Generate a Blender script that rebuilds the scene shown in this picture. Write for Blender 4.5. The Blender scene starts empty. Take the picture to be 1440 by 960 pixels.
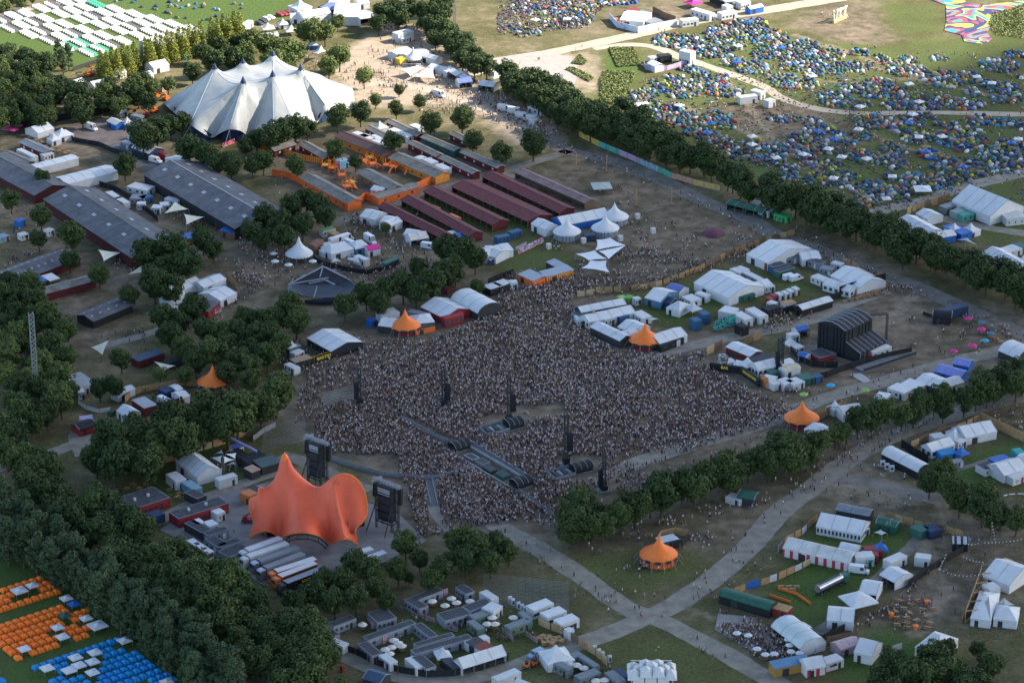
import bpy,bmesh,math,random
import numpy as np
from mathutils import Vector,Matrix
from mathutils.geometry import delaunay_2d_cdt
random.seed(7); rng=np.random.default_rng(7)
PI=math.pi; R=math.radians
C=bpy.context.scene.collection
S=bpy.context.scene

# ------------------------------------------------------------------ camera, light, exposure
F,PITCH,CAMH=4213.0,R(23.5),440.0
cam=bpy.data.cameras.new('camera'); camo=bpy.data.objects.new('camera',cam); C.objects.link(camo)
camo.location=(0,0,CAMH); camo.rotation_euler=(PI/2-PITCH,0,0)
cam.sensor_width=36; cam.lens=36*F/1440; cam.clip_start=1; cam.clip_end=9000
S.camera=camo
SUN_EL,SUN_AZ=R(34),R(10)            # direction to the sun: azimuth measured from +X towards +Y
w=bpy.data.worlds.new('World'); S.world=w; w.use_nodes=True
nt=w.node_tree; bg=nt.nodes['Background']
sky=nt.nodes.new('ShaderNodeTexSky'); sky.sky_type='NISHITA'; sky.sun_disc=False
sky.sun_elevation=SUN_EL; sky.sun_rotation=PI/2 - SUN_AZ
nt.links.new(sky.outputs[0],bg.inputs[0]); bg.inputs[1].default_value=0.12
sl=bpy.data.lights.new('sun','SUN'); sl.energy=4.2; sl.angle=R(0.5); sl.color=(1,.9,.76)
so=bpy.data.objects.new('sun',sl); C.objects.link(so)
SD=Vector((math.cos(SUN_EL)*math.cos(SUN_AZ),math.cos(SUN_EL)*math.sin(SUN_AZ),math.sin(SUN_EL)))
so.rotation_euler=SD.to_track_quat('Z','Y').to_euler()
S.view_settings.view_transform='Standard'; S.view_settings.look='None'
S.view_settings.gamma=1; S.view_settings.exposure=1.76
S.render.engine='CYCLES'
cy=S.cycles; cy.max_bounces=5; cy.diffuse_bounces=2; cy.glossy_bounces=2; cy.transparent_max_bounces=6
cy.transmission_bounces=2; cy.volume_bounces=0; cy.use_denoising=True
cy.caustics_reflective=False; cy.caustics_refractive=False; cy.sample_clamp_indirect=4

# ------------------------------------------------------------------ geometry helpers
def G(px,py,z=0.0):
 """point of the site at height z that stands at this spot of the survey photograph"""
 dx=(px-720)/F; dy=(480-py)/F
 d=(dx,math.cos(PITCH)+dy*math.sin(PITCH),-math.sin(PITCH)+dy*math.cos(PITCH))
 t=(z-CAMH)/d[2]
 return Vector((d[0]*t,d[1]*t,z))
def pxpm(px,py): return F/((G(px,py)-Vector((0,0,CAMH))).length)
def unproj(x,y,z=0):
 dz=z-CAMH; f=y*math.cos(PITCH)-dz*math.sin(PITCH); u=y*math.sin(PITCH)+dz*math.cos(PITCH)
 return 720+F*x/f,480-F*u/f
def tag(o,label=None,cat=None,group=None,kind=None):
 for k,v in (('label',label),('category',cat),('group',group),('kind',kind)):
  if v: o[k]=v
 return o
def empty(name,loc,rz=0,label=None,cat=None,group=None):
 o=bpy.data.objects.new(name,None); C.objects.link(o); o.empty_display_size=1
 o.location=loc; o.rotation_euler=(0,0,rz)
 return tag(o,label,cat,group)
class MB:
 def __init__(s): s.v=[]; s.f=[]; s.m=[]; s.mats=[]
 def mi(s,m):
  if m not in s.mats: s.mats.append(m)
  return s.mats.index(m)
 def add(s,vs,fs,m=None):
  b=len(s.v); s.v += [tuple(v) for v in vs]; i=s.mi(m)
  for f in fs: s.f.append([b+k for k in f]); s.m.append(i)
 def box(s,x0,y0,z0,x1,y1,z1,m=None):
  s.add([(x0,y0,z0),(x1,y0,z0),(x1,y1,z0),(x0,y1,z0),(x0,y0,z1),(x1,y0,z1),(x1,y1,z1),(x0,y1,z1)],
   [(0,3,2,1),(4,5,6,7),(0,1,5,4),(1,2,6,5),(2,3,7,6),(3,0,4,7)],m)
 def bar(s,a,b,w,m=None,h=None):
  a=Vector(a); b=Vector(b); d=(b-a)
  if d.length < 1e-6: return
  h=h or w
  u=d.cross(Vector((0,0,1))); 
  if u.length < 1e-5: u=Vector((1,0,0))
  u.normalize(); v=u.cross(d).normalized(); u=u*w/2; v=v*h/2
  s.add([a-u-v,a+u-v,a+u+v,a-u+v,b-u-v,b+u-v,b+u+v,b-u+v],
   [(0,3,2,1),(4,5,6,7),(0,1,5,4),(1,2,6,5),(2,3,7,6),(3,0,4,7)],m)
 def tube(s,a,b,r0,r1,n=8,m=None):
  a=Vector(a); b=Vector(b); d=(b-a).normalized()
  u=d.cross(Vector((0,0,1)))
  if u.length < 1e-4: u=Vector((1,0,0))
  u.normalize(); v=d.cross(u); vs=[]
  for p,r in ((a,r0),(b,r1)):
   for k in range(n):
    t=2*PI*k/n; vs.append(p+(u*math.cos(t)+v*math.sin(t))*r)
  s.add(vs,[(k,(k+1) % n,n+(k+1) % n,n+k) for k in range(n)]+[tuple(range(n))[::-1],tuple(range(n,2*n))],m)
 def lathe(s,prof,n=24,m=None,cx=0,cy=0,scal=0,cap=False,scr=0):
  """prof: list of (r,z); scal: scallop depth of the outermost ring"""
  vs=[]; 
  for j,(r,z) in enumerate(prof):
   for k in range(n):
    t=2*PI*k/n; e=0; rr=r
    if scal and j == 0: e=scal*abs(math.sin(t*n/4)); 
    if scr: rr=r*(1-scr*(0.5-0.5*math.cos(t*n/2))*(1-j/len(prof)))
    vs.append((cx+rr*math.cos(t),cy+rr*math.sin(t),z+e))
  fs=[]
  for j in range(len(prof)-1):
   for k in range(n):
    fs.append((j*n+k,j*n+(k+1) % n,(j+1)*n+(k+1) % n,(j+1)*n+k))
  if cap: fs.append(tuple((len(prof)-1)*n+k for k in range(n)))
  s.add(vs,fs,m)
 def prism(s,pts,z0,z1,m=None):
  n=len(pts); vs=[(p[0],p[1],z0) for p in pts]+[(p[0],p[1],z1) for p in pts]
  s.add(vs,[tuple(range(n))[::-1],tuple(range(n,2*n))]+[(k,(k+1) % n,n+(k+1) % n,n+k) for k in range(n)],m)
 def build(s,name,parent=None,smooth=False,label=None):
  me=bpy.data.meshes.new(name); me.from_pydata(s.v,[],s.f)
  for m in s.mats:
   if m: me.materials.append(m)
  if len(s.mats) > 1: me.polygons.foreach_set('material_index',s.m)
  if smooth: me.polygons.foreach_set('use_smooth',[True]*len(s.f))
  me.update(); o=bpy.data.objects.new(name,me); C.objects.link(o)
  if parent: o.parent=parent
  if label: o['label']=label
  return o
_kids={}
def copy_tree(root,loc,rz=None,label=None,sc=None,color=None,cat=None,group=None):
 r=root.copy(); C.objects.link(r); r.location=loc
 if rz is not None: r.rotation_euler=(0,0,rz)
 if sc is not None: r.scale=sc if hasattr(sc,'__len__') else (sc,sc,sc)
 tag(r,label,cat,group)
 if color is not None: r.color=color
 for ch in _kids.get(root.name,[]):
  c=ch.copy(); C.objects.link(c); c.parent=r
  if color is not None: c.color=color
  for g in _kids.get(ch.name,[]):
   d=g.copy(); C.objects.link(d); d.parent=c
   if color is not None: d.color=color
 return r
def proto(root):
 """remember a prototype's parts so that it can be copied quickly; the first use moves the prototype itself"""
 for o in bpy.data.objects:
  if o.parent is root:
   _kids.setdefault(root.name,[]).append(o)
   for q in bpy.data.objects:
    if q.parent is o: _kids.setdefault(o.name,[]).append(q)
 root['unused']=1
 return root
def place(root,loc,rz=0,label=None,sc=None,color=None,cat=None,group=None):
 if 'unused' in root:
  del root['unused']; root.location=loc; root.rotation_euler=(0,0,rz)
  if sc is not None: root.scale=sc if hasattr(sc,'__len__') else (sc,sc,sc)
  tag(root,label,cat,group)
  if color is not None:
   root.color=color
   for ch in _kids.get(root.name,[]): ch.color=color
  return root
 return copy_tree(root,loc,rz,label,sc,color,cat,group)

# ------------------------------------------------------------------ materials
_mats={}
def mat(name,col,rough=.7,var=.12,scale=.6,bump=0,metal=0,stripes=None,spec=.35):
 if name in _mats: return _mats[name]
 m=bpy.data.materials.new(name); m.use_nodes=True; t=m.node_tree; b=t.nodes['Principled BSDF']
 b.inputs['Roughness'].default_value=rough; b.inputs['Metallic'].default_value=metal
 b.inputs['Specular IOR Level'].default_value=spec
 tc=t.nodes.new('ShaderNodeTexCoord'); n=t.nodes.new('ShaderNodeTexNoise'); n.inputs['Scale'].default_value=scale
 n.inputs['Detail'].default_value=5; n.inputs['Roughness'].default_value=.65
 t.links.new(tc.outputs['Object'],n.inputs['Vector'])
 r=t.nodes.new('ShaderNodeValToRGB'); t.links.new(n.outputs['Fac'],r.inputs[0])
 r.color_ramp.elements[0].position=.3; r.color_ramp.elements[1].position=.7
 r.color_ramp.elements[0].color=[max(0,c*(1-var*1.6)) for c in col]+[1]
 r.color_ramp.elements[1].color=[min(1,c*(1+var)) for c in col]+[1]
 out=r.outputs[0]
 if stripes:   # (axis, scale, other colour, width): real painted bands or sheet seams
  ax,sc,c2,wd=stripes
  sp=t.nodes.new('ShaderNodeSeparateXYZ'); t.links.new(tc.outputs['Object'],sp.inputs[0])
  mm=t.nodes.new('ShaderNodeMath'); mm.operation='MULTIPLY'; mm.inputs[1].default_value=sc
  t.links.new(sp.outputs[ax],mm.inputs[0])
  fr=t.nodes.new('ShaderNodeMath'); fr.operation='FRACT'; t.links.new(mm.outputs[0],fr.inputs[0])
  lt=t.nodes.new('ShaderNodeMath'); lt.operation='LESS_THAN'; lt.inputs[1].default_value=wd; t.links.new(fr.outputs[0],lt.inputs[0])
  mx=t.nodes.new('ShaderNodeMixRGB'); mx.inputs[2].default_value=list(c2)+[1]
  t.links.new(lt.outputs[0],mx.inputs[0]); t.links.new(out,mx.inputs[1]); out=mx.outputs[0]
 t.links.new(out,b.inputs['Base Color'])
 if bump:
  bp=t.nodes.new('ShaderNodeBump'); bp.inputs['Distance'].default_value=bump; t.links.new(n.outputs['Fac'],bp.inputs['Height'])
  t.links.new(bp.outputs[0],b.inputs['Normal'])
 _mats[name]=m; return m
def objmat(name,rough=.7,mul=1.0,var=.1):
 """colour comes from the object's own colour, so that copies can share one mesh"""
 if name in _mats: return _mats[name]
 m=bpy.data.materials.new(name); m.use_nodes=True; t=m.node_tree; b=t.nodes['Principled BSDF']
 b.inputs['Roughness'].default_value=rough; b.inputs['Specular IOR Level'].default_value=.3
 oi=t.nodes.new('ShaderNodeObjectInfo'); n=t.nodes.new('ShaderNodeTexNoise'); n.inputs['Scale'].default_value=1.5
 tc=t.nodes.new('ShaderNodeTexCoord'); t.links.new(tc.outputs['Object'],n.inputs['Vector'])
 mr=t.nodes.new('ShaderNodeMapRange'); mr.inputs[1].default_value=.3; mr.inputs[2].default_value=.7
 mr.inputs[3].default_value=mul*(1-var); mr.inputs[4].default_value=mul*(1+var); t.links.new(n.outputs['Fac'],mr.inputs[0])
 vm=t.nodes.new('ShaderNodeVectorMath'); vm.operation='SCALE'; t.links.new(oi.outputs['Color'],vm.inputs[0]); t.links.new(mr.outputs[0],vm.inputs['Scale'])
 t.links.new(vm.outputs[0],b.inputs['Base Color']); _mats[name]=m; return m
def attrmat(name,attr='col',rough=.8):
 if name in _mats: return _mats[name]
 m=bpy.data.materials.new(name); m.use_nodes=True; t=m.node_tree; b=t.nodes['Principled BSDF']
 b.inputs['Roughness'].default_value=rough; b.inputs['Specular IOR Level'].default_value=.25
 a=t.nodes.new('ShaderNodeAttribute'); a.attribute_name=attr; t.links.new(a.outputs['Color'],b.inputs['Base Color'])
 _mats[name]=m; return m
W=mat('white_pvc',(.6,.61,.62),.5,.07,.35)
W2=mat('pale_grey_pvc',(.5,.52,.54),.5,.1,.35)
CREAM=mat('cream_canvas',(.68,.65,.5),.8,.08,.4)
WALLW=mat('white_wall_sheet',(.6,.61,.62),.6,.1,.4)
SEAM=mat('seam_grey',(.33,.34,.36),.6)
GLASS=mat('window_plastic',(.06,.07,.08),.25,.2,1.0,spec=.6)
DARK=mat('charcoal',(.035,.038,.042),.6,.2)
BLACK=mat('black_cloth',(.014,.016,.02),.75,.3,.5)
NAVY=mat('navy_sheet',(.02,.04,.1),.6,.2)
BLUE=mat('blue_sheet',(.02,.12,.42),.5,.15,.5)
TEAL=mat('teal_paint',(.02,.3,.3),.6,.15)
GREEN=mat('green_sheet',(.02,.1,.065),.6,.2)
LGREEN=mat('lime_sheet',(.3,.5,.08),.6,.15)
ORANGE=mat('orange_canvas',(.86,.2,.035),.6,.08,.5)
STAGEOR=mat('stage_canvas',(.76,.12,.055),.5,.1,.12,stripes=(0,.25,(.69,.105,.048),.04))
ORW=mat('orange_wall',(.75,.15,.03),.7,.15,.8)
ORS=mat('orange_slats',(.75,.27,.04),.7,.15,.8,stripes=(0,1.1,(.12,.05,.02),.22))
RED=mat('red_paint',(.26,.025,.03),.6,.15,.8)
REDROOF=mat('dark_red_roofing',(.14,.038,.042),.8,.2,.5,stripes=(0,.33,(.1,.03,.034),.1))
DRED=mat('dark_red_boards',(.12,.02,.022),.8,.2,.8)
PINK=mat('pink_sheet',(.75,.1,.3),.6,.1)
MAG=mat('magenta_sheet',(.62,.03,.24),.6,.1)
YEL=mat('yellow_sheet',(.75,.5,.05),.6,.1)
GREYROOF=mat('grey_cement_roofing',(.22,.205,.18),.9,.3,.25,stripes=(0,.8,(.16,.15,.14),.12))
SLATE=mat('slate_roofing',(.11,.115,.13),.8,.28,.2,stripes=(0,.25,(.08,.083,.09),.06))
SKYL=mat('rooflight',(.36,.38,.4),.4,.15)
FLAT=mat('flat_bitumen_roof',(.06,.065,.075),.85,.3,.7)
CABIN=mat('cabin_grey',(.27,.29,.32),.6,.15,.8,stripes=(0,1.6,(.2,.22,.25),.3))
CONTW=mat('container_white',(.55,.56,.56),.5,.1,.6,stripes=(0,2.2,(.5,.51,.52),.25))
CONTG=mat('container_grey',(.22,.24,.27),.6,.15,.6,stripes=(0,2.2,(.17,.18,.2),.3))
CONTB=mat('container_blue',(.03,.1,.2),.6,.15,.6,stripes=(0,2.2,(.02,.07,.15),.3))
CONTGR=mat('container_green',(.035,.13,.1),.6,.15,.6,stripes=(0,2.2,(.025,.09,.07),.3))
CONTR=mat('container_red',(.3,.04,.04),.6,.15,.6,stripes=(0,2.2,(.2,.025,.025),.3))
CONTO=mat('container_orange',(.6,.2,.06),.6,.15,.6,stripes=(0,2.2,(.45,.14,.04),.3))
WOOD=mat('raw_plywood',(.4,.25,.12),.8,.2,.6,stripes=(0,.83,(.26,.15,.07),.07))
WOODD=mat('weathered_wood',(.2,.13,.08),.85,.25,.9)
DECK=mat('deck_grey',(.16,.165,.17),.7,.2)
STEEL=mat('galvanised_steel',(.36,.38,.4),.4,.15,metal=.6)
RUB=mat('tyre_rubber',(.02,.02,.02),.8)
SILV=mat('silver_paint',(.35,.37,.42),.3,.05,metal=.7)
COLS=dict(W=W,W2=W2,CREAM=CREAM,DARK=DARK,BLACK=BLACK,NAVY=NAVY,BLUE=BLUE,TEAL=TEAL,GREEN=GREEN,RED=RED,PINK=PINK,YEL=YEL)
# ------------------------------------------------------------------ builders for tents, cabins, barns, fences, vehicles
def frame(e,w,he):
 """e: two ends of one eave as seen in the survey photograph, w: depth in metres or a third eave corner"""
 a=G(e[0],e[1],he); b=G(e[2],e[3],he); a.z=b.z=0
 d=(b-a); L=d.length; u=d/L; n=Vector((-u.y,u.x,0))
 if isinstance(w,(tuple,list)):
  c=G(w[0],w[1],he); c.z=0; D=(c-a).dot(n); 
  if D < 0: D=-D; n=-n
 else:
  D=abs(w)
  if n.y < 0: n=-n
  if w < 0: n=-n
 if u.x*n.y-u.y*n.x < 0: u=-u
 return (a+b)/2+n*D/2,math.atan2(u.y,u.x),L,D
_wm={}
def window(t,x,y,z,wd,ht,face='y',name='window',m=None,th=.06):
 m=m or GLASS; k=(round(wd,1),round(ht,1),face,m.name,name)
 if k not in _wm:
  b=MB()
  if face == 'y': b.box(-wd/2,-th/2,0,wd/2,th/2,ht,m)
  else: b.box(-th/2,-wd/2,0,th/2,wd/2,ht,m)
  o=b.build(name); _wm[k]=o.data
 else:
  o=bpy.data.objects.new(name,_wm[k]); C.objects.link(o)
 o.parent=t; o.location=(x,y,z); return o
def marquee(label,e,w,he=2.8,rise=None,cross=False,rm=None,wm=None,win=0,name='marquee',cat='marquee',open_front=False,bay=5,group=None,hip=0,seam=True,flat=False,arch=False):
 loc,rz,L,D=frame(e,w,he); rm=rm or W; wm=wm or WALLW
 t=empty(name,loc,rz,label,cat,group)
 X,Y=L/2,D/2; rise=rise if rise is not None else (min(L,D) if not cross else L)*.22
 o=.12; b=MB()
 if flat:
  b.add([(-X-o,-Y-o,he),(X+o,-Y-o,he),(X+o,Y+o,he+rise),(-X-o,Y+o,he+rise)],[(0,1,2,3)],rm)
  b.add([(-X-o,-Y-o,he-.25),(X+o,-Y-o,he-.25),(X+o,-Y-o,he-.003),(-X-o,-Y-o,he-.003)],[(0,1,2,3)],rm)
  rib=None
 else:
  n=10 if arch else 2
  def prof(q):   # q from -1 to 1 across the span -> height above the eave
   return rise*(math.sqrt(max(0,1-q*q*.96))-.2)/.8 if arch else rise*(1-abs(q))
  qs=[-1+2*k/n for k in range(n+1)]
  if cross: pts=lambda s: [(q*(X+o),s*(Y+o),he+prof(q)) for q in qs]
  else: pts=lambda s: [(s*(X+o),q*(Y+o),he+prof(q)) for q in qs]
  if hip and not cross:
   vs=[(-X-o,-Y-o,he),(X+o,-Y-o,he),(X+o,Y+o,he),(-X-o,Y+o,he),(-X+hip,0,he+rise),(X-hip,0,he+rise)]
   b.add(vs,[(0,1,5,4),(1,2,5),(2,3,4,5),(3,0,4)],rm)
  else:
   p0,p1=pts(-1),pts(1)
   b.add(p0+p1,[(k,k+1,n+2+k,n+1+k) for k in range(n)],rm)
  for sy in ((-1,1) if not cross else ()):      # valance
   b.add([(-X-o,sy*(Y+o),he-.3),(X+o,sy*(Y+o),he-.3),(X+o,sy*(Y+o),he-.003),(-X-o,sy*(Y+o),he-.003)],[(0,1,2,3)],rm)
  span=D if cross else L; nb=max(1,round(span/bay))
  if seam and not hip:
   for k in range(nb+1):
    s=-1+2*k/nb; pp=pts(s)
    for a_,b_ in zip(pp[:-1],pp[1:]):
     b.bar(Vector(a_)+Vector((0,0,.02)),Vector(b_)+Vector((0,0,.02)),.16,SEAM,.09)
 b.build('roof',t)
 b=MB()
 walls=[((-X,-Y),(X,-Y),'f'),((X,-Y),(X,Y),'r'),((X,Y),(-X,Y),'k'),((-X,Y),(-X,-Y),'l')]
 for p,q,nm in walls:
  if open_front and nm == 'f': continue
  b.add([(p[0],p[1],0),(q[0],q[1],0),(q[0],q[1],he-.02),(p[0],p[1],he-.02)],[(0,1,2,3)],wm)
 b.build('wall',t)
 if not hip and not flat:
  for s in (-1,1):
   b=MB()
   if cross: ps=[(q*X,s*Y,he-.02+prof(q)*.98) for q in qs]
   else: ps=[(s*X,q*Y,he-.02+prof(q)*.98) for q in qs]
   b.add(ps,[tuple(range(len(ps)))],wm); b.build('gable',t)
 if open_front:
  nb=max(1,round(L/4))
  for k in range(nb+1):
   window(t,-X+L*k/nb*.998+.05,-Y,0,.14,he-.05,name='pole',m=STEEL,th=.14)
  b=MB(); b.box(-X+.4,-Y+.8,0,X-.4,-Y+1.4,1.05,DARK); b.build('counter',t)
 elif win:
  for k in range(win):
   x=-X+L*(k+.5)/win
   window(t,x,-Y-.02,he*.3,L/win*.55,he*.45)
  for sx in (-1,1):
   for k in range(max(1,round(D/ (L/win)))):
    nn=max(1,round(D/(L/win)))
    window(t,sx*(X+.02),-Y+D*(k+.5)/nn,he*.3,D/nn*.5,he*.45,'x')
 else:
  window(t,-X*.4,-Y-.02,0,min(2.2,L*.2),he*.75,name='doorway',m=DARK)
 return t
def container(label,e,w=2.5,h=2.6,m=None,name='container',cat='container',win=2,door=True,roof=None,group=None,z=0,wheels=False):
 loc,rz,L,D=frame(e,w,h+z); loc.z=z
 t=empty(name,loc,rz,label,cat,group); X,Y=L/2,D/2; m=m or CONTW
 b=MB(); zb=.5 if wheels else .05; b.box(-X,-Y,zb,X,Y,h-.1,m)
 for x in (-X,X-.15):
  for y in (-Y,Y-.15): b.box(x-.02,y-.02,zb,x+.17,y+.17,h-.03,m)
 b.build('body',t)
 b=MB(); b.box(-X-.04,-Y-.04,h-.1,X+.04,Y+.04,h,CONTG if roof is FLAT else (roof or m)); 
 b.box(-X+.25,-Y+.25,h,X-.25,Y-.25,h+.03,roof or m); b.build('roof',t)
 if door:
  q=window(t,X*.55,-Y-.03,zb+.05,.95,2.0,name='door',m=DARK if m is not CONTG else WALLW); window(q,.3,-.06,.95,.18,.08,name='handle',m=STEEL)
 if name == 'wooden_house':
  q=[c for c in t.children if c.name.startswith('roof')][0]
  for x in (-X*.4,X*.3): b=MB(); b.box(x-.4,-.4,h+.03,x+.4,.4,h+.9,W2); b.build('chimney',q)
 for k in range(win): window(t,-X+L*.7*(k+.5)/win,-Y-.03,1.0+zb*.5,min(1.1,L*.12),.9)
 if door and D > 3: window(t,X+.03,0,.05,.95,2.0,'x',name='door',m=DARK)
 if wheels:
  for x in (-X*.6,-X*.42,X*.65):
   for y in (-Y+.05,Y-.25):
    b=MB(); b.tube((0,0,0),(0,.28,0),.48,.48,12,RUB); q=b.build('wheel',t); q.location=(x,y,.48)
 return t
def barn(label,e,w,he=3.2,rise=1.6,rm=None,wm=None,lights=0,name='barn',cat='barn',openside=True,posts=6,ridge_c=None,group=None,wings=False):
 loc,rz,L,D=frame(e,w,he); t=empty(name,loc,rz,label,cat,group); X,Y=L/2,D/2
 rm=rm or GREYROOF; wm=wm or DRED
 b=MB(); th=.12
 for s in (-1,1):
  b.add([(-X,s*Y,he),(X,s*Y,he),(X,0,he+rise),(-X,0,he+rise),(-X,s*Y,he-th),(X,s*Y,he-th),(X,0,he+rise-th),(-X,0,he+rise-th)],
   [(0,1,2,3),(7,6,5,4),(0,4,5,1),(1,5,6,2),(3,7,4,0)],rm)
 b.box(-X,-.18,he+rise+.004,X,.18,he+rise+.1,ridge_c or rm)
 r=b.build('roof',t)
 sl_=math.atan2(rise,Y)
 for k in range(lights):
  for s in (-1,1):
   x=-X+L*(k+.5)/lights; b=MB(); b.box(-L/lights*.1,-D*.03,0,L/lights*.1,D*.03,.1,SKYL)
   q=b.build('rooflight',t); q.location=(x,s*Y*.42,he+rise*.58+.03); q.rotation_euler=(-s*sl_,0,0)
 b=MB(); ix,iy=X-.6,Y-.6
 for s in (-1,1):
  b.add([(s*ix,-iy,0),(s*ix,iy,0),(s*ix,iy,he-th+.3),(s*ix,0,he+rise-th-.08),(s*ix,-iy,he-th+.3)],[(0,1,2,3,4)],wm)
 if openside: b.box(-ix,-.1,0,ix,.1,he+rise-.5,wm)
 else:
  b.box(-ix,-iy,0,ix,-iy+.15,he-.05,wm); b.box(-ix,iy-.15,0,ix,iy,he-.05,wm)
 b.build('wall',t)
 if openside:
  for k in range(posts+1):
   window(t,-ix+2*ix*k/posts,-iy,0,.2,he-.05,name='post',m=WOODD,th=.2)
 else:
  for k in range(max(2,int(L/6))):
   n_=max(2,int(L/6)); window(t,-ix+2*ix*(k+.5)/n_,-iy-.03,1.1,1.0,.9,m=WALLW if wm is DRED or wm is RED else GLASS)
 return t
def pagoda(label,px,py,size=5,he=2.5,peak=2.6,m=None,rz=.6,walls=False,name='pagoda_tent',cat='tent',wm=None,group=None,valance=None):
 loc=G(px,py,he); loc.z=0; t=empty(name,loc,rz,label,cat,group); m=m or W
 r=size/math.sqrt(2); b=MB(); n=4; vs=[]
 prof=[(1,0),(.72,.13),(.48,.3),(.28,.52),(.12,.8),(.03,1.0)]
 for q,z in prof:
  for k in range(4):
   a=PI/4+k*PI/2; vs.append((q*r*math.cos(a),q*r*math.sin(a),he+z*peak))
 b.add(vs,[(j*4+k,j*4+(k+1) % 4,(j+1)*4+(k+1) % 4,(j+1)*4+k) for j in range(5) for k in range(4)],m)
 for k in range(4):
  a=PI/4+k*PI/2; c=a+PI/2; p=(r*math.cos(a),r*math.sin(a)); q=(r*math.cos(c),r*math.sin(c))
  b.add([(p[0],p[1],he-.35),(q[0],q[1],he-.35),(q[0],q[1],he-.003),(p[0],p[1],he-.003)],[(0,1,2,3)],valance or m)
 b.build('canopy',t)
 h2=size/2-.08
 for sx in (-1,1):
  for sy in (-1,1): window(t,sx*h2,sy*h2,0,.1,he-.05,name='leg',m=STEEL,th=.1)
 if walls:
  b=MB(); h2 -= .02
  for p,q in (((-h2,-h2),(h2,-h2)),((h2,-h2),(h2,h2)),((h2,h2),(-h2,h2)),((-h2,h2),(-h2,-h2))):
   b.add([(p[0],p[1],0),(q[0],q[1],0),(q[0],q[1],he-.1),(p[0],p[1],he-.1)],[(0,1,2,3)],wm or WALLW)
  b.build('wall',t); window(t,-size*.2,-h2-.06,0,1.2,2.0,name='doorway',m=DARK)
 return t
def bartent(label,px,py,rad=6.2,m=None,he=2.6,peak=6.0,name='bar_tent',cat='bar tent',skirt=None,group=None,poles=12,count=True):
 """round tent with a tall concave spire over a ring-shaped counter"""
 loc=G(px,py,0); t=empty(name,loc,.2,label,cat,group); m=m or ORANGE; b=MB()
 prof=[(1.0,0),(.9,.08),(.76,.18),(.61,.275),(.47,.37),(.34,.48),(.23,.6),(.15,.74),(.1,.87),(.075,.95),(.05,1.0)]
 b.lathe([(r*rad,he+z*peak) for r,z in prof],48,m,scal=-.45,scr=.05,cap=True); b.build('canopy',t,True)
 b=MB(); b.lathe([(.28,he+peak-.3),(.33,he+peak+.1),(.12,he+peak+.5),(.05,he+peak+.9)],10,m,cap=True); b.build('spire_cap',t)
 for k in range(poles):
  a=2*PI*k/poles; window(t,(rad-.25)*math.cos(a),(rad-.25)*math.sin(a),0,.13,he+.05,name='pole',m=STEEL,th=.13)
 if skirt:
  b=MB(); n=24
  for k in range(n):
   a,c=2*PI*(k+.08)/n,2*PI*(k+.92)/n; r=rad-.6
   b.add([(r*math.cos(a),r*math.sin(a),0),(r*math.cos(c),r*math.sin(c),0),(r*math.cos(c),r*math.sin(c),he-.5),(r*math.cos(a),r*math.sin(a),he-.5)],[(0,1,2,3)],skirt)
  b.build('wall',t)
 if count:
  b=MB(); b.lathe([(rad-1.5,.0),(rad-1.5,1.05),(rad-2.2,1.08),(rad-2.2,0)],32,RED if m is ORANGE else DARK); b.build('counter',t)
  if m is ORANGE:
   for k in range(4):
    a=-PI/2+(k-1.5)*.55; q=MB(); q.box(-.9,-.06,-.5,.9,.06,.5,DARK); s_=q.build('menu_board',t)
    s_.location=((rad+.05)*math.cos(a),(rad+.05)*math.sin(a),he-.35); s_.rotation_euler=(0,0,a+PI/2)
 b=MB()
 for k in range(poles):
  a=2*PI*k/poles; b.bar((rad*math.cos(a),rad*math.sin(a),he),((rad+1.9)*math.cos(a),(rad+1.9)*math.sin(a),0),.05,W2)
 b.build('guy_rope',t)
 return t
def sail(label,pts,m=None,name='sail_canopy',cat='sail canopy',curve=.16,group=None):
 """pts: list of (px, py, height) corners of a stretched membrane"""
 P=[G(x,y,z) for x,y,z in pts]; c=sum(P,Vector())/len(P); base=Vector((c.x,c.y,0))
 t=empty(name,base,0,label,cat,group); n=len(P); ring=[]; seg=8
 for k in range(n):
  a,b_=P[k],P[(k+1) % n]; mid=(a+b_)/2
  for j in range(seg):
   s=j/seg; p=a.lerp(b_,s); q=4*s*(1-s)*curve; ring.append(p.lerp(c,q))
 vs=[]; K=5; N=len(ring)
 for j in range(K):
  f=j/K
  for p in ring: vs.append(p.lerp(c,f)-base)
 vs.append(c-base); fs=[]
 for j in range(K-1):
  for k in range(N): fs.append((j*N+k,j*N+(k+1) % N,(j+1)*N+(k+1) % N,(j+1)*N+k))
 fs += [((K-1)*N+k,(K-1)*N+(k+1) % N,K*N) for k in range(N)]
 b=MB(); b.add(vs,fs,m or CREAM); b.build('membrane',t,True)
 for p in P:
  b=MB(); q=p-base; out=Vector((q.x,q.y,0)).normalized()*.6; b.tube((q.x+out.x,q.y+out.y,0),q,.09,.07,6,STEEL); b.build('pole',t)
 return t
def fence(label,pts,h=2.4,m=None,name='board_fence',cat='fence',th=.08,step=5.0,group=None,post=None,rail=False):
 P=[G(x,y) for x,y in pts]; t=empty(name,P[0],0,label,cat,group); o=P[0]; m=m or WOOD
 i=0; npost=0
 for a,b_ in zip(P[:-1],P[1:]):
  d=b_-a; L=d.length; n=max(1,int(L/step)); rz=math.atan2(d.y,d.x)
  mb=MB(); mb.box(0,-th/2,.03,L,th/2,h,m)
  if rail: mb.box(0,-th/2-.04,h-.1,L,th/2+.04,h-.02,post or m)
  q=mb.build('panel',t); q.location=a-o; q.rotation_euler=(0,0,rz)
  for k in range(n):
   if npost > 90: break
   npost += 1; p=a-o+d*(k/n); q=window(t,p.x,p.y,0,.14,h+.15,name='post',m=post or WOODD,th=.14)
 return t
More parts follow.
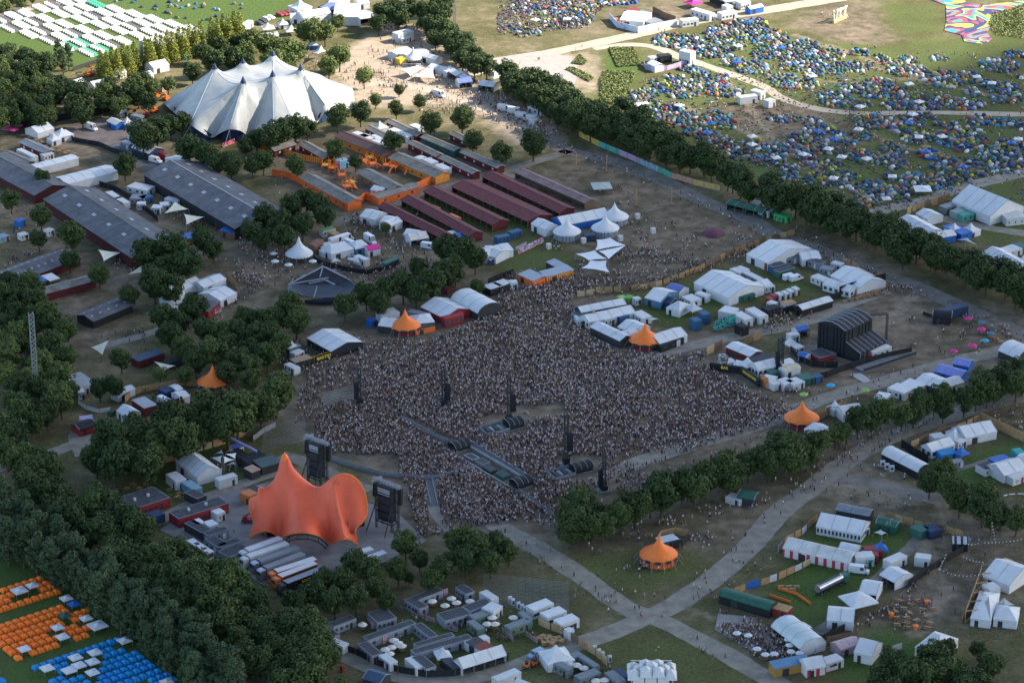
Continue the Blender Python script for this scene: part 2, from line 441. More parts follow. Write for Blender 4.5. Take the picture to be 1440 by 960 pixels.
def plank_fence(label,pts,h=2.6,name='board_fence',cat='fence',cols=None,step=3.2):
 """fence of separate boards panels with gaps and differing tones"""
 P=[G(x,y) for x,y in pts]; t=empty(name,P[0],0,label,cat); o=P[0]
 cols=cols or [WOOD,WOODD,WOOD,mat('pale_ply',(.5,.36,.2),.8)]
 for a,b_ in zip(P[:-1],P[1:]):
  d=b_-a; L=d.length; n=max(1,int(L/step)); rz=math.atan2(d.y,d.x)
  for k in range(n):
   hh=h*random.uniform(.85,1.1); wd=L/n*random.uniform(.78,.97)
   mb=MB(); mb.box(0,-.05,.05,wd,.05,hh,random.choice(cols)); mb.box(wd-.12,.052,0,wd,.18,hh+.1,WOODD)
   q=mb.build('panel',t); q.location=a-o+d*(k/n); q.rotation_euler=(0,0,rz)
 return t
def text(s,size,m,parent,loc,rot=(PI/2,0,0),name='lettering',ext=.04):
 c=bpy.data.curves.new(name,'FONT'); c.body=s; c.size=size; c.align_x='CENTER'; c.align_y='CENTER'; c.extrude=ext; c.offset=size*.02
 o=bpy.data.objects.new(name,c); C.objects.link(o); dg=bpy.context.evaluated_depsgraph_get(); dg.update()
 me=bpy.data.meshes.new_from_object(o.evaluated_get(dg)); bpy.data.objects.remove(o); me.materials.clear(); me.materials.append(m); me.name=name; o=bpy.data.objects.new(name,me); C.objects.link(o); o.parent=parent; o.location=loc; o.rotation_euler=rot
 return o
def sign(s,a,c,z,size,m,t):
 p,q=G(*a),G(*c); d=q-p; n=Vector((d.y,-d.x,0)).normalized(); n=n if n.y < 0 else -n; base=t.location
 return text(s,size,m,t,tuple((p+q)/2+n*.25+Vector((0,0,z))-base),(PI/2,0,math.atan2(d.y,d.x)))
def wheel(t,x,y,r=.36,wd=.24):
 b=MB(); b.tube((0,-wd/2,0),(0,wd/2,0),r,r,12,RUB); q=b.build('wheel',t); q.location=(x,y,r)
 b=MB(); b.tube((0,-wd/2-.03,0),(0,wd/2+.03,0),r*.55,r*.55,8,STEEL); b.build('rim',q); return q
def van(label,e,m=None,L=5.6,h=2.3,name='van',cat='van',group=None):
 """e: rear and front end of the van's near roof edge"""
 a=G(e[0],e[1],h); b_=G(e[2],e[3],h); d=b_-a; rz=math.atan2(d.y,d.x); loc=(a+b_)/2; loc.z=0
 t=empty(name,loc,rz,label,cat,group); m=m or mat('white_car_paint',(.65,.66,.68),.25,.04); X=L/2; y=.98
 prof=[(-X,.35),(X-.1,.35),(X,.8),(X-.15,1.1),(X-1.1,1.35),(X-1.75,h-.12),(X-2.0,h),(-X+.15,h),(-X,h-.3)]
 b=MB(); n=len(prof)
 b.add([(p,-y,z) for p,z in prof]+[(p,y,z) for p,z in prof],[tuple(range(n)),tuple(range(n,2*n))[::-1]]+[((k+1) % n,k,n+k,n+(k+1) % n) for k in range(n)],m)
 b.build('body',t)
 b=MB(); b.add([(X-1.12,-y+.1,1.38),(X-1.12,y-.1,1.38),(X-1.73,y-.14,h-.16),(X-1.73,-y+.14,h-.16)],[(0,1,2,3)],GLASS)
 for v in b.v[:]: pass
 b.v=[(x+.03,yy,z+.03) for x,yy,z in b.v]; b.build('windscreen',t)
 for s in (-1,1):
  b=MB(); b.box(X-2.9,s*(y+.012)-.01,1.4,X-1.75,s*(y+.012)+.01,h-.35,GLASS); b.build('side_window',t)
 for x in (-X+.9,X-.95):
  for s in (-1,1): wheel(t,x,s*(y-.1))
 return t
def truck(label,e,trail=None,cabm=None,w=2.55,h=3.9,name='semi_trailer_truck',cat='truck',cab_end=1,roofm=None,group=None,cab=True,stripe=None):
 """e: ends of the near top edge of the trailer; cab at end 0 or 1 of the local x axis"""
 loc,rz,L,D=frame(e,w,h); t=empty(name,loc,rz,label,cat,group); X,Y=L/2,w/2; trail=trail or CONTW
 b=MB(); b.box(-X,-Y,1.1,X,Y,h-.06,trail); b.box(-X+.5,-Y+.4,.8,X-.5,Y-.4,1.1,DARK); b.build('trailer_box',t)
 b=MB(); b.box(-X-.02,-Y-.03,h-.06,X+.02,Y+.03,h,roofm or trail); b.build('roof',t)
 if stripe:
  b=MB(); b.box(-X+.3,-Y-.045,h-1.0,X-.3,-Y-.01,h-.35,stripe); b.build('side_band',t)
 for x in (-X*.75,-X*.6,-X*.45):
  for s in (-1,1): wheel(t,x*cab_end,s*(Y-.2),.5,.3)
 if cab:
  s=cab_end; c0=s*(X+.5); c1=s*(X+2.7); lo,hi=min(c0,c1),max(c0,c1); cm=cabm or trail
  b=MB(); n=6; pr=[(c0,.6),(c1,.6),(c1,2.0),(c1-s*.25,3.2),(c1-s*.7,3.6),(c0,3.6)]
  b.add([(p,-1.2,z) for p,z in pr]+[(p,1.2,z) for p,z in pr],[tuple(range(n)),tuple(range(n,2*n))[::-1]]+[((k+1) % n,k,n+k,n+(k+1) % n) for k in range(n)],cm)
  q=b.build('cab',t)
  b=MB(); xo=s*.03; b.add([(c1+xo,-1.05,2.05),(c1+xo,1.05,2.05),(c1-s*.24+xo,1.05,3.1),(c1-s*.24+xo,-1.05,3.1)],[(0,1,2,3)],GLASS); b.build('windscreen',t)
  for x in (c1-s*.6,s*(X-1.2)):
   for k in (-1,1): wheel(t,x,k*.95,.5,.3)
  b=MB(); b.box(min(s*(X-3),c0),-.5,.7,max(s*(X-3),c0),.5,1.0,DARK); b.build('chassis',t)
 return t
def membrane(name,label,cat,bpts,peaks,ridges=(),m=None,seamm=None,caps=None,step=2.2,smooth_it=900,full=1.0,group=None):
 """tensioned tent skin: boundary (px,py,z) loop, masts (px,py,z,radius), ridge cables (list of (peak index, boundary index, sag));
 heights in between settle as a soap film does"""
 B=[G(x,y,z) for x,y,z in bpts]; n=len(B); loop=[]; 
 for k in range(n):
  p0,p1,p2,p3=B[k-1],B[k],B[(k+1) % n],B[(k+2) % n]
  q=max(2,int((p2-p1).length/step))
  for j in range(q):
   s=j/q; pl=p1.lerp(p2,s)
   cr=.5*((2*p1)+(p2-p0)*s+(2*p0-5*p1+4*p2-p3)*s*s+(3*p1-p0-3*p2+p3)*s**3)
   loop.append(pl.lerp(cr,.75))
 PK=[(G(x,y,z),r) for x,y,z,r in peaks]
 pts=[Vector((p.x,p.y)) for p in loop]; zs=[p.z for p in loop]; fixed=[True]*len(loop); nb=len(loop)
 for p,r in PK:
  for k in range(6): pts.append(Vector((p.x+r*math.cos(k*PI/3),p.y+r*math.sin(k*PI/3)))); zs.append(p.z); fixed.append(True)
 rl=[]
 for pi,target,sag in ridges:
  a=PK[pi][0]; 
  b_=B[target] if isinstance(target,int) else PK[target[0]][0]
  d=Vector((b_.x-a.x,b_.y-a.y)); Ld=d.length; r=PK[pi][1]; q=int(Ld/1.6); line=[]
  for j in range(1,q):
   s=r/Ld+(1-r/Ld)*j/q
   if not isinstance(target,int) and s > 1-r/Ld: break
   pts.append(Vector((a.x,a.y))+d*s); 
   if isinstance(target,int): z=a.z+(b_.z-a.z)*(1-(1-s)**(1+sag))
   else: z=a.z+(b_.z-a.z)*s-sag*4*s*(1-s)
   line.append(pts[-1].copy()); zs.append(z); fixed.append(True)
   line[-1]=Vector((line[-1].x,line[-1].y,z))
  rl.append(line)
 xs=[p.x for p in pts[:nb]]; ys=[p.y for p in pts[:nb]]
 def inside(x,y):
  c=False; j=nb-1
  for i in range(nb):
   if (ys[i] > y) != (ys[j] > y) and x < (xs[j]-xs[i])*(y-ys[i])/(ys[j]-ys[i])+xs[i]: c=not c
   j=i
  return c
 fixedpts=list(pts); x=min(xs)
 grid=step*.62
 while x < max(xs):
  y=min(ys)
  while y < max(ys):
   qx,qy=x+random.uniform(-.2,.2)*grid,y+random.uniform(-.2,.2)*grid
   if inside(qx,qy) and min((qx-p.x)**2+(qy-p.y)**2 for p in fixedpts) > (grid*.55)**2:
    pts.append(Vector((qx,qy))); zs.append(0); fixed.append(False)
   y += grid
  x += grid
 edges=[(k,(k+1) % nb) for k in range(nb)]
 V,E,Fc,ov,oe,of=delaunay_2d_cdt(pts,edges,[list(range(nb))],1,1e-4)
 z=np.zeros(len(V)); fx=np.zeros(len(V),bool)
 for i,o in enumerate(ov):
  if o: z[i]=zs[o[0]]; fx[i]=fixed[o[0]]
 es=set()
 for f in Fc:
  for k in range(len(f)): a,b_=f[k],f[(k+1) % len(f)]; es.add((min(a,b_),max(a,b_)))
 E=np.array(list(es)); VV=np.array([(v.x,v.y) for v in V]); wt=1/np.maximum(.2,np.hypot(*(VV[E[:,0]]-VV[E[:,1]]).T))
 den=np.bincount(E[:,0],wt,len(V))+np.bincount(E[:,1],wt,len(V)); z[~fx]=z[fx].mean()
 for _ in range(smooth_it):
  zn=(np.bincount(E[:,0],wt*z[E[:,1]],len(V))+np.bincount(E[:,1],wt*z[E[:,0]],len(V)))/np.maximum(den,1e-9)
  z=np.where(fx,z,zn)
 bd=np.zeros(len(V),bool)
 for i,o in enumerate(ov):
  if o and o[0] < nb: bd[i]=True
 h0=np.where(bd,z,z[bd].mean())
 for _ in range(smooth_it):
  hn=(np.bincount(E[:,0],wt*h0[E[:,1]],len(V))+np.bincount(E[:,1],wt*h0[E[:,0]],len(V)))/np.maximum(den,1e-9); h0=np.where(bd,h0,hn)
 ex=z-h0; mx=ex.max(); z=np.where(ex > 0,h0+mx*(np.maximum(ex,0)/mx)**full,z)
 lift=lambda q: z[np.argmin((VV[:,0]-q.x)**2+(VV[:,1]-q.y)**2)]
 for line in rl:
  for q in line: q.z=lift(q)
 c=sum(B,Vector())/n; c.z=0
 t=empty(name,c,0,label,cat,group); b=MB()
 b.add([(v.x-c.x,v.y-c.y,zz) for v,zz in zip(V,z)],[tuple(f) for f in Fc],m); o=b.build('membrane',t,True)
 if seamm:
  for line in rl:
   b=MB()
   for p,q in zip(line[:-1],line[1:]): b.bar(p-c+Vector((0,0,.08)),q-c+Vector((0,0,.08)),.22,seamm,.12)
   if len(line) > 1: b.build('ridge_cable',t)
 if caps:
  for p,r in PK:
   b=MB(); b.lathe([(r*1.25,p.z-1.0),(r*.95,p.z+.3),(r*.45,p.z+caps*.6),(.12,p.z+caps)],12,NAVY if m is not STAGEOR else ORANGE,cx=p.x-c.x,cy=p.y-c.y,cap=True); b.build('mast_cap',t,True)
 for p,r in PK:
  b=MB(); b.tube((p.x-c.x,p.y-c.y,0),(p.x-c.x,p.y-c.y,p.z-.5),.35,.3,8,STEEL); b.build('mast',t)
 return t,c,loop
# ------------------------------------------------------------------ ground sheet with trodden, lush and dusty patches
def gpoly(pts): return np.array([G(x,y)[:2] for x,y in pts])
def inpoly(P,X,Y):
 c=np.zeros(X.shape,bool); n=len(P); j=n-1
 for i in range(n):
  xi,yi,xj,yj=P[i][0],P[i][1],P[j][0],P[j][1]
  if abs(yj-yi) > 1e-9:
   c ^= ((yi > Y) != (yj > Y)) & (X < (xj-xi)*(Y-yi)/(yj-yi)+xi)
  j=i
 return c
GX=np.arange(-300,301,2.0); GY=np.arange(700,1560,2.0)
XX,YY=np.meshgrid(GX,GY)
Z3=np.zeros((3,)+XX.shape)      # dirt, lush, dust
Z3[0] += .42
def blur(a,k):
 for ax in (0,1):
  ker=np.ones(2*k+1)/(2*k+1); a=np.apply_along_axis(lambda r: np.convolve(np.pad(r,k,mode='edge'),ker,'valid'),ax,a)
 return a
def zone(ch,val,pts,k=3):
 global Z3
 m=blur(inpoly(gpoly(pts),XX,YY).astype(float),k)
 for c in range(3):
  tgt=val if c == ch else (0 if ch != 2 or c == 1 else Z3[c])
  Z3[c]=Z3[c]*(1-m)+tgt*m
def line_zone(ch,val,pts,wd):
 P=gpoly(pts); d=np.full(XX.shape,1e9)
 for a,b in zip(P[:-1],P[1:]):
  ab=b-a; t=np.clip(((XX-a[0])*ab[0]+(YY-a[1])*ab[1])/(ab@ab),0,1)
  d=np.minimum(d,np.hypot(XX-a[0]-t*ab[0],YY-a[1]-t*ab[1]))
 m=np.clip(1.2-d/wd,0,1)
 for c in range(3):
  if c == ch: Z3[c]=np.maximum(Z3[c],val*m)
  elif ch == 2 and c == 1: Z3[c] *= 1-m
DIRTS=[
(1,.42,[(880,180),(960,40),(1440,60),(1440,300),(1250,310),(1100,270)]),
(0,.8,[(690,385),(740,300),(760,235),(830,215),(960,265),(1090,325),(1085,350),(1000,365),(900,402),(800,412),(700,410)]),
(0,.95,[(400,570),(440,500),(520,440),(620,440),(700,392),(900,410),(840,480),(1000,450),(1130,560),(1150,590),(1000,640),(740,770),(620,770),(560,740),(520,650),(440,630)]),
(0,.85,[(1060,590),(1130,460),(1240,400),(1300,405),(1440,480),(1440,550),(1200,560)]),
(0,.7,[(700,640),(900,690),(1150,600),(1440,540),(1440,600),(1150,700),(950,840),(880,850)]),
(0,.75,[(230,330),(520,300),(700,320),(700,400),(560,440),(400,500),(300,440),(200,430)]),
(0,.75,[(0,170),(230,170),(240,300),(200,460),(60,540),(0,520)]),
(0,.8,[(1330,700),(1440,700),(1440,830),(1360,870),(1230,900),(1200,880),(1290,780)]),
(0,.7,[(1080,740),(1180,690),(1330,700),(1340,735),(1160,715)]),
(0,.9,[(360,200),(500,180),(820,260),(860,300),(700,330),(420,270)]),
(0,.65,[(860,0),(1080,0),(1060,20),(950,33),(880,45),(820,40)]),
(0,.45,[(690,0),(860,0),(830,60),(700,90),(640,50)]),
(0,.8,[(980,150),(1100,140),(1180,160),(1240,200),(1120,220),(1060,190)]),
(0,.75,[(1140,0),(1240,5),(1310,25),(1260,65),(1160,60),(1120,40)]),
(0,.85,[(1090,335),(1150,320),(1300,400),(1440,440),(1440,480),(1300,410),(1180,380)]),
(1,.95,[(-20,33),(90,8),(140,-10),(420,-5),(400,25),(320,40),(140,95),(100,100),(60,75),(-20,60)]),
(1,.4,[(1235,3),(1320,5),(1330,48),(1270,50),(1250,35)]),
(1,.8,[(845,72),(895,68),(905,100),(875,150),(840,150),(838,100)]),
(1,.5,[(1330,5),(1440,10),(1440,70),(1390,60),(1400,30)]),
(1,.65,[(880,410),(960,385),(1010,380),(1060,400),(1080,420),(1010,430),(960,470),(900,440)]),
(1,.5,[(1060,360),(1100,390),(1180,395),(1150,410),(1080,430),(1060,400)]),
(1,.9,[(1090,825),(1150,740),(1250,735),(1290,755),(1230,810),(1180,875),(1130,880),(1080,850)]),
(1,.95,[(1290,640),(1330,650),(1440,615),(1440,665),(1370,690),(1330,665)]),
(1,.8,[(1170,925),(1250,880),(1330,910),(1300,960),(1170,960)]),
(1,.8,[(-10,770),(60,760),(200,860),(330,975),(-10,975)]),
(1,.5,[(230,640),(330,620),(390,640),(370,670),(240,710),(160,690)]),
(1,.55,[(560,300),(760,340),(740,300),(560,250)]),
(1,.4,[(700,350),(760,330),(800,345),(820,375),(740,395),(690,380)]),
(1,.45,[(560,860),(770,850),(800,910),(740,960),(600,930)]),
(1,.3,[(840,890),(960,890),(1060,960),(840,970)]),
(1,.3,[(780,800),(900,840),(1010,790),(960,770),(820,780)]),
(1,.6,[(1380,270),(1440,290),(1440,330),(1380,350)]),
(2,.85,[(455,95),(500,60),(555,30),(615,45),(640,95),(690,130),(770,160),(800,205),(740,215),(650,150),(560,150),(500,150)]),
(2,.8,[(690,100),(720,80),(820,75),(835,105),(830,130),(770,110)]),
(2,.6,[(820,72),(842,72),(850,120),(830,140),(815,100)]),
(2,.45,[(1140,655),(1200,640),(1290,690),(1320,720),(1240,715),(1150,690)]),
(2,.25,[(850,415),(900,400),(1080,335),(1110,345),(940,410)]),
(2,.4,[(300,300),(360,290),(400,330),(330,350)]),
]
for ch,v,p in DIRTS: zone(ch,v,p)
LANES=[(.5,[(880,180),(960,150),(1060,190),(1130,225),(1200,265),(1260,295)],3),(.5,[(1230,95),(1300,115),(1400,135),(1480,150)],3),
(.45,[(1120,50),(1180,70),(1240,90),(1300,110)],4),(.5,[(1225,165),(1300,205),(1400,250)],3),(.4,[(1080,230),(1140,205),(1220,190),(1300,215)],3),
(.45,[(960,125),(1020,110),(1060,160),(1090,200)],3),(.4,[(1180,225),(1120,240),(1060,215)],3),(.4,[(1100,120),(1130,110),(1200,118),(1290,110)],3),
(.5,[(1140,500),(1230,470),(1290,410)],4),(.35,[(950,850),(1040,880),(1100,900)],4),(.5,[(520,120),(600,135),(700,165)],6),
(.4,[(1330,700),(1300,780),(1330,830),(1290,890)],6)]
for v,p,wd in LANES: line_zone(2,v,p,wd)
def ground():
 ny,nx=XX.shape; v=np.zeros((ny*nx,3)); v[:,0]=XX.ravel(); v[:,1]=YY.ravel()
 idx=np.arange(ny*nx).reshape(ny,nx)
 f=np.stack([idx[:-1,:-1],idx[:-1,1:],idx[1:,1:],idx[1:,:-1]],-1).reshape(-1,4)
 x0,x1,y0,y1=GX[0],GX[-1],GY[0],GY[-1]; Bx=3000
 outer=[(-Bx,-Bx),(Bx,-Bx),(Bx,Bx),(-Bx,Bx),(x0,y0),(x1,y0),(x1,y1),(x0,y1)]
 v2=np.vstack([v,[(a,b,0) for a,b in outer]]); o=ny*nx
 faces=f.tolist()+[[o,o+1,o+5,o+4],[o+1,o+2,o+6,o+5],[o+2,o+3,o+7,o+6],[o+3,o,o+4,o+7]]
 me=bpy.data.meshes.new('ground'); me.from_pydata(v2.tolist(),[],faces)
 a=me.color_attributes.new('zone','FLOAT_COLOR','POINT'); c=np.zeros((len(v2),4)); c[:,3]=1
 c[:o,0]=Z3[0].ravel(); c[:o,1]=Z3[1].ravel(); c[:o,2]=Z3[2].ravel(); c[o:,0]=.4; a.data.foreach_set('color',c.ravel())
 m=bpy.data.materials.new('ground_soil_and_grass'); m.use_nodes=True; t=m.node_tree; L=t.links; b=t.nodes['Principled BSDF']
 b.inputs['Roughness'].default_value=.95; b.inputs['Specular IOR Level'].default_value=.1
 tc=t.nodes.new('ShaderNodeTexCoord'); at=t.nodes.new('ShaderNodeAttribute'); at.attribute_name='zone'
 sp=t.nodes.new('ShaderNodeSeparateColor'); L.new(at.outputs['Color'],sp.inputs[0])
 def noise(s,d=6,r=.6):
  n=t.nodes.new('ShaderNodeTexNoise'); n.inputs['Scale'].default_value=s; n.inputs['Detail'].default_value=d; n.inputs['Roughness'].default_value=r
  L.new(tc.outputs['Object'],n.inputs['Vector']); return n.outputs['Fac']
 def math_(op,a,b_):
  n=t.nodes.new('ShaderNodeMath'); n.operation=op
  for k,q in enumerate((a,b_)):
   if isinstance(q,(int,float)): n.inputs[k].default_value=q
   else: L.new(q,n.inputs[k])
  return n.outputs[0]
 def ramp(f,c0,c1,p0=.3,p1=.7):
  r=t.nodes.new('ShaderNodeValToRGB'); r.color_ramp.elements[0].position=p0; r.color_ramp.elements[1].position=p1
  r.color_ramp.elements[0].color=(*c0,1); r.color_ramp.elements[1].color=(*c1,1); L.new(f,r.inputs[0]); return r.outputs[0]
 def mix(f,a,b_):
  n=t.nodes.new('ShaderNodeMixRGB'); L.new(f,n.inputs[0]); L.new(a,n.inputs[1]); L.new(b_,n.inputs[2]); return n.outputs[0]
 n1,n2,n3=noise(.045,8,.62),noise(.9,6,.7),noise(.18,7,.65)
 grass=ramp(n2,(.06,.066,.025),(.165,.155,.065)); lush=ramp(n2,(.038,.07,.018),(.1,.145,.038))
 dirt=ramp(n3,(.105,.085,.06),(.225,.182,.135)); dust=ramp(n3,(.27,.215,.16),(.39,.32,.24))
 # breakup of the trodden edges
 w=math_('ADD',sp.outputs[0],math_('MULTIPLY',math_('SUBTRACT',n1,.5),1.5))
 w=math_('ADD',w,math_('MULTIPLY',math_('SUBTRACT',n2,.5),.7))
 wd=t.nodes.new('ShaderNodeMapRange'); wd.inputs[1].default_value=.25; wd.inputs[2].default_value=.85; L.new(w,wd.inputs[0])
 gg=ramp(n1,(.6,.6,.6),(1.25,1.22,1.15),.35,.65); c=mix(wd.outputs[0],grass,dirt); mm=t.nodes.new('ShaderNodeMixRGB'); mm.blend_type='MULTIPLY'; mm.inputs[0].default_value=.8; L.new(c,mm.inputs[1]); L.new(gg,mm.inputs[2]); c=mm.outputs[0]
 g=math_('ADD',sp.outputs[1],math_('MULTIPLY',math_('SUBTRACT',n1,.5),.9)); gd=t.nodes.new('ShaderNodeMapRange')
 gd.inputs[1].default_value=.15; gd.inputs[2].default_value=.7; L.new(g,gd.inputs[0]); c=mix(math_('MULTIPLY',gd.outputs[0],math_('GREATER_THAN',sp.outputs[1],.001)),c,lush)
 u=math_('ADD',sp.outputs[2],math_('MULTIPLY',math_('SUBTRACT',n3,.5),.7)); ud=t.nodes.new('ShaderNodeMapRange')
 ud.inputs[1].default_value=.2; ud.inputs[2].default_value=.75; L.new(u,ud.inputs[0]); c=mix(math_('MULTIPLY',ud.outputs[0],math_('GREATER_THAN',sp.outputs[2],.001)),c,dust)
 L.new(c,b.inputs['Base Color'])
 bp=t.nodes.new('ShaderNodeBump'); bp.inputs['Distance'].default_value=.25; L.new(n2,bp.inputs['Height']); L.new(bp.outputs[0],b.inputs['Normal'])
 me.materials.append(m); ob=bpy.data.objects.new('ground',me); C.objects.link(ob); ob['kind']='structure'
GRAV=mat('path_gravel',(.245,.222,.18),.9,.22,.25,bump=.03); ASPH=mat('worn_asphalt',(.19,.172,.145),.9,.25,.2,bump=.02)
SAND=mat('path_sand',(.38,.32,.25),.95,.12,.25,bump=.03); PAVE=mat('yard_paving',(.17,.14,.13),.9,.25,.15)
def road(pts,wd,m=None,name='path',z=.02):
 P=[G(x,y) for x,y in pts]; Q=[]; wd *= .88
 for k in range(len(P)-1):
  p0=P[max(0,k-1)]; p1=P[k]; p2=P[k+1]; p3=P[min(len(P)-1,k+2)]; n=max(2,int((p2-p1).length/3))
  for j in range(n):
   s=j/n; Q.append(.5*((2*p1)+(p2-p0)*s+(2*p0-5*p1+4*p2-p3)*s*s+(3*p1-p0-3*p2+p3)*s**3))
 Q.append(P[-1]); L,Rr=[],[]; ja=jb=0
 for k,p in enumerate(Q):
  d=Q[min(k+1,len(Q)-1)]-Q[max(0,k-1)]; n=Vector((-d.y,d.x,0)).normalized()
  ja=ja*.7+random.uniform(-.35,.35); jb=jb*.7+random.uniform(-.35,.35)
  a=p+n*(wd/2+ja); b=p-n*(wd/2+jb); L.append((a.x,a.y,z)); Rr.append((b.x,b.y,z))
 b=MB(); n=len(Q); b.add(L+Rr,[(k,n+k,n+k+1,k+1) for k in range(n-1)],m or GRAV); o=b.build(name); o['kind']='structure'; return o
def patch(pts,m,name,z=.04):
 P=[G(x,y) for x,y in pts]; b=MB(); b.add([(p.x,p.y,z) for p in P],[tuple(range(len(P)))],m); o=b.build(name); o['kind']='structure'; return o

# ------------------------------------------------------------------ the cloud whose shade lies over most of the site
def cloud():
 m=bpy.data.materials.new('cloud_vapour'); m.use_nodes=True; t=m.node_tree; t.nodes.remove(t.nodes['Principled BSDF'])
 v=t.nodes.new('ShaderNodeVolumeScatter'); v.inputs['Density'].default_value=.014; v.inputs['Color'].default_value=(1,1,1,1)
 t.links.new(v.outputs[0],t.nodes['Material Output'].inputs['Volume'])
 ALT=1500.0; off=SD*(ALT/SD.z)
 edge=gpoly([(-4500,230),(-900,150),(-200,110),(60,112),(150,118),(250,128),(330,150),(420,165),(510,165),(600,168),(700,172),(800,165),(900,155),(1000,148),(1080,135),(1160,118),(1260,105),(1330,90),(1400,70),(1500,40),(2300,-60),(2700,400)])
 edge=np.vstack([edge,[(1100,600),(1300,-900),(-2600,-900),(-2600,600)]]); P=edge
 gx=np.arange(-2640,1500,20.0); gy=np.arange(-940,1700,20.0); X,Y=np.meshgrid(gx,gy)
 d=np.full(X.shape,1e9)
 for i in range(len(P)):
  a,b=P[i],P[(i+1) % len(P)]; ab=b-a; tt=np.clip(((X-a[0])*ab[0]+(Y-a[1])*ab[1])/(ab@ab),0,1); d=np.minimum(d,np.hypot(X-a[0]-tt*ab[0],Y-a[1]-tt*ab[1]))
 ins=inpoly(P,X,Y); d=np.where(ins,d,0)
 th=380*(1-np.exp(-d/260.0))*(1+.25*np.sin(X*.013+1)*np.sin(Y*.017)+.15*np.sin(X*.041)*np.sin(Y*.037+2))
 me=bpy.data.meshes.new('cloud'); ny,nx=X.shape; n=nx*ny; idx=np.arange(n).reshape(ny,nx)
 ok=(ins[:-1,:-1] | ins[:-1,1:] | ins[1:,1:] | ins[1:,:-1])
 f=np.stack([idx[:-1,:-1],idx[:-1,1:],idx[1:,1:],idx[1:,:-1]],-1)[ok]
 top=np.stack([X+off.x,Y+off.y,ALT+1+th*.8],-1).reshape(-1,3); bot=np.stack([X+off.x,Y+off.y,ALT-1-th*.2],-1).reshape(-1,3)
 from collections import Counter
 fl=f.tolist(); cnt=Counter()
 for q in fl:
  for k in range(4): cnt[(q[k],q[(k+1) % 4])] += 1
 sides=[[a,a+n,b+n,b] for (a,b),c in cnt.items() if (b,a) not in cnt]
 faces=fl+[[q[3]+n,q[2]+n,q[1]+n,q[0]+n] for q in fl]+sides
 me.from_pydata(np.vstack([top,bot]).tolist(),[],faces); me.materials.append(m)
 o=bpy.data.objects.new('cloud',me); C.objects.link(o); o['kind']='structure'

def haze(density):
 m=bpy.data.materials.new('thin_haze'); m.use_nodes=True; t=m.node_tree; t.nodes.remove(t.nodes['Principled BSDF'])
 v=t.nodes.new('ShaderNodeVolumePrincipled'); v.inputs['Density'].default_value=density; v.inputs['Color'].default_value=(.75,.85,1,1); v.inputs['Anisotropy'].default_value=.2
 t.links.new(v.outputs[0],t.nodes['Material Output'].inputs['Volume']); b=MB(); b.box(-3100,-3100,-1.5,3100,3100,470,m); o=b.build('haze'); o['kind']='stuff'
# ------------------------------------------------------------------ trees
def leafmat(name,c0,c1):
 m=bpy.data.materials.new(name); m.use_nodes=True; t=m.node_tree; L=t.links; b=t.nodes['Principled BSDF']
 b.inputs['Roughness'].default_value=.75; b.inputs['Specular IOR Level'].default_value=.2
 oi=t.nodes.new('ShaderNodeObjectInfo'); ge=t.nodes.new('ShaderNodeNewGeometry'); tc=t.nodes.new('ShaderNodeTexCoord')
 n=t.nodes.new('ShaderNodeTexNoise'); n.inputs['Scale'].default_value=.55; n.inputs['Detail'].default_value=4; L.new(tc.outputs['Object'],n.inputs['Vector'])
 a=t.nodes.new('ShaderNodeMath'); a.operation='MULTIPLY'; a.inputs[1].default_value=.45; L.new(oi.outputs['Random'],a.inputs[0])
 a2=t.nodes.new('ShaderNodeMath'); a2.operation='MULTIPLY'; a2.inputs[1].default_value=.35; L.new(ge.outputs['Random Per Island'],a2.inputs[0])
 s=t.nodes.new('ShaderNodeMath'); s.operation='ADD'; L.new(a.outputs[0],s.inputs[0]); L.new(a2.outputs[0],s.inputs[1])
 s2=t.nodes.new('ShaderNodeMath'); s2.operation='MULTIPLY_ADD'; s2.inputs[1].default_value=.5; L.new(n.outputs['Fac'],s2.inputs[0]); L.new(s.outputs[0],s2.inputs[2])
 r=t.nodes.new('ShaderNodeValToRGB'); r.color_ramp.elements[0].position=.25; r.color_ramp.elements[1].position=.95
 r.color_ramp.elements[0].color=(*c0,1); r.color_ramp.elements[1].color=(*c1,1); L.new(s2.outputs[0],r.inputs[0]); L.new(r.outputs[0],b.inputs['Base Color'])
 return m
LEAF=leafmat('oak_leaves',(.018,.04,.014),(.075,.105,.03)); WILL=leafmat('willow_leaves',(.028,.056,.026),(.08,.115,.052)); CON=leafmat('conifer_needles',(.09,.12,.02),(.21,.225,.04))
MEAD=leafmat('meadow_grass',(.09,.13,.035),(.2,.22,.08)); OLIVE=leafmat('olive_leaves',(.055,.085,.024),(.14,.175,.05)); BARK=mat('bark',(.09,.07,.05),.95,.3,2)
def quads(cen,nor,size,seed):
 r=np.random.default_rng(seed); n=len(cen); nor=nor/np.linalg.norm(nor,axis=1,keepdims=True)
 a=np.cross(nor,r.normal(size=(n,3))); a /= np.linalg.norm(a,axis=1,keepdims=True); b=np.cross(nor,a)
 s=size*r.uniform(.6,1.35,(n,1)); a *= s; b *= s*.75
 v=np.stack([cen-a,cen-b*.9+a*.1,cen+a,cen+b*.9-a*.1],1).reshape(-1,3)
 return v,np.arange(4*n).reshape(-1,4)
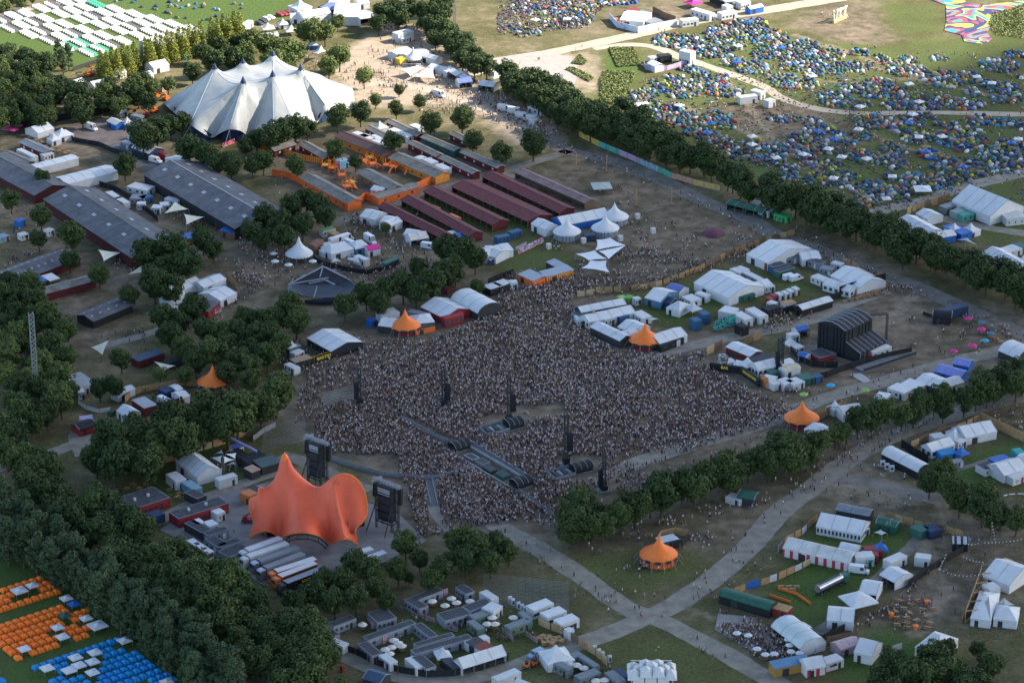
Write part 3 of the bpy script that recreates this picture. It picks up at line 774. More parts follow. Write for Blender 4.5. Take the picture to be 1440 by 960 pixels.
def crown(name,m,seed,kind='broad',nq=3000):
 r=np.random.default_rng(seed); B=[]
 if kind == 'broad':       # unit: radius 5, centre at z 6.4, height about 11.5
  lean=r.uniform(-.6,.6,2)
  for k in range(46):
   u=r.normal(size=3); u /= np.linalg.norm(u); q=r.uniform(.35,1)**.6; z=u[2]
   p=np.array([u[0]*3.7*q,u[1]*3.7*q,z*3.6*q+6.6]); 
   if z < 0: p[:2] *= (1+.15*z)
   p[:2] += lean*(p[2]-6)*.15; B.append((p,r.uniform(.95,1.75)))
 elif kind == 'tall':      # loose, tall, narrow
  for k in range(46):
   z=r.uniform(0,1); rad=2.2*math.sin(PI*min(1,.18+z*.8))**.7+.3; a=r.uniform(0,2*PI); q=r.uniform(.3,1)
   B.append((np.array([rad*q*math.cos(a),rad*q*math.sin(a),2.6+z*11.5]),r.uniform(.7,1.25)))
 elif kind == 'cone':
  for k in range(60):
   z=(k+.5)/60; rad=2.3*(1-z)**.8+.15; a=k*2.4; q=r.uniform(.55,1)
   B.append((np.array([rad*q*math.cos(a),rad*q*math.sin(a),1.0+z*13]),.45+.75*(1-z)))
 elif kind == 'airy':
  for k in range(26):
   u=r.normal(size=3); u /= np.linalg.norm(u); q=r.uniform(.3,1)
   B.append((np.array([u[0]*2.6*q,u[1]*2.6*q,u[2]*3.3*q+5.5]),r.uniform(.6,1.1)))
 w=np.array([b[1]**2 for b in B]); ids=r.choice(len(B),nq,p=w/w.sum()); u=r.normal(size=(nq,3)); u /= np.linalg.norm(u,axis=1,keepdims=True)
 cen=np.array([b[0] for b in B])[ids]; rad=np.array([b[1] for b in B])[ids][:,None]
 p=cen+u*rad*r.uniform(.72,1.08,(nq,1))*np.array([1,1,.85]); nor=u+r.normal(size=(nq,3))*.45+np.array([0,0,.25])
 v,f=quads(p,nor,{'broad': .34,'tall': .27,'cone': .27,'airy': .25}[kind],seed+1)
 me=bpy.data.meshes.new(name); me.from_pydata(v.tolist(),[],f.tolist()); me.materials.append(m)
 return me
def trunkmesh(h,r0,seed,spread=2.2,nl=5):
 r=random.Random(seed); b=MB(); b.tube((0,0,-.1),(r.uniform(-.2,.2),r.uniform(-.2,.2),h*.45),r0,r0*.7,8,BARK); top=Vector((0,0,h*.42))
 for k in range(nl):
  a=k*2*PI/nl+r.uniform(-.3,.3); e=Vector((math.cos(a)*spread,math.sin(a)*spread,h*r.uniform(.7,.9))); b.tube(top*r.uniform(.75,1),e,r0*.45,r0*.12,6,BARK)
 b.tube(top,(0,0,h*.9),r0*.6,r0*.15,6,BARK)
 o=b.build('trunk'); me=o.data; bpy.data.objects.remove(o); return me
TREEK={}
for kind,m,cnt,nq in (('broad',LEAF,7,3600),('olive',OLIVE,3,3000),('tall',WILL,4,2800),('cone',CON,3,1900),('airy',OLIVE,3,1100)):
 k_='broad' if kind == 'olive' else kind
 hh={'broad': 11,'tall': 13,'cone': 13,'airy': 8}[k_]
 TREEK[kind]=[(crown('crown',m,100+7*i+len(kind)*31,k_,nq),trunkmesh(hh*.8,.32 if k_ != 'cone' else .2,i,{'broad': 2.6,'tall': 1,'cone': .5,'airy': 1.4}[k_])) for i in range(cnt)]
TNAME={'broad': ('broadleaf_tree',5.0,11.5),'olive': ('broadleaf_tree',5.0,11.5),'tall': ('poplar_tree',2.6,14.5),'cone': ('conifer_tree',2.5,14),'airy': ('young_tree',2.8,9)}
TREES=[]
def tree_at(x,y,rad,kind='broad',label=None,group=None,hs=1.0):
 nm,r0,h0=TNAME[kind]; s=rad/r0; cm,tm=random.choice(TREEK[kind]); rz=random.uniform(0,2*PI)
 TREES.append((x,y,rad)); TQ.append((nm,x,y,rz,s,hs,label,group,tm,cm))
TQ=[]
def build_trees():
 br=sorted((q for q in TQ if q[0] == 'broadleaf_tree'),key=lambda q: (q[7] is not None,q[2])); far=br[300:]; fs_=set(id(q) for q in far)
 for q in TQ:
  if id(q) in fs_: continue
  nm,x,y,rz,s,hs,label,group,tm,cm=q
  t=empty(nm,(x,y,0),rz,label,'tree',group); t.scale=(s,s,s*hs)
  for nme,me in (('trunk',tm),('crown',cm)):
   o=bpy.data.objects.new(nme,me); C.objects.link(o); o.parent=t
 arr={}; vs,fs,mi,off=[],[],[],0
 for nm,x,y,rz,s,hs,label,group,tm,cm in far:
  for me in (tm,cm):
   if me.name not in arr:
    v=np.empty(len(me.vertices)*3); me.vertices.foreach_get('co',v); arr[me.name]=(v.reshape(-1,3),[tuple(p.vertices) for p in me.polygons])
   v,f=arr[me.name]; ca,sa=math.cos(rz),math.sin(rz)
   vs.append(np.stack([(v[:,0]*ca-v[:,1]*sa)*s+x,(v[:,0]*sa+v[:,1]*ca)*s+y,v[:,2]*s*hs],1)); fs += [[i+off for i in p] for p in f]; off += len(v); mi += [0 if me is tm else (2 if me.materials[0] is OLIVE else 1)]*len(f)
 if far:
  me=bpy.data.meshes.new('distant_woods'); me.from_pydata(np.vstack(vs).tolist(),[],fs)
  for m in (BARK,LEAF,OLIVE): me.materials.append(m)
  me.polygons.foreach_set('material_index',mi); o=bpy.data.objects.new('distant_woods',me); C.objects.link(o); tag(o,'farther trees of the tree belts, closing up into dark green masses','woods',None,'stuff')
 print('trees',len(TQ),'stuff',len(far))
def tree(px,py,rpx,label=None,kind='broad',group=None,hs=1.0):
 """px, py: middle of the crown, rpx its half width in the survey photograph"""
 s=pxpm(px,py+rpx); rad=rpx/s; nm,r0,h0=TNAME[kind]; zc=h0*rad/r0*hs*(.56 if kind in ('broad','olive') else .5)
 p=G(px,py,zc); return tree_at(p.x,p.y,rad,kind,label,group,hs)
def wood(poly,spacing,rad,label,group,kind='broad',mixk=None,zc=6,jit=.3,hs=1.0):
 """fill an area, outlined where its crowns show, with single trees"""
 P=np.array([G(x,y,zc)[:2] for x,y in poly]); x0,y0=P.min(0); x1,y1=P.max(0); row=0; y=y0; n=0
 PP=np.array(poly,float); rp=rad*pxpm(*PP.mean(0))
 def ok_(a,b_):
  px,py=unproj(a,b_,zc); q=np.array([(px-.3*rp,py),(px+.3*rp,py),(px,py-.42*rp),(px,py+.3*rp)]); return inpoly(PP,q[:,0],q[:,1]).all()
 while y <= y1:
  x=x0+(row % 2)*spacing/2
  while x <= x1:
   qx,qy=x+random.uniform(-jit,jit)*spacing,y+random.uniform(-jit,jit)*spacing
   if ok_(qx,qy):
    k=kind if not mixk or random.random() > .3 else mixk
    tree_at(qx,qy,rad*random.uniform(.8,1.18),k,label,group,hs*random.uniform(.88,1.12)); n += 1
   x += spacing
  y += spacing*.87; row += 1
 return n
# ------------------------------------------------------------------ people
SHIRTS=[((.66,.64,.64),'white'),((.66,.64,.64),'white'),((.6,.58,.6),'white'),((.5,.48,.5),'white'),((.4,.36,.36),'light grey'),((.42,.33,.28),'beige'),((.03,.03,.04),'black'),((.03,.03,.04),'black'),((.05,.055,.07),'dark grey'),
  ((.04,.06,.16),'navy'),((.1,.2,.42),'blue'),((.45,.05,.05),'red'),((.42,.2,.24),'pink'),((.6,.18,.05),'orange'),((.08,.16,.08),'green'),((.5,.4,.1),'yellow')]
LEGS=[(.03,.035,.06),(.02,.02,.022),(.25,.2,.15),(.1,.13,.2),(.35,.22,.16)]
SKIN=mat('skin',(.48,.28,.2),.6,.1); HAIR=mat('hair_dark',(.05,.03,.02),.7); HAIRB=mat('hair_fair',(.35,.24,.11),.7)
SHIRT=objmat('shirt_cloth',.85); PANTS=[mat('trousers_%s' % n,c,.85) for n,c in zip(('denim','black','khaki','pale','bare'),LEGS)]
def skin_person(idx,pose,pants,hair):
 """one continuous body grown over a posed skeleton"""
 r=random.Random(idx); bent=pose == 'sit'
 if pose == 'sit': hip=.18
 else: hip=.92
 V=[]; E=[]; Rd=[]
 def v(p,rad,par=None):
  V.append(p); Rd.append(rad)
  if par is not None: E.append((par,len(V)-1))
  return len(V)-1
 h=v((0,0,hip),.15); ch=v((0,.0 if not bent else -.05,hip+.3),.15,h); sh=v((0,.02,hip+.5),.13,ch); nk=v((0,0,hip+.6),.055,sh)
 hd=v((0,-.02,hip+.7),.1,nk); v((0,-.01,hip+.8),.085,hd)
 st={'walk': .26,'stand': .03,'sit': 0,'arms': .05,'wide': .1}[pose]
 for s in (-1,1):
  if bent:
   k=v((s*.16,-.45,.3),.085,h); a=v((s*.14,-.62+.25*(s > 0),.08),.055,k); v((s*.14,-.76+.25*(s > 0),.04),.05,a)
  else:
   k=v((s*.11,-s*st*.6,.5),.078,h); a=v((s*.12,s*-st+(.12 if pose == 'walk' and s < 0 else 0),.09),.05,k); v((s*.13,s*-st-.14,.04),.045,a)
  if pose == 'arms' : el=v((s*.34,-.05,hip+.72),.045,sh); v((s*.3,-.1,hip+.98),.035,el)
  else:
   shd=v((s*.2,0,hip+.48),.065,sh); el=v((s*.26,.04*s*(st > .1),hip+.22),.045,shd)
   v((s*.24,-.12-(.1*s if st > .1 else 0),hip-.02 if not bent else hip+.1),.038,el)
 me=bpy.data.meshes.new('tmp'); me.from_pydata(V,E,[]); o=bpy.data.objects.new('tmp',me); C.objects.link(o)
 mod=o.modifiers.new('s','SKIN'); 
 for k,q in enumerate(me.skin_vertices[0].data): q.radius=(Rd[k],Rd[k]*.8); q.use_root=(k == 0)
 sb=o.modifiers.new('u','SUBSURF'); sb.levels=1; sb.render_levels=1
 dg=bpy.context.evaluated_depsgraph_get(); dg.update(); m2=bpy.data.meshes.new_from_object(o.evaluated_get(dg)); bpy.data.objects.remove(o); bpy.data.meshes.remove(me)
 m2.name='person'; m2.materials.clear()
 for m in (SHIRT,pants,SKIN,hair): m2.materials.append(m)
 mi=[]
 for p in m2.polygons:
  c=p.center; z=c.z-hip
  if z > .73 or (z > .63 and c.y > .03): i=3
  elif z > .57: i=2
  elif abs(c.x) > .22 and (z < .3 or pose == 'arms' and z > .62): i=2
  elif z > .06 : i=0
  else: i=1
  if i == 1 and abs(c.x) > .2 and not bent: i=2
  mi.append(i)
 m2.polygons.foreach_set('material_index',mi); m2.polygons.foreach_set('use_smooth',[True]*len(mi)); return m2
PM={}
for i,(pose,pn,hr) in enumerate([('stand',0,HAIR),('stand',2,HAIRB),('stand',1,HAIR),('walk',0,HAIRB),('walk',1,HAIR),('walk',4,HAIRB),('sit',0,HAIR),('sit',4,HAIRB),('arms',1,HAIR),('wide',3,HAIR)]):
 PM.setdefault(pose,[]).append(skin_person(i,pose,PANTS[pn],hr))
PEOPLE=[]      # (x, y, yaw, pose, shirt, where)
FREE=[]        # ground polygons nobody stands in
def clear_of(x,y):
 for P in FREE:
  if x.ndim == 0: pass
 m=np.zeros(x.shape,bool)
 for P in FREE: m |= inpoly(P,x,y)
 return ~m
def people(poly,dens,where,sit=.1,walk=.3,yaw=None,clump=0,cheer=0):
 P=gpoly(poly); x0,y0=P.min(0); x1,y1=P.max(0); A=(x1-x0)*(y1-y0); n=int(A*dens*(1 if dens > .3 else 2.1 if dens > .1 else 3.6))
 x=rng.uniform(x0,x1,n); y=rng.uniform(y0,y1,n)
 if clump:
  k=max(1,n//7); cx,cy=rng.uniform(x0,x1,k),rng.uniform(y0,y1,k); ids=rng.integers(0,k,n); sel=rng.random(n) < clump
  x=np.where(sel,cx[ids]+rng.normal(0,.9,n),x); y=np.where(sel,cy[ids]+rng.normal(0,.9,n),y)
 ok=inpoly(P,x,y) & clear_of(x,y) & (rng.random(len(x)) < (1.1 if dens > .3 else .72)+(.35 if dens > .3 else .5)*np.sin(x*.11+np.sin(y*.07)*2)*np.sin(y*.083+np.cos(x*.05)*2)+.3*np.sin(x*.31+y*.23)); x,y=x[ok],y[ok]
 for a,b in zip(x,y):
  q=random.random(); pose='sit' if q < sit else 'walk' if q < sit+walk else 'arms' if q < sit+walk+cheer else random.choice(('stand','stand','wide'))
  yw=random.uniform(0,2*PI) if yaw is None else yaw+random.gauss(0,.35)
  PEOPLE.append((a,b,yw,pose,random.choice((0,1,2,4,5,6,7,8,9,6,7,random.randrange(len(SHIRTS)))),where))
def spots(pts,where,pose='stand',yaw=None):
 for x,y in pts:
  p=G(x,y); PEOPLE.append((p.x,p.y,random.uniform(0,6.28) if yaw is None else yaw,pose,random.randrange(len(SHIRTS)),where))
def template():
 """low figure: legs, trunk, arms and head in one skin; returns verts, quads, part index"""
 v=[]; f=[]; pt=[]
 def ring(z,rx,ry,n=6,cx=0,cy_=0):
  b=len(v)
  for k in range(n): a=2*PI*k/n+.5; v.append((cx+rx*math.cos(a),cy_+ry*math.sin(a),z))
  return b
 def loft(rs,part,n=6,cap=True):
  for a,b in zip(rs[:-1],rs[1:]):
   for k in range(n): f.append((a+k,a+(k+1) % n,b+(k+1) % n,b+k)); pt.append(part)
  if cap: b=rs[-1]; f.append((b,b+1,b+2,b+3)); f.append((b+3,b+4,b+5,b)) if n == 6 else None; pt.extend([part]*(2 if n == 6 else 1))
 for s in (-1,1): loft([ring(0,.06,.09,4,s*.11),ring(.5,.075,.08,4,s*.1),ring(.92,.1,.11,4,s*.09)],1,4,False)
 loft([ring(.85,.17,.12),ring(1.2,.19,.13),ring(1.42,.22,.12),ring(1.5,.07,.07)],0)
 for s in (-1,1): loft([ring(.82,.035,.045,4,s*.27),ring(1.15,.05,.055,4,s*.27),ring(1.4,.06,.06,4,s*.2)],2,4)
 loft([ring(1.48,.06,.06),ring(1.58,.1,.11),ring(1.68,.11,.12)],2,6,False); loft([ring(1.66,.115,.125),ring(1.74,.1,.11),ring(1.79,.04,.05)],3)
 return np.array(v),np.array(f),np.array(pt)
def crowd_mesh(name,L,label,cat):
 V,Fq,pt=template(); n=len(L); nv,nf=len(V),len(Fq)
 arr=np.array([(a[0],a[1],a[2]) for a in L]); h=rng.normal(.98,.05,n); sit=np.array([a[3] == 'sit' for a in L])
 ca,sa=np.cos(arr[:,2]),np.sin(arr[:,2]); out=np.empty((n,nv,3))
 x,y=V[:,0],V[:,1]; out[:,:,0]=(x*ca[:,None]-y*sa[:,None])*1.08+arr[:,0:1]; out[:,:,1]=(x*sa[:,None]+y*ca[:,None])*1.15+arr[:,1:2]
 z=V[:,2][None]*h[:,None]; z=np.where(sit[:,None],np.maximum(z-.75,z*.15),z); out[:,:,2]=z
 fs=(Fq[None]+(np.arange(n)*nv)[:,None,None]).reshape(-1,4)
 me=bpy.data.meshes.new(name); me.vertices.add(n*nv); me.vertices.foreach_set('co',out.ravel().astype(np.float32))
 me.loops.add(len(fs)*4); me.loops.foreach_set('vertex_index',fs.ravel().astype(np.int32)); me.polygons.add(len(fs))
 me.polygons.foreach_set('loop_start',np.arange(0,len(fs)*4,4,dtype=np.int32)); me.polygons.foreach_set('loop_total',np.full(len(fs),4,np.int32)); me.update(calc_edges=True)
 sh=np.array([SHIRTS[a[4]][0] for a in L])*rng.uniform(.7,1.3,(n,1)); lg=np.array(LEGS)[rng.integers(0,5,n)]; sk=np.tile([.45,.27,.2],(n,1))*rng.uniform(.7,1.15,(n,1))
 hr=np.array([(.04,.025,.018),(.12,.07,.03),(.33,.25,.15),(.42,.37,.34)])[rng.choice(4,n,p=[.38,.24,.2,.18])]
 cols=np.stack([sh,lg,sk,hr],1)[:,pt]; cols=np.concatenate([cols,np.ones(cols.shape[:2]+(1,))],2).reshape(-1,1,4).repeat(4,1)
 a=me.color_attributes.new('col','FLOAT_COLOR','CORNER'); a.data.foreach_set('color',cols.ravel().astype(np.float32))
 me.materials.append(attrmat('crowd_clothes')); o=bpy.data.objects.new(name,me); C.objects.link(o); tag(o,label,cat,None,'stuff'); return o
def build_people():
 info=[]
 for q in PEOPLE:
  px,py=unproj(q[0],q[1],.9); info.append((py,px,q))
 vis=[]
 TR=np.array(TREES)
 for py,px,q in sorted(info,key=lambda r: -r[0]):
  if not (5 < px < 1435 and 5 < py < 953): continue
  # under or just behind a crown: not one of those the camera shows largest
  d=np.hypot(TR[:,0]-q[0],TR[:,1]-(q[1]-7)); 
  if (d < TR[:,2]+2.5).any(): continue
  vis.append(q)
  if len(vis) >= 300: break
 ids=set(id(q) for q in vis)
 POSE={'stand': 'standing','walk': 'walking','sit': 'seated','arms': 'arms raised,','wide': 'standing'}
 for q in vis:
  x,y,yw,pose,si,where=q; c,cn=SHIRTS[si]; me=random.choice(PM[pose]); o=bpy.data.objects.new('person',me); C.objects.link(o)
  o.location=(x,y,0); o.rotation_euler=(0,0,yw); s=random.uniform(.93,1.06); o.scale=(s,s,s)
  k=random.uniform(.8,1.2); o.color=(c[0]*k,c[1]*k,c[2]*k,1)
  tag(o,'%s person in a %s top %s' % (POSE[pose].capitalize(),cn,where),'person','people '+where)
 rest=[q for q in PEOPLE if id(q) not in ids]
 crowd_mesh('crowd',rest,'dense crowd of festival visitors filling the field and paths beyond the near figures','crowd')
 print('people',len(PEOPLE),'single',len(vis))

# ------------------------------------------------------------------ small camping tents
def dome_mesh(name,L=2.6,Wd=2.2,h=1.25,kind='dome',sq=.1):
 b=MB(); n=16; m=objmat('tent_fly',.6,1,.08)
 if kind == 'dome':
  pr=[(1,0),(.97,.35),(.82,.68),(.5,.92),(0.12,1.0)]; vs=[]
  for q,z in pr:
   for k in range(n):
    a=2*PI*k/n; ex=1+sq*math.cos(4*a+PI); vs.append((q*L/2*math.cos(a)*ex,q*Wd/2*math.sin(a)*ex,z*h))
  b.add(vs,[(j*n+k,j*n+(k+1) % n,(j+1)*n+(k+1) % n,(j+1)*n+k) for j in range(4) for k in range(n)]+[tuple(4*n+k for k in range(n))],m)
  for s in (0,1):
   pp=[(math.cos(t)*(L/2*1.03),0,math.sin(t)*h*1.02) for t in [PI*k/8 for k in range(9)]]
   for p,q in zip(pp[:-1],pp[1:]):
    rot=(PI/4,-PI/4)[s]; f=lambda u: (u[0]*math.cos(rot)*.98,u[0]*math.sin(rot)*.86,u[2])
    b.bar(f(p),f(q),.05,objmat('tent_poles',.5,.45))
 elif kind == 'tunnel':
  n=8; 
  secs=[(-L*.62,.35,.3),(-L*.5,.8,.75),(-L*.1,1,1),(L*.3,1,1),(L*.55,.85,.8),(L*.62,.6,.35)]; vs=[]
  for x,a,z in secs:
   for k in range(n+1):
    t=PI*k/n; vs.append((x,math.cos(t)*Wd/2*a,math.sin(t)*h*z))
  b.add(vs,[(j*(n+1)+k,(j+1)*(n+1)+k,(j+1)*(n+1)+k+1,j*(n+1)+k+1) for j in range(5) for k in range(n)]+[tuple(range(n+1)),tuple(range(5*(n+1),6*(n+1)))],m)
 elif kind == 'ridge':
  X,Y=L/2,Wd/2; b.add([(-X,-Y,.12),(X,-Y,.12),(X,Y,.12),(-X,Y,.12),(-X,0,h),(X,0,h),(-X,-Y,0),(X,-Y,0),(X,Y,0),(-X,Y,0)],
   [(0,1,5,4),(2,3,4,5),(0,4,3),(1,2,5),(6,7,1,0),(7,8,2,1),(8,9,3,2),(9,6,0,3)],m)
  for s in (-1,1): b.add([(s*(X+.03),-Y*.7,.1),(s*(X+.03),Y*.7,.1),(s*(X+.03),0,h*.85)],[(0,1,2)],objmat('tent_door_and_shade',.7,.25))  # door ends darkened: toothed shade between the ranked tents is put into the colour
 me_o=b.build(name); me=me_o.data; bpy.data.objects.remove(me_o)
 return me
def door_mesh(L,Wd,h):
 b=MB(); b.add([(L*.42,-Wd*.2,.05),(L*.42,Wd*.2,.05),(L*.3,Wd*.08,h*.82),(L*.3,-Wd*.08,h*.82)],[(0,1,2,3)],objmat('tent_door_and_shade',.7,.5)); b.v=[(x+.1,y,z) for x,y,z in b.v]
 o=b.build('door_flap'); me=o.data; bpy.data.objects.remove(o); return me
DM=[dome_mesh('dome_tent',1.9,1.6,1.0),dome_mesh('dome_tent',2.5,1.6,1.1,'tunnel'),dome_mesh('dome_tent',2.3,2.1,1.25)]
RM=dome_mesh('ridge_tent',2.0,2.0,1.35,'ridge'); OM=dome_mesh('dome_tent',2.6,2.45,1.35,'dome',.24); DOOR=door_mesh(2.5,2.3,1.35)
TCOL=[((.03,.12,.38),'royal blue'),((.06,.27,.45),'sky blue'),((.02,.05,.16),'navy blue'),((.04,.16,.16),'teal'),((.05,.1,.05),'dark green'),((.14,.2,.08),'olive green'),((.16,.17,.19),'grey'),
  ((.28,.3,.33),'silver grey'),((.06,.065,.08),'charcoal'),((.6,.62,.65),'white'),((.55,.2,.07),'orange'),((.4,.06,.05),'red'),((.55,.5,.05),'yellow'),((.3,.42,.06),'lime green'),((.4,.3,.2),'tan'),((.2,.1,.25),'purple')]
TCOL=[(tuple(k*(.66 if n != 'white' else .8) for k in c),n) for c,n in TCOL]
TW=np.array([6,8,11,7,7,7,12,11,11,12,4,2.2,1.6,2.4,5,1.5]); TW=TW/TW.sum()
TENTS=[]
def tents_in(cx,cy,rx,ry,dens=.105):
 if cy < 50 and cx < 870: dens *= .5
 c=G(cx,cy); a=G(cx+rx*1.1,cy)-c; b=G(cx,cy-ry*1.12)-c; A=PI*a.length*b.length; n=max(2,int(A*dens)); got=[]; tries=0
 while len(got) < n and tries < n*30:
  tries += 1; t=random.uniform(0,2*PI); r=math.sqrt(random.random()); x,y=c.x+a.length*r*math.cos(t),c.y+b.length*r*math.sin(t)
  if all((x-q[0])**2+(y-q[1])**2 > 4.0 for q in got): got.append((x,y))
 for x,y in got:
  i=int(rng.choice(len(TCOL),p=TW)); TENTS.append((x,y,random.uniform(0,PI),random.choice((0,0,1,2)),i))
def near(x,y,marks):
 return min(marks,key=lambda m: (m[0]-x)**2+(m[1]-y)**2)[2]
def build_tents(marks):
 M=[(G(a,b).x,G(a,b).y,t) for a,b,t in marks]
 # drop tents that would intersect earlier ones
 cell={}; keep=[]
 for q in TENTS:
  k=(int(q[0]//4),int(q[1]//4)); ok=True
  for i in (-1,0,1):
   for j in (-1,0,1):
    for r in cell.get((k[0]+i,k[1]+j),()):
     if (r[0]-q[0])**2+(r[1]-q[1])**2 < 3.6: ok=False
  if ok: cell.setdefault(k,[]).append(q); keep.append(q)
 def onroad(q):
  px,py=unproj(q[0],q[1]); return not (-20 < px < 1460 and -25 < py < 960)
 keep=[q for q in keep if not onroad(q)]; keep.sort(key=lambda q: q[1]); single=keep[:300]; rest=keep[300:]
 for x,y,rz,k,i in single:
  o=bpy.data.objects.new('camping_tent',DM[k]); C.objects.link(o); o.location=(x,y,0); o.rotation_euler=(0,0,rz); c=TCOL[i][0]; j=random.uniform(.8,1.2); o.color=(c[0]*j,c[1]*j,c[2]*j,1)
  tag(o,'%s %s tent %s' % (TCOL[i][1],('dome','tunnel','large dome')[k],near(x,y,M)),'tent','visitors\' tents '+near(x,y,M))
 vs,fs,cs=[],[],[]; off=0
 D=[(np.array([v.co[:] for v in m.vertices]),[list(p.vertices) for p in m.polygons]) for m in DM]
 for x,y,rz,k,i in rest:
  v,f=D[k]; c,s=math.cos(rz),math.sin(rz); u=np.stack([v[:,0]*c-v[:,1]*s+x,v[:,0]*s+v[:,1]*c+y,v[:,2]],1); vs.append(u)
  fs += [[a+off for a in p] for p in f]; off += len(v); j=random.uniform(.8,1.2); cs.append(np.tile([*(np.array(TCOL[i][0])*j),1],(len(v),1)))
 me=bpy.data.meshes.new('camping_tents'); me.from_pydata(np.vstack(vs).tolist(),[],fs); a=me.color_attributes.new('col','FLOAT_COLOR','POINT'); a.data.foreach_set('color',np.vstack(cs).ravel())
 me.materials.append(attrmat('tent_fabric','col',.6)); o=bpy.data.objects.new('camping_tents',me); C.objects.link(o)
 tag(o,'sea of small coloured tents on the farther half of the camping fields','tents',None,'stuff'); print('tents',len(keep),'stuff',len(rest))
# ================================================================== THE SITE
ground(); cloud()
U=R(36.7)          # the site's two building directions: U and U-90 degrees
# ------------------------------------------------------------------ roads and paths
road([(-40,30),(20,17),(60,9),(95,1),(140,-12)],6,SAND)
road([(10,75),(50,98),(75,112),(92,126)],4,SAND)
road([(640,108),(700,92),(780,73),(880,52),(960,33),(1080,14),(1190,-4),(1240,-14)],11,SAND)
road([(835,69),(880,63),(920,66),(960,82),(1010,98),(1070,120),(1100,138),(1150,153),(1210,159),(1300,158.5),(1440,161),(1500,163)],6.5,SAND)
road([(752,190),(775,200),(800,212),(860,226),(920,248),(1000,288),(1050,306),(1090,330),(1150,352),(1230,383),(1290,404),(1350,430),(1440,471),(1520,500)],10,ASPH)
road([(800,212),(750,228),(700,243),(650,258),(600,268),(560,285),(505,302),(470,312)],7,ASPH)
road([(520,118),(580,122),(640,138),(700,160),(752,190)],8,SAND,z=.03)
road([(640,690),(700,738),(760,773),(820,812),(868,845),(905,868)],9,GRAV)
road([(890,858),(940,878),(1000,908),(1070,948),(1140,990)],8.5,GRAV,z=.03)
road([(800,908),(850,893),(900,872),(950,848),(1000,814),(1050,770),(1100,718),(1150,680),(1200,642),(1270,608),(1350,580),(1440,556),(1500,540)],9.5,GRAV,z=.04)
road([(850,672),(900,650),(960,630),(1020,612),(1080,592),(1150,563),(1240,537),(1300,520),(1370,502),(1440,486),(1490,478)],9,GRAV,z=.05)
road([(735,562),(800,546),(870,520),(930,497),(1000,480),(1060,468),(1130,452),(1190,428),(1245,408)],8,GRAV,z=.06)
road([(1150,672),(1210,676),(1270,690),(1330,704)],9,ASPH,z=.03)
road([(470,915),(520,938),(580,955),(640,957),(700,944),(760,922),(800,908)],7,GRAV,z=.07)
road([(105,757),(170,800),(260,870),(340,935),(400,985)],5,ASPH)
road([(-30,668),(10,655),(60,640),(110,622)],6,GRAV)
road([(122,640),(112,612),(130,590)],9,GRAV,z=.05)
road([(150,486),(190,474),(240,460)],5,GRAV)
road([(215,735),(270,708),(330,683),(400,660)],6,GRAV)
road([(1150,890),(1200,850),(1240,805),(1280,770),(1296,748)],4.5,ASPH)
road([(1190,308),(1250,293),(1300,282),(1345,266),(1400,252),(1500,228)],9,GRAV)
road([(1300,303),(1350,312),(1400,322),(1470,332)],7,GRAV)
road([(1330,665),(1380,650),(1410,640)],3,ASPH)
road([(395,640),(430,650),(470,668),(520,690)],7,ASPH,z=.06)
road([(610,640),(606,680),(612,720),(640,760)],4,GRAV,z=.08)
road([(700,240),(760,262),(800,275)],4,GRAV,z=.05)
patch([(225,745),(280,705),(330,690),(400,672),(470,690),(560,722),(600,760),(520,800),(470,800),(440,835),(370,822),(300,780)],mat('stage_yard',(.2,.19,.185),.9,.2,.2),'yard_pavement',.09)
patch([(90,178),(150,166),(188,180),(186,205),(160,214),(100,190)],PAVE,'yard_pavement',.05)
patch([(150,205),(190,195),(330,260),(350,290),(300,300),(220,250)],mat('tarmac_yard',(.13,.13,.135),.9,.2,.2),'yard_pavement',.06)
patch([(640,90),(760,72),(800,80),(812,92),(808,125),(760,118),(700,104)],mat('gravel_field',(.33,.3,.27),.95,.12,.3),'gravel_field',.05)
patch([(1120,485),(1250,490),(1270,500),(1240,520),(1185,530),(1130,505)],mat('stage_boards',(.2,.15,.11),.9,.2,.3),'yard_pavement',.07)
patch([(1195,527),(1210,524),(1225,535),(1215,538)],mat('track_matting',(.4,.4,.4),.6,.1),'ground_matting',.09)
patch([(1010,862),(1060,868),(1110,925),(1085,930),(1005,885)],mat('terrace_boards',(.28,.26,.24),.8,.15),'terrace',.08)

# ------------------------------------------------------------------ the big white six-mast concert tent
bp=[(233,143,1),(236,151,4),(243,157,1),(254,166,5),(268,176,6.5),(283,186,5),(298,194,.8),(310,187,4.5),(323,182,6.5),(338,184,5.5),(352,192,.8),(385,189,5),(415,178,6),(446,173,.8),
 (453,162,4.5),(461,155,6),(478,154,4),(497,152,1),(499,146,4),(498,138,2),(497,131,4),(495,124,5),(478,123,3.5),(462,120,4),(455,108,6),(440,107,5),(405,103,4),(350,104,3),(310,114,3),(270,126,3)]
pk=[(302,97,21,1.3),(342,90,20,1.3),(384,79,21,1.3),(423,98,21,1.3),(342,116,21.5,1.3),(383.5,107,21.5,1.3)]
ARENA=mat('concert_tent_pvc',(.38,.39,.375),.5,.1,.12)
A_,Ac,Al=membrane('concert_tent','huge off-white concert tent with six blue-capped masts, behind the row of dark trees','concert tent',bp,pk,
[(0,0,.4),(0,2,.4),(0,4,.4),(4,4,.4),(4,6,.4),(4,7,.4),(4,8,.4),(4,10,.4),(5,10,.4),(5,11,.4),(5,12,.4),(3,13,.4),(3,15,.4),(3,17,.4),(3,20,.4),(0,(4,),4),(4,(5,),4),(5,(3,),4),(3,(2,),4),(2,(1,),4),(1,(0,),4),(1,(5,),5),(2,(5,),5),(0,(5,),5)],
ARENA,W,caps=2.8,full=.72)
b=MB()   # dark navy sides under the scalloped skirt
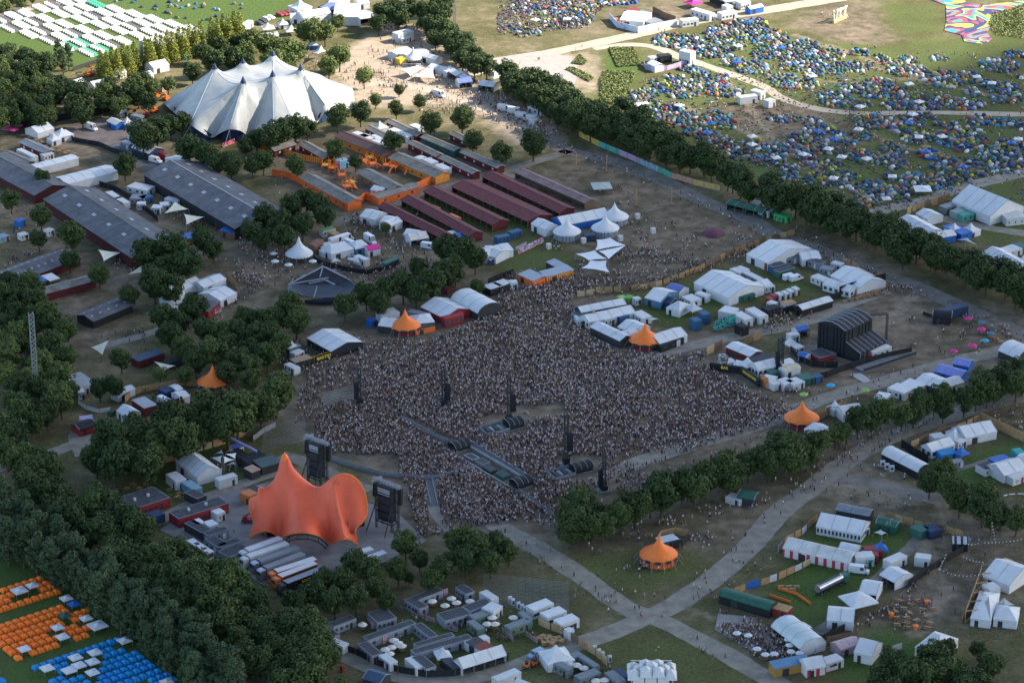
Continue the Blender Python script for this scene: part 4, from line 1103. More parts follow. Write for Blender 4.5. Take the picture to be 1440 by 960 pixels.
for p,q in zip(Al[3:-2],Al[4:-1]):
 c=Ac; a0=(p-c)*.93; b0=(q-c)*.93
 if q.y < Ac.y+6: b.add([(a0.x,a0.y,0),(b0.x,b0.y,0),(b0.x,b0.y,max(1.5,q.z-.2)),(a0.x,a0.y,max(1.5,p.z-.2))],[(0,1,2,3)],NAVY)
b.build('side_curtain',A_)
for x,y,z in ((268,176,6.5),(323,182,6.5),(461,155,6),(254,166,5),(385,189,5)):
 p=G(x,y,z)-Ac; o=Vector((p.x,p.y,0)).normalized()
 b=MB(); b.bar((p.x,p.y,p.z),(p.x+o.x*6,p.y+o.y*6,0),.12,W2); b.build('guy_rope',A_)
 b=MB(); b.tube((p.x,p.y,0),(p.x,p.y,p.z+.4),.14,.12,8,STEEL); b.build('side_pole',A_)

# ------------------------------------------------------------------ the orange main stage
bp=[(350,754,.6),(362,748,3.5),(374,745,4.5),(385,749,3),(394,756,.6),(403,751,5),(418,748,8),(433,748,8.5),(448,752,6),(458,758,2.5),(464.5,763,.5),(473,760,3.5),(483,757,5),(494,758,3.5),(503,764,.5),
 (500,751,4),(501,741,6),(508,735,7),(513,728,8),(516,722,9),(516,708,12.5),(512,690,17),(504,676,20.5),(494,668,22.5),(482,665.5,23),(470,670,21.5),(458,679,19),(446,688,15.5),(430,692,12),
 (400,706,7),(372,700,8),(356,699,9.5),(350.5,706,9),(351,716,7.5),(355,727,5.5),(357,738,3.5)]
pk=[(400.5,642,26,1.1),(367,691,15.5,.9),(469,688,18.5,1.0)]
O_,Oc,Ol=membrane('orange_stage','vast orange peaked stage canopy with an arched hood, beside the two dark screen towers','stage',bp,pk,[(0,27,.9),(0,29,.8),(0,7,1.3),(1,34,.7),(1,0,.6),(2,12,.8),(2,14,.6),(0,(1,),4),(0,(2,),6)],STAGEOR,None,caps=1.6,full=.8)
b=MB(); lp=[p-Oc for p in Ol]
for p,q in zip(lp[:-1],lp[1:]): b.bar(p-Vector((0,0,.1)),q-Vector((0,0,.1)),.35,ORANGE,.5)
b.build('edge_beam',O_)
b=MB(); ar=[G(x,y,z)-Oc for x,y,z in ((402,758,.3),(407,751,6),(418,748.5,8.3),(433,748.5,8.6),(448,753,6.5),(462,764,.3))]
for k in (0,1):
 for p,q in zip(ar[:-1],ar[1:]): b.bar(p-Vector((0,1.2*k,.6+k)),q-Vector((0,1.2*k,.6+k)),.35,DARK)
 for p in ar[1:-1]: b.bar(p-Vector((0,0,.6)),p-Vector((0,1.2,1.6)),.2,DARK)
b.build('arch_truss',O_)
c1=G(440,735); b=MB()
b.box(-17,-9,0,15,9,1.7,DECK); b.box(-17,-9.05,0,15,-9.0,1.6,BLACK); b.box(-15,5,1.7,13,5.3,9,BLACK)
o=b.build('stage_deck',O_); o.location=c1-Oc+Vector((0,3,0)); o.rotation_euler=(0,0,U*.4)
for dx,dy,h in ((-12,-4,3),(-6,2,4),(2,-3,3.2),(8,3,4),(-2,4,2.5),(11,-5,2.5)):
 b=MB(); b.box(-1.3,-.8,0,1.3,.8,h*.6,DARK); b.box(-.6,-.5,h*.6,.7,.5,h,BLACK); o=b.build('flight_case',O_); o.location=c1-Oc+Vector((dx,dy+3,1.71)); o.rotation_euler=(0,0,random.random())
def truss(b,a,c,w=.6,m=None,n=None):
 a=Vector(a); c=Vector(c); d=c-a; L=d.length; n=n or max(2,int(L/w/1.4)); m=m or STEEL
 u=d.cross(Vector((0,0,1))); u=Vector((1,0,0)) if u.length < 1e-4 else u.normalized(); v=u.cross(d).normalized(); cs=[(u*i+v*j)*w/2 for i,j in ((-1,-1),(1,-1),(1,1),(-1,1))]
 for q in cs: b.bar(a+q,c+q,w*.2,m)
 for k in range(n):
  for i in range(4):
   b.bar(a+d*(k/n)+cs[i],a+d*((k+1)/n)+cs[(i+1) % 4],w*.14,m)
def screen_tower(label,px,py,rz,h=17,wd=9):
 t=empty('screen_tower',G(px,py),rz,label,'video screen'); X=wd/2
 b=MB()
 for x in (-X,X):
  for y in (-1.6,1.6): truss(b,(x,y,0),(x,y,h),.55,DARK)
 for z in (2.5,6,9.5,13,h): 
  for y in (-1.6,1.6): b.bar((-X,y,z),(X,y,z),.35,DARK)
  for x in (-X,X): b.bar((x,-1.6,z),(x,1.6,z),.3,DARK)
 b.build('frame',t)
 b=MB(); b.box(-X+.5,-1.35,3,X-.5,1.2,h-1,BLACK); b.build('screen_housing',t)
 for k in range(4):
  b=MB(); b.box(-X+.8,-1.75,4+k*2.8,X-.8,-1.36,6.1+k*2.8,DARK if k < 3 else mat('pale_case',(.3,.32,.36),.4)); b.build('back_panel',t)
 b=MB(); b.box(-X+.7,1.21,3.2,X-.7,1.4,h-1.2,mat('led_screen',(.1,.1,.12),.3)); b.build('screen',t)
 b=MB(); truss(b,(-X-2.5,0,h+.6),(X+2.5,0,h+.6),.9,STEEL); truss(b,(-X-1,-2.4,h+.5),(-X-1,2.6,h+.5),.7,STEEL); b.build('roof_truss',t)
 for s in (-1,1):
  b=MB()
  for k in range(9): b.box(-.65,-.5-.04*k,-k*.62,.65,.5-.04*k,-k*.62-.55,BLACK)
  o=b.build('speaker_array',t); o.location=(s*(X+2),.6,h-.2)
 for s in (-1,1):
  b=MB(); b.bar((s*X,-1.6,h*.6),(s*(X+.6),-6,0),.25,DARK); b.build('brace',t)
 return t
screen_tower('tall dark screen tower left of the arched hood of the orange stage',447,680,R(-38),15.5,5.5)
screen_tower('tall dark screen tower right of the arched hood, beside the packed crowd',545,742,R(-38),15.5,6.5)
def lattice_mast(label,px,py,h,w=1.2,name='speaker_mast',m=None,stack=True,rz=.3,side=1):
 t=empty(name,G(px,py),rz,label,'speaker mast' if stack else 'mast'); b=MB(); truss(b,(0,0,0),(0,0,h),w,m or DARK,int(h/1.6)); b.build('lattice',t)
 b=MB(); b.box(-2.2,-2.2,0,2.2,2.2,.5,DECK); b.build('base',t)
 if stack:
  b=MB()
  for k in range(10): b.box(-.75,-.55-.05*k,-k*.62,.75,.55-.05*k,-k*.62-.56,BLACK)
  o=b.build('speaker_array',t); o.location=(side*1.35,-.4,h*.62); b=MB(); b.bar((0,0,h*.63),(side*2,-.4,h*.63),.25,DARK); b.bar((0,0,h*.95),(side*1.35,-.4,h*.63),.08,DARK); b.build('hoist_arm',t)
  b=MB(); b.box(-1.1,-1.1,h*.05,1.1,1.1,h*.16,BLACK); b.build('winch_cover',t)
 return t
lattice_mast('slim black speaker mast in the crowd, leftmost of the masts',506,568,14,.9,side=-1)
lattice_mast('black speaker mast with a thick speaker hang, right of the leftmost mast',624,571,14,1.1)
lattice_mast('black speaker mast beside the upper mixing platform',716,594,17,1.1)
lattice_mast('tallest black speaker mast, beside the mixing platform near the trodden path',796,654,19,1.2)
lattice_mast('speaker mast with two hanging arrays, at the trees below the trodden path',849,690,13,1.0,side=-1)
def mix_tent(label,px,py,rz,L=9,Wd=7,plat=8):
 t=empty('mixing_tent',G(px,py),rz,label,'mixing tent'); b=MB(); n=10
 for x0,x1 in ((-L/2,-L*.17),(-L*.16,L*.16),(L*.17,L/2)):
  pr=[(math.cos(PI*k/n)*Wd/2,1.8+math.sin(PI*k/n)*1.5) for k in range(n+1)]
  b.add([(x0,y,z) for y,z in pr]+[(x1,y,z) for y,z in pr],[(k,k+1,n+2+k,n+1+k) for k in range(n)],BLACK)
 b.build('arched_roof',t); b=MB(); b.box(-L/2+.2,-Wd/2+.1,.6,L/2-.2,Wd/2-.1,1.8,BLACK); b.box(-L/2+.3,-Wd/2-.3,0,L/2-.3,Wd/2+.3,.6,DECK); b.build('body',t)
 for x in (-L*.5,-L*.165,L*.165,L*.5):
  b=MB(); pr=[(x,math.cos(PI*k/n)*Wd/2*1.03,1.8+math.sin(PI*k/n)*1.56) for k in range(n+1)]
  for p,q in zip(pr[:-1],pr[1:]): b.bar(p,q,.13,CONTG)
  b.build('hoop',t)
 if plat:
  b=MB(); b.box(-L/2-plat,-Wd/2-.5,0,-L/2-.1,Wd/2+.5,.7,DECK); b.build('platform',t)
  b=MB()
  for k in range(4): b.box(-L/2-plat+1+k*1.6,-2,.7,-L/2-plat+2+k*1.6,1.2,1.7,CONTG if k % 2 else DARK)
  b.build('mixing_desk',t); b=MB()
  for y in (-Wd/2-.5,Wd/2+.5): b.box(-L/2-plat,y-.05,.7,-L/2-.2,y+.05,1.8,CONTG)
  b.box(-L/2-plat-.05,-Wd/2-.5,.7,-L/2-plat+.05,Wd/2+.5,1.8,CONTG); b.build('railing',t)
 return t
mix_tent('arched black mixing tent at the upper left end of the runway among the crowd',646,631,U,6.6,5.2,0)
mix_tent('arched black mixing tent at the lower right end of the runway, above the tree clump',733,683,U,6.6,5.2,0)
mix_tent('arched black mixing tent with platform beside the tallest speaker mast',817,662,U*.8,7,5,8)
mix_tent('arched black mixing tent at the foot of the middle speaker mast',722,600,U*.8,6,5.5,9)
# runway between the two tents
t=empty('runway',G(690,655),U-PI/2,'long low grey runway with platforms between two black arched tents in the crowd','stage runway')
b=MB(); b.box(-16,1.8,0,16,3.0,1.2,DECK); b.build('walkway',t)
for x,y,m in ((-8,-2,SILV),(-3,-1.2,CONTG),(3,-2.5,DARK),(9,-1.5,CONTGR)):
 b=MB(); b.box(-2.3,-1.6,0,2.3,1.6,1.1,m); b.box(-2.0,-1.3,1.1,2.0,1.3,1.15,DARK); o=b.build('platform',t); o.location=(x,y,0)
for y in (5,-5.5):
 b=MB(); b.box(-20,y-.12,0,20,y+.12,1.15,STEEL); b.build('barrier',t)
# crowd barriers: curved low walls with a service lane
def barrier(label,pts,wd=1.1,h=1.15,m=None):
 P=[G(x,y) for x,y in pts]; t=empty('crowd_barrier',P[0],0,label,'crowd barrier')
 for a,c in zip(P[:-1],P[1:]):
  d=c-a; n=Vector((-d.y,d.x,0)).normalized()*wd/2; mb=MB()
  for s in (-1,1): mb.bar(a-P[0]+n*s+Vector((0,0,h/2)),c-P[0]+n*s+Vector((0,0,h/2)),.1,m or STEEL,h)
  mb.bar(a-P[0]+Vector((0,0,.12)),c-P[0]+Vector((0,0,.12)),wd,DECK,.14); mb.build('section',t)
 FREE.append(np.array([(p.x,p.y) for p in [q+Vector((0,wd*.9,0)) for q in P]+[q-Vector((0,wd*.9,0)) for q in P[::-1]]]))
 return t
barrier('long curved grey crowd barrier in front of the orange stage',[(463,645),(500,658),(530,666),(565,671),(600,673),(612,673),(632,668),(655,660),(664,656)])
barrier('straight grey crowd barrier from the left mast down to the upper arched tent',[(562,589),(575,595),(590,604),(605,612),(628,622)])
barrier('grey crowd barrier lane beside the runway towards the lower arched tent',[(668,628),(690,642),(712,656),(735,671)])
barrier('grey crowd barrier running away from the lower arched tent towards the wide path',[(726,690),(745,703),(762,715),(780,728)])
barrier('pale crowd barrier at the foot of the right screen tower',[(603,676),(607,695),(611,712)],2.2)
# corridors without people
for pl in ([(560,588),(570,584),(632,615),(640,624),(620,626)],[(628,617),(660,620),(752,684),(752,694),(728,695),(695,680),(668,662),(648,645)],
  [(440,628),(470,640),(470,652),(440,646)],[(330,640),(560,640),(560,800),(330,800)] ,[(520,672),(566,672),(590,760),(520,760)],
  [(782,642),(840,642),(842,675),(782,680)],[(680,583),(742,583),(742,612),(675,614)],[(372,610),(440,588),(446,625),(380,640)],
  [(700,570),(738,570),(745,578),(722,588)],[(855,650),(905,638),(960,640),(905,655)],[(740,572),(790,568),(800,585),(745,592)],[(598,672),(614,674),(622,745),(604,745)]): FREE.append(gpoly(pl))
# tiered barrier rows
def barrier_rows(label,a,b_,n,dy,h=1.1):
 A=G(*a); B=G(*b_); t=empty('barrier_rows',A,0,label,'crowd barriers')
 for k in range(n):
  p=Vector((0,-dy*k,0)); mb=MB(); d=B-A; L=int(d.length/2.2)
  for j in range(L):
   q=p+d*(j/L)+Vector((0,math.sin(j*.5)*.5,0)); r=p+d*((j+.9)/L)+Vector((0,math.sin((j+1)*.5)*.5,0))
   for z in (.1,.55,1.1): mb.bar(q+Vector((0,0,z)),r+Vector((0,0,z)),.07,STEEL)
   mb.bar(q,q+Vector((0,0,1.1)),.07,STEEL)
  mb.build('barrier_line',t)
 return t
barrier_rows('rows of steel queue barriers on grass below the tree clump',(680,812),(800,822),8,2.6)
barrier_rows('rows of steel queue barriers fanning left of the left screen tower',(372,606),(432,590),6,3.4)
barrier_rows('short rows of steel barriers inside the crowd by the leftmost mast',(455,556),(500,546),5,2.6)
for pl in ([(675,806),(805,816),(802,850),(675,845)],[(450,552),(502,542),(500,565),(455,570)]): FREE.append(gpoly(pl))
# ------------------------------------------------------------------ barns and long roofs
barn('large slate-roofed barn on the left with two rows of small rooflights',(60,280,185,363),24,5,3.5,SLATE,mat('barn_dark_red',(.06,.012,.014),.85),6,openside=False)  # wall boards in a darker red than the other barns
barn('largest slate-roofed barn, right of the cream sails, with white ridge stripe',(200,245,330,322),27,5,3.5,SLATE,BLACK,7,openside=False,ridge_c=SKYL)
barn('half hidden slate-roofed barn at the left edge beside the round tree',(-40,228,48,275),18,4,2.5,SLATE,mat('barn_dark_red',(.06,.012,.014),.85),0,openside=False)
barn('low slate roof with two lines of dashes left of the dark red shed',(-12,385,82,350),-14,3.5,2,SLATE,DRED,10,openside=False)
barn('grey-roofed dark red shed below the blue and white stall sheets',(38,409,125,386),-7,3.2,.8,GREYROOF,DRED,0,openside=False)
barn('slate shed with a line of seven rooflights and a pink wall',(105,443,163,419),-10,3.2,1.4,SLATE,BLACK,5,openside=False)
t=barn('grey roof on dark timber north of the long white canopy',(0,217,35,232),6,3,.9,GREYROOF,WOODD,0)
barn('grey-blue corrugated roof beside a white trailer, left edge',(25,200,62,216),6,3,.7,mat('blue_grey_roof',(.2,.22,.25),.7,.2,.4),DRED,0,openside=False)
ys=[((386,213,418,203),6,'grey barn roof at the left end of the orange slatted fence'),((418,203,455,224),6,'grey barn roof running towards the round tree in the orange yard')]
for e,w_,l in ys: barn(l,e,w_,3,1.1,GREYROOF,DRED,0,openside=False)
barn('brown-roofed long barn with an orange slatted front under a round tree',(469,192,540,220),9,3.4,1.5,mat('brown_roofing',(.13,.075,.07),.85,.2,.4),ORS,0,openside=False)
barn('grey-brown barn with orange slatted front, right of the brown-roofed one',(545,222,612,250),9,3.4,1.5,GREYROOF,ORS,0,openside=False)
for e,l in [((541,171,585,192),'narrow grey stable roof beside the white stall trucks'),((590,193,638,213),'narrow grey stable roof with green sides between two dark trees'),((645,214,699,237),'narrow grey stable roof with a painted graffiti side'),
   ((511,180,540,194),'short narrow grey roof between white cabins'),((571,201,613,221),'narrow grey stable roof beside three small white cabins'),((615,222,664,245),'narrow grey stable roof nearest the dark red barns'),((630,188,655,200),'grey roof half under the two dark round trees')]:
 barn(l,e,5,3,.8,GREYROOF,DRED if 'green' not in l else CONTGR,0,openside=False)
barn('grey-roofed barn with orange-red wall at the lower left of the orange yard',(422,251,488,287),8,3.4,1.4,GREYROOF,ORW,0,openside=False)
barn('grey-roofed barn inside the orange yard above the small white hut',(501,243,548,268),8,3.4,1.4,GREYROOF,WOODD,0,openside=False)
barn('pale grey roof behind the wavy orange wall',(532,280,592,262),6,3.2,.8,GREYROOF,ORW,0,openside=False)
for e,w_,l in [((530,291,622,336),6.5,'dark red barn roof, lowest and narrowest of the five, beside the small trees'),((562,281,658,333),8,'dark red barn roof, second from the bottom'),((594,269,692,317),9,'dark red barn roof, middle one of the five'),
    ((633,262,742,312),13,'dark red barn roof, widest of the five, beside the white van'),((676,248,786,300),9,'dark red barn roof, uppermost of the five')]:
 barn(l,e,w_,3.2,1.5,REDROOF,DRED,0,openside=True,posts=12,ridge_c=mat('ridge_red',(.2,.07,.07),.8))
barn('greyish pink barn roof with graffiti end, above the dark red barns',(722,242,822,286),6.5,3.2,1.0,mat('faded_pink_roof',(.22,.15,.15),.85,.2,.3),WOODD,0,openside=True,posts=12)
for k,e in enumerate([((600,290,612,295)),((627,302,640,308))]): container('orange container between two dark red barns, %s' % ('left one' if k == 0 else 'right one'),e,3,2.6,CONTO,win=0)
# graffiti / printed banners (abstract painted colour)
def mural(name,cols,sc=1.2):
 if name in _mats: return _mats[name]
 m=bpy.data.materials.new(name); m.use_nodes=True; t=m.node_tree; b=t.nodes['Principled BSDF']; b.inputs['Roughness'].default_value=.7
 tc=t.nodes.new('ShaderNodeTexCoord'); n=t.nodes.new('ShaderNodeTexNoise'); n.inputs['Scale'].default_value=sc; n.inputs['Detail'].default_value=2; n.inputs['Distortion'].default_value=1.2
 t.links.new(tc.outputs['Object'],n.inputs['Vector']); r=t.nodes.new('ShaderNodeValToRGB'); r.color_ramp.interpolation='CONSTANT'; e=r.color_ramp.elements
 for k,c in enumerate(cols):
  q=e[k] if k < 2 else e.new(1); q.position=.28+.44*k/len(cols); q.color=(*c,1)
 t.links.new(n.outputs['Fac'],r.inputs[0]); t.links.new(r.outputs[0],b.inputs['Base Color']); _mats[name]=m; return m
def banner(label,pts,h,m,name='painted_banner',cat='banner',lean=0): return fence(label,pts,h,m,name,cat,th=.12,step=6)
GRAF=mural('graffiti_paint',[(.5,.5,.5),(.1,.1,.3),(.6,.1,.1),(.6,.6,.6),(.1,.3,.5)],.5)
banner('graffiti on the side of a narrow grey stable',[(648,219),(700,243)],2.2,GRAF)
banner('graffiti banner on grass left of the blue-walled marquee',[(728,358),(764,341)],2.4,GRAF)
banner('white wavy printed banner below the small blue tents',[(725,353),(740,345)],1.5,mural('pale_print',[(.6,.6,.6),(.4,.5,.5),(.6,.5,.55)],.5))
banner('yellow part of the long painted wall along the tree belt',[(814,192),(828,199),(842,206)],2.6,mural('yellow_wall_paint',[(.5,.33,.03),(.6,.42,.06),(.35,.3,.08),(.5,.35,.05)],.3))
banner('turquoise part of the long painted wall along the tree belt',[(842,206),(856,212),(871,218)],2.6,mural('turquoise_wall_paint',[(.03,.25,.22),(.06,.35,.3),(.1,.3,.2),(.03,.2,.25)],.3))
banner('lilac part of the long painted wall along the tree belt',[(871,218),(885,224),(898,230)],2.6,mural('lilac_wall_paint',[(.28,.16,.3),(.4,.25,.35),(.3,.3,.4),(.35,.15,.25)],.3))
banner('pale blue part of the long painted wall along the tree belt',[(898,230),(912,236),(926,242)],2.6,mural('blue_wall_paint',[(.1,.25,.35),(.2,.35,.4),(.15,.2,.3),(.3,.35,.35)],.3))
banner('green part of the long painted wall along the tree belt',[(926,242),(945,251)],2.6,mural('green_wall_paint',[(.03,.22,.16),(.05,.3,.2),(.1,.25,.2)],.3))
banner('salmon part of the long painted wall along the tree belt',[(945,251),(960,255),(975,260)],2.6,mural('salmon_wall_paint',[(.35,.15,.1),(.4,.22,.15),(.3,.2,.15)],.3))
banner('ochre end of the long painted wall along the tree belt',[(975,260),(992,264),(1012,269)],2.6,mural('ochre_wall_paint',[(.35,.26,.08),(.42,.32,.12),(.3,.25,.12)],.3))
t=banner('turquoise and black graffiti wall beside two white trailers',[(1003,467),(1034,457)],4.5,mural('teal_graffiti',[(.02,.03,.03),(.02,.35,.33),(.03,.03,.03),(.05,.45,.42),(.02,.2,.2)],.45))
banner('pink painted wall of the slate shed',[(130,447),(158,438)],3,mural('pink_wall_paint',[(.45,.05,.2),(.6,.12,.3),(.35,.04,.15)],.5))
banner('blue script-like lettering wall before the white concert tent',[(336,207),(362,199)],2.2,mural('blue_script',[(.02,.06,.12),(.02,.3,.5),(.02,.08,.15),(.03,.35,.6)],.8))
banner('red and white lettering wall before the white concert tent',[(313,208),(330,201)],2.0,mural('red_script',[(.1,.02,.04),(.6,.03,.12),(.5,.4,.4),(.6,.05,.15)],.8))
# orange walls and yard fences
fence('wavy orange wall at the lower edge of the orange yard',[(489,293),(508,286),(514,281),(522,283),(533,279),(560,280),(577,272),(607,258)],3.4,ORW,'orange_wall','wall',.15)
fence('orange wall along the lower left barn of the orange yard',[(383,247),(404,250),(420,258),(440,267),(462,278),(489,293)],3.0,ORW,'orange_wall','wall',.15)
fence('orange slatted fence below the two grey roofs',[(362,214),(385,213),(405,220),(430,227),(455,231)],2.8,ORS,'slatted_fence','fence')
fence('orange slatted fence from the brown barn to the graffiti gable',[(541,221),(550,225),(575,236),(600,247),(616,252)],2.6,ORS,'slatted_fence','fence')
fence('dark screen fence along the tree plot at the upper left',[(20,182),(60,174),(100,168),(150,158),(190,146)],3,BLACK,'screen_fence','fence')
fence('dark screen fence between camping lawn and conifers',[(103,100),(140,88),(170,80),(210,70)],2,DARK,'screen_fence','fence')

# ------------------------------------------------------------------ upper left: behind and beside the white tent
Q=marquee; K=container; V=van
Q('white marquee at the dark fence, upper left yard',(35,181,58,174),-9,2.6)
pagoda('peaked white tent with a white annex, larger of the pair in the upper left yard',87,188,8,rz=U,walls=True)
pagoda('small peaked white tent left of a larger one in the upper left yard',76,195,5,rz=U,walls=True)
V('white box truck parked on the brown paved yard',(124,172,133,175),L=6.5,h=3,name='box_truck',cat='truck')
K('small white toilet trailer right of the brown paved yard',(168,157,179,155),3.5,2.8,win=2)
K('dark grey cabin under the trees beside a white pagoda',(183,162,197,165),3,2.8,CONTG)
pagoda('white pagoda on a blue base beside a dark grey cabin',179,172,4.5,rz=U,walls=True,wm=BLUE)
K('white cabin among trees above the toilet trailer',(203,140,214,138),3,3)
K('long white trailer at the sandy corner left of the white concert tent',(228,121,247,116),3,3)
Q('white roofed marquee with navy walls below the white concert tent',(185,207,210,216),8,3,wm=NAVY)
K('grey cabin left of the navy-walled marquee',(169,199,181,204),3,2.6,CONTG)
K('pale grey container above the navy-walled marquee',(183,190,196,187),2.6,2.6)
Q('white canopy with blue wall beside the grey cabin',(150,170,163,176),5,2.6,wm=BLUE,rm=W2)
V('red delivery truck parked right of the navy-walled marquee',(225,213,237,218),RED,6.5,3,'box_truck','truck')
V('white truck parked beside the red one',(212,219,225,222),None,6,2.6)
Q('white flat canopy above the large slate barn',(232,222,255,217),-9,3,flat=True,rise=.5)
Q('longest white canopy roof on the left, upper one of two',(37,233,100,217),-6,3.4,rise=.6,open_front=True)
Q('wide white roof on the left, lower one of two',(76,250,148,232),-10,3.6,rise=1.2,open_front=True)
K('white semi-trailer beside the corrugated roofs, left edge',(23,210,46,221),2.6,3.6,win=0,wheels=True)
K('white container at the end of the grey timber roof',(62,219,76,215),2.6,2.8)
K('white container left of the two long canopies',(28,228,48,224),3,2.8)
fence('dark fence around the brown paved yard',[(92,192),(105,200),(140,206),(160,215),(185,222),(210,226)],2.2,BLACK,'screen_fence','fence')
Q('white marquee in the trees at the far left edge',(0,132,18,126),6,3)
Q('white marquee in the trees beside the light path',(55,126,68,121),-6,3)
Q('white tent roof under trees, right of the orange machine',(132,121,150,117),6,3)
Q('white stall roof between conifers and broadleaf trees',(162,104,178,101),6,3)
Q('bright white marquee behind the olive tree',(216,96,238,91),8,3)
Q('white pointed marquee under the poplars beside the concert tent path',(203,108,216,104),5,3)
K('teal stall between conifers and the concert tent trees',(258,76,270,71),3,2.8,TEAL,name='stall',cat='stall')
Q('low white roof at the far left edge above the slate barns',(0,140,10,150),5,3)
Q('white stall roof near the orange machine, left',(108,118,120,114),5,3)
K('white truck trailer at the right end of the conifer row',(345,36,356,29),2.8,3.2)
def machine(label,px,py,m,rz=0,name='boom_lift'):
 t=empty(name,G(px,py),rz,label,'lifting machine'); b=MB(); b.box(-1.6,-1.1,.5,1.6,1.1,1.4,m); b.box(-1.2,-.8,1.4,.2,.8,2.2,m); b.build('chassis',t)
 b=MB(); b.bar((-.8,0,2),(2.6,0,4.6),.35,m); b.bar((2.6,0,4.6),(5.2,0,3.4),.28,m); b.build('arm',t)
 b=MB(); b.box(4.8,-.8,2.3,6,.8,2.45,DARK); 
 for y in (-.8,.8): b.box(4.8,y-.03,2.45,6,y+.03,3.4,m)
 b.build('basket',t)
 for x in (-1.1,1.1):
  for y in (-1.1,1.1): wheel(t,x,y,.5,.35)
 return t
machine('orange and red machine on the green strip below the conifers',122,108,ORANGE,.4); machine('red machine beside the orange one below the conifers',129,106,RED,2)
machine('orange boom lift beside the long white trailer',222,137,ORANGE,.8); machine('orange boom lift at the corner of the white concert tent',234,141,ORANGE,2.2)
machine('orange boom lift on the dark pavement left of the white concert tent',217,158,ORANGE,3.6); machine('small red lift on the dark pavement left of the white concert tent',206,165,RED,3)
t=empty('banner_tower',G(200,88),0,'tall white banner tower standing in the conifer row','tower'); b=MB(); b.box(-.9,-.9,.0,.9,.9,11,W); b.build('banner',t); b=MB(); b.box(-1.2,-1.2,0,1.2,1.2,.3,DARK); b.build('base',t); window(t,0,-.93,3,1.2,6,name='panel',m=W2)
for k,(x,y,c,s) in enumerate([(100,7,YEL,''),(365,30,DARK,'first'),(370,27,DARK,'second'),(375,24,mat('pale_car',(.5,.5,.52),.3),'third'),(381,22,mat('white_car_paint',(.65,.66,.68),.25,.04),'fourth'),(394,18,RED,'left red'),(400,17,RED,'middle red'),(407,16,RED,'right red')]):
 if k: V('%s parked car in the row along the camping lawn below the blue roof' % s,(x-2.6,y-.5,x+2.6,y+1.2),c,4.4,1.6,'parked_car','car','cars parked beside the camping lawn')

# ------------------------------------------------------------------ top centre
pagoda('white peaked entrance tent on the camping lawn at the top',422,9,9,2.8,3.5,rz=U,walls=True)
Q('blue flat roof on poles at the top',(450,10,470,14),12,3,flat=True,rise=.3,rm=mat('dusty_blue',(.12,.16,.4),.6),open_front=True)
Q('long white marquee with grey wall, left of the white hall at the top',(427,25,466,18),8,4,rm=W)
Q('widest white hall roof at the top centre',(469,24,504,24),22,4.5,rise=1)
Q('white open pavilion roof at the top centre',(507,27,530,23),12,4,rise=1,open_front=True)
Q('white low tent left of the long marquee',(409,26,430,25),7,3)
Q('white tent at the top edge behind the blue roof',(462,4,484,6),8,3); Q('white trailer tent at the top edge above the trees',(505,6,520,4),7,3)
pagoda('white tent left of the red cars at the top',377,39,6,rz=.3); pagoda('small white tent beside the yellow stall at the top',398,33,4.5,rz=.3,walls=True); pagoda('cream pointed tent behind the olive trees',410,42,6,rz=.3,m=CREAM)
Q('white canopy behind the olive trees at the top',(372,52,392,50),5,3)
sail('pointed white sail canopy between two bright green trees',[(437,75,2),(452,64,6),(458,72,3),(447,76,5)],W)
pagoda('small white and blue tent beside the pointed sail',440,62,4.5,rz=.2,wm=BLUE,walls=True)
bartent('round white spired bar with sign board, on the sunlit sand',581,89,4.0,W,2.7,4.6,cat='bar tent',skirt=None,poles=8)
t=banner('white round sign board of the spired bar reading COCKTAILS',[(566,94),(575,94.6),(584,94.8),(592,94)],1.7,W,'sign_board','sign')
sign('COCKTAILS',(567,94.6),(588,95),1.0,1.25,DARK,t)
K('yellow cube stall beside the spired bar',(562,84,576,81),3.5,3,YEL,name='stall',cat='stall',win=0)
Q('white stall roof facing the sand, left of two by the spired bar',(545,73,566,66),-6,3,rise=.7); Q('larger white stall roof above the spired bar',(560,76,588,68),-9,3,rise=.9,open_front=True)
K('white stacked cabins under the belt trees above the spired bar',(560,49,582,44),5,4.4); K('white cabin beside the stacked cabins',(566,55,580,51),3,2.8)
sail('white four-cornered sail left of a twin, on the sunlit grass',[(563,97,3.5),(577,107,2),(598,95,4),(588,92,3)],W); sail('white four-cornered sail right of a twin, on the sunlit grass',[(579,108,2),(612,111,2.5),(610,94,4.5),(600,95,4)],W)
Q('long white stall tent under the belt, uppermost',(602,94,628,101),5,3); Q('long white stall tent under the belt, middle',(625,97,642,107),5,3,open_front=True); Q('white stall with dark front at the belt',(640,103,652,112),5,3,wm=DARK)
Q('grey stall row hidden at the foot of the belt',(590,78,612,84),5,3,rm=W2)
V('white camper van on the sandy cross path',(611,125,624,129),None,7,3,'camper_van','camper van')
Q('blue-roofed stall under the belt',(646,117,664,115),6,2.8,rm=mat('dusty_blue',(.12,.16,.4)),open_front=True)
Q('white roofed stall right of the blue-roofed one',(672,119,694,122),7,3,rise=1,open_front=True); pagoda('small white stall above the roofed stall at the belt',696,107,5,rz=U)
for k,(x,y) in enumerate([(704,146),(718,150),(729,157),(744,161)]): V('white delivery truck, %s in the line between the belt and the food stalls' % ('first','second','third','fourth')[k],(x,y,x+13,y+2),None,7,3.2,'box_truck','truck')
K('small white cube cabin right of the delivery trucks',(751,170,758,167),3,3)
K('white cabin row behind the stalls, under the dark belt',(742,150,762,156),2.8,2.8)
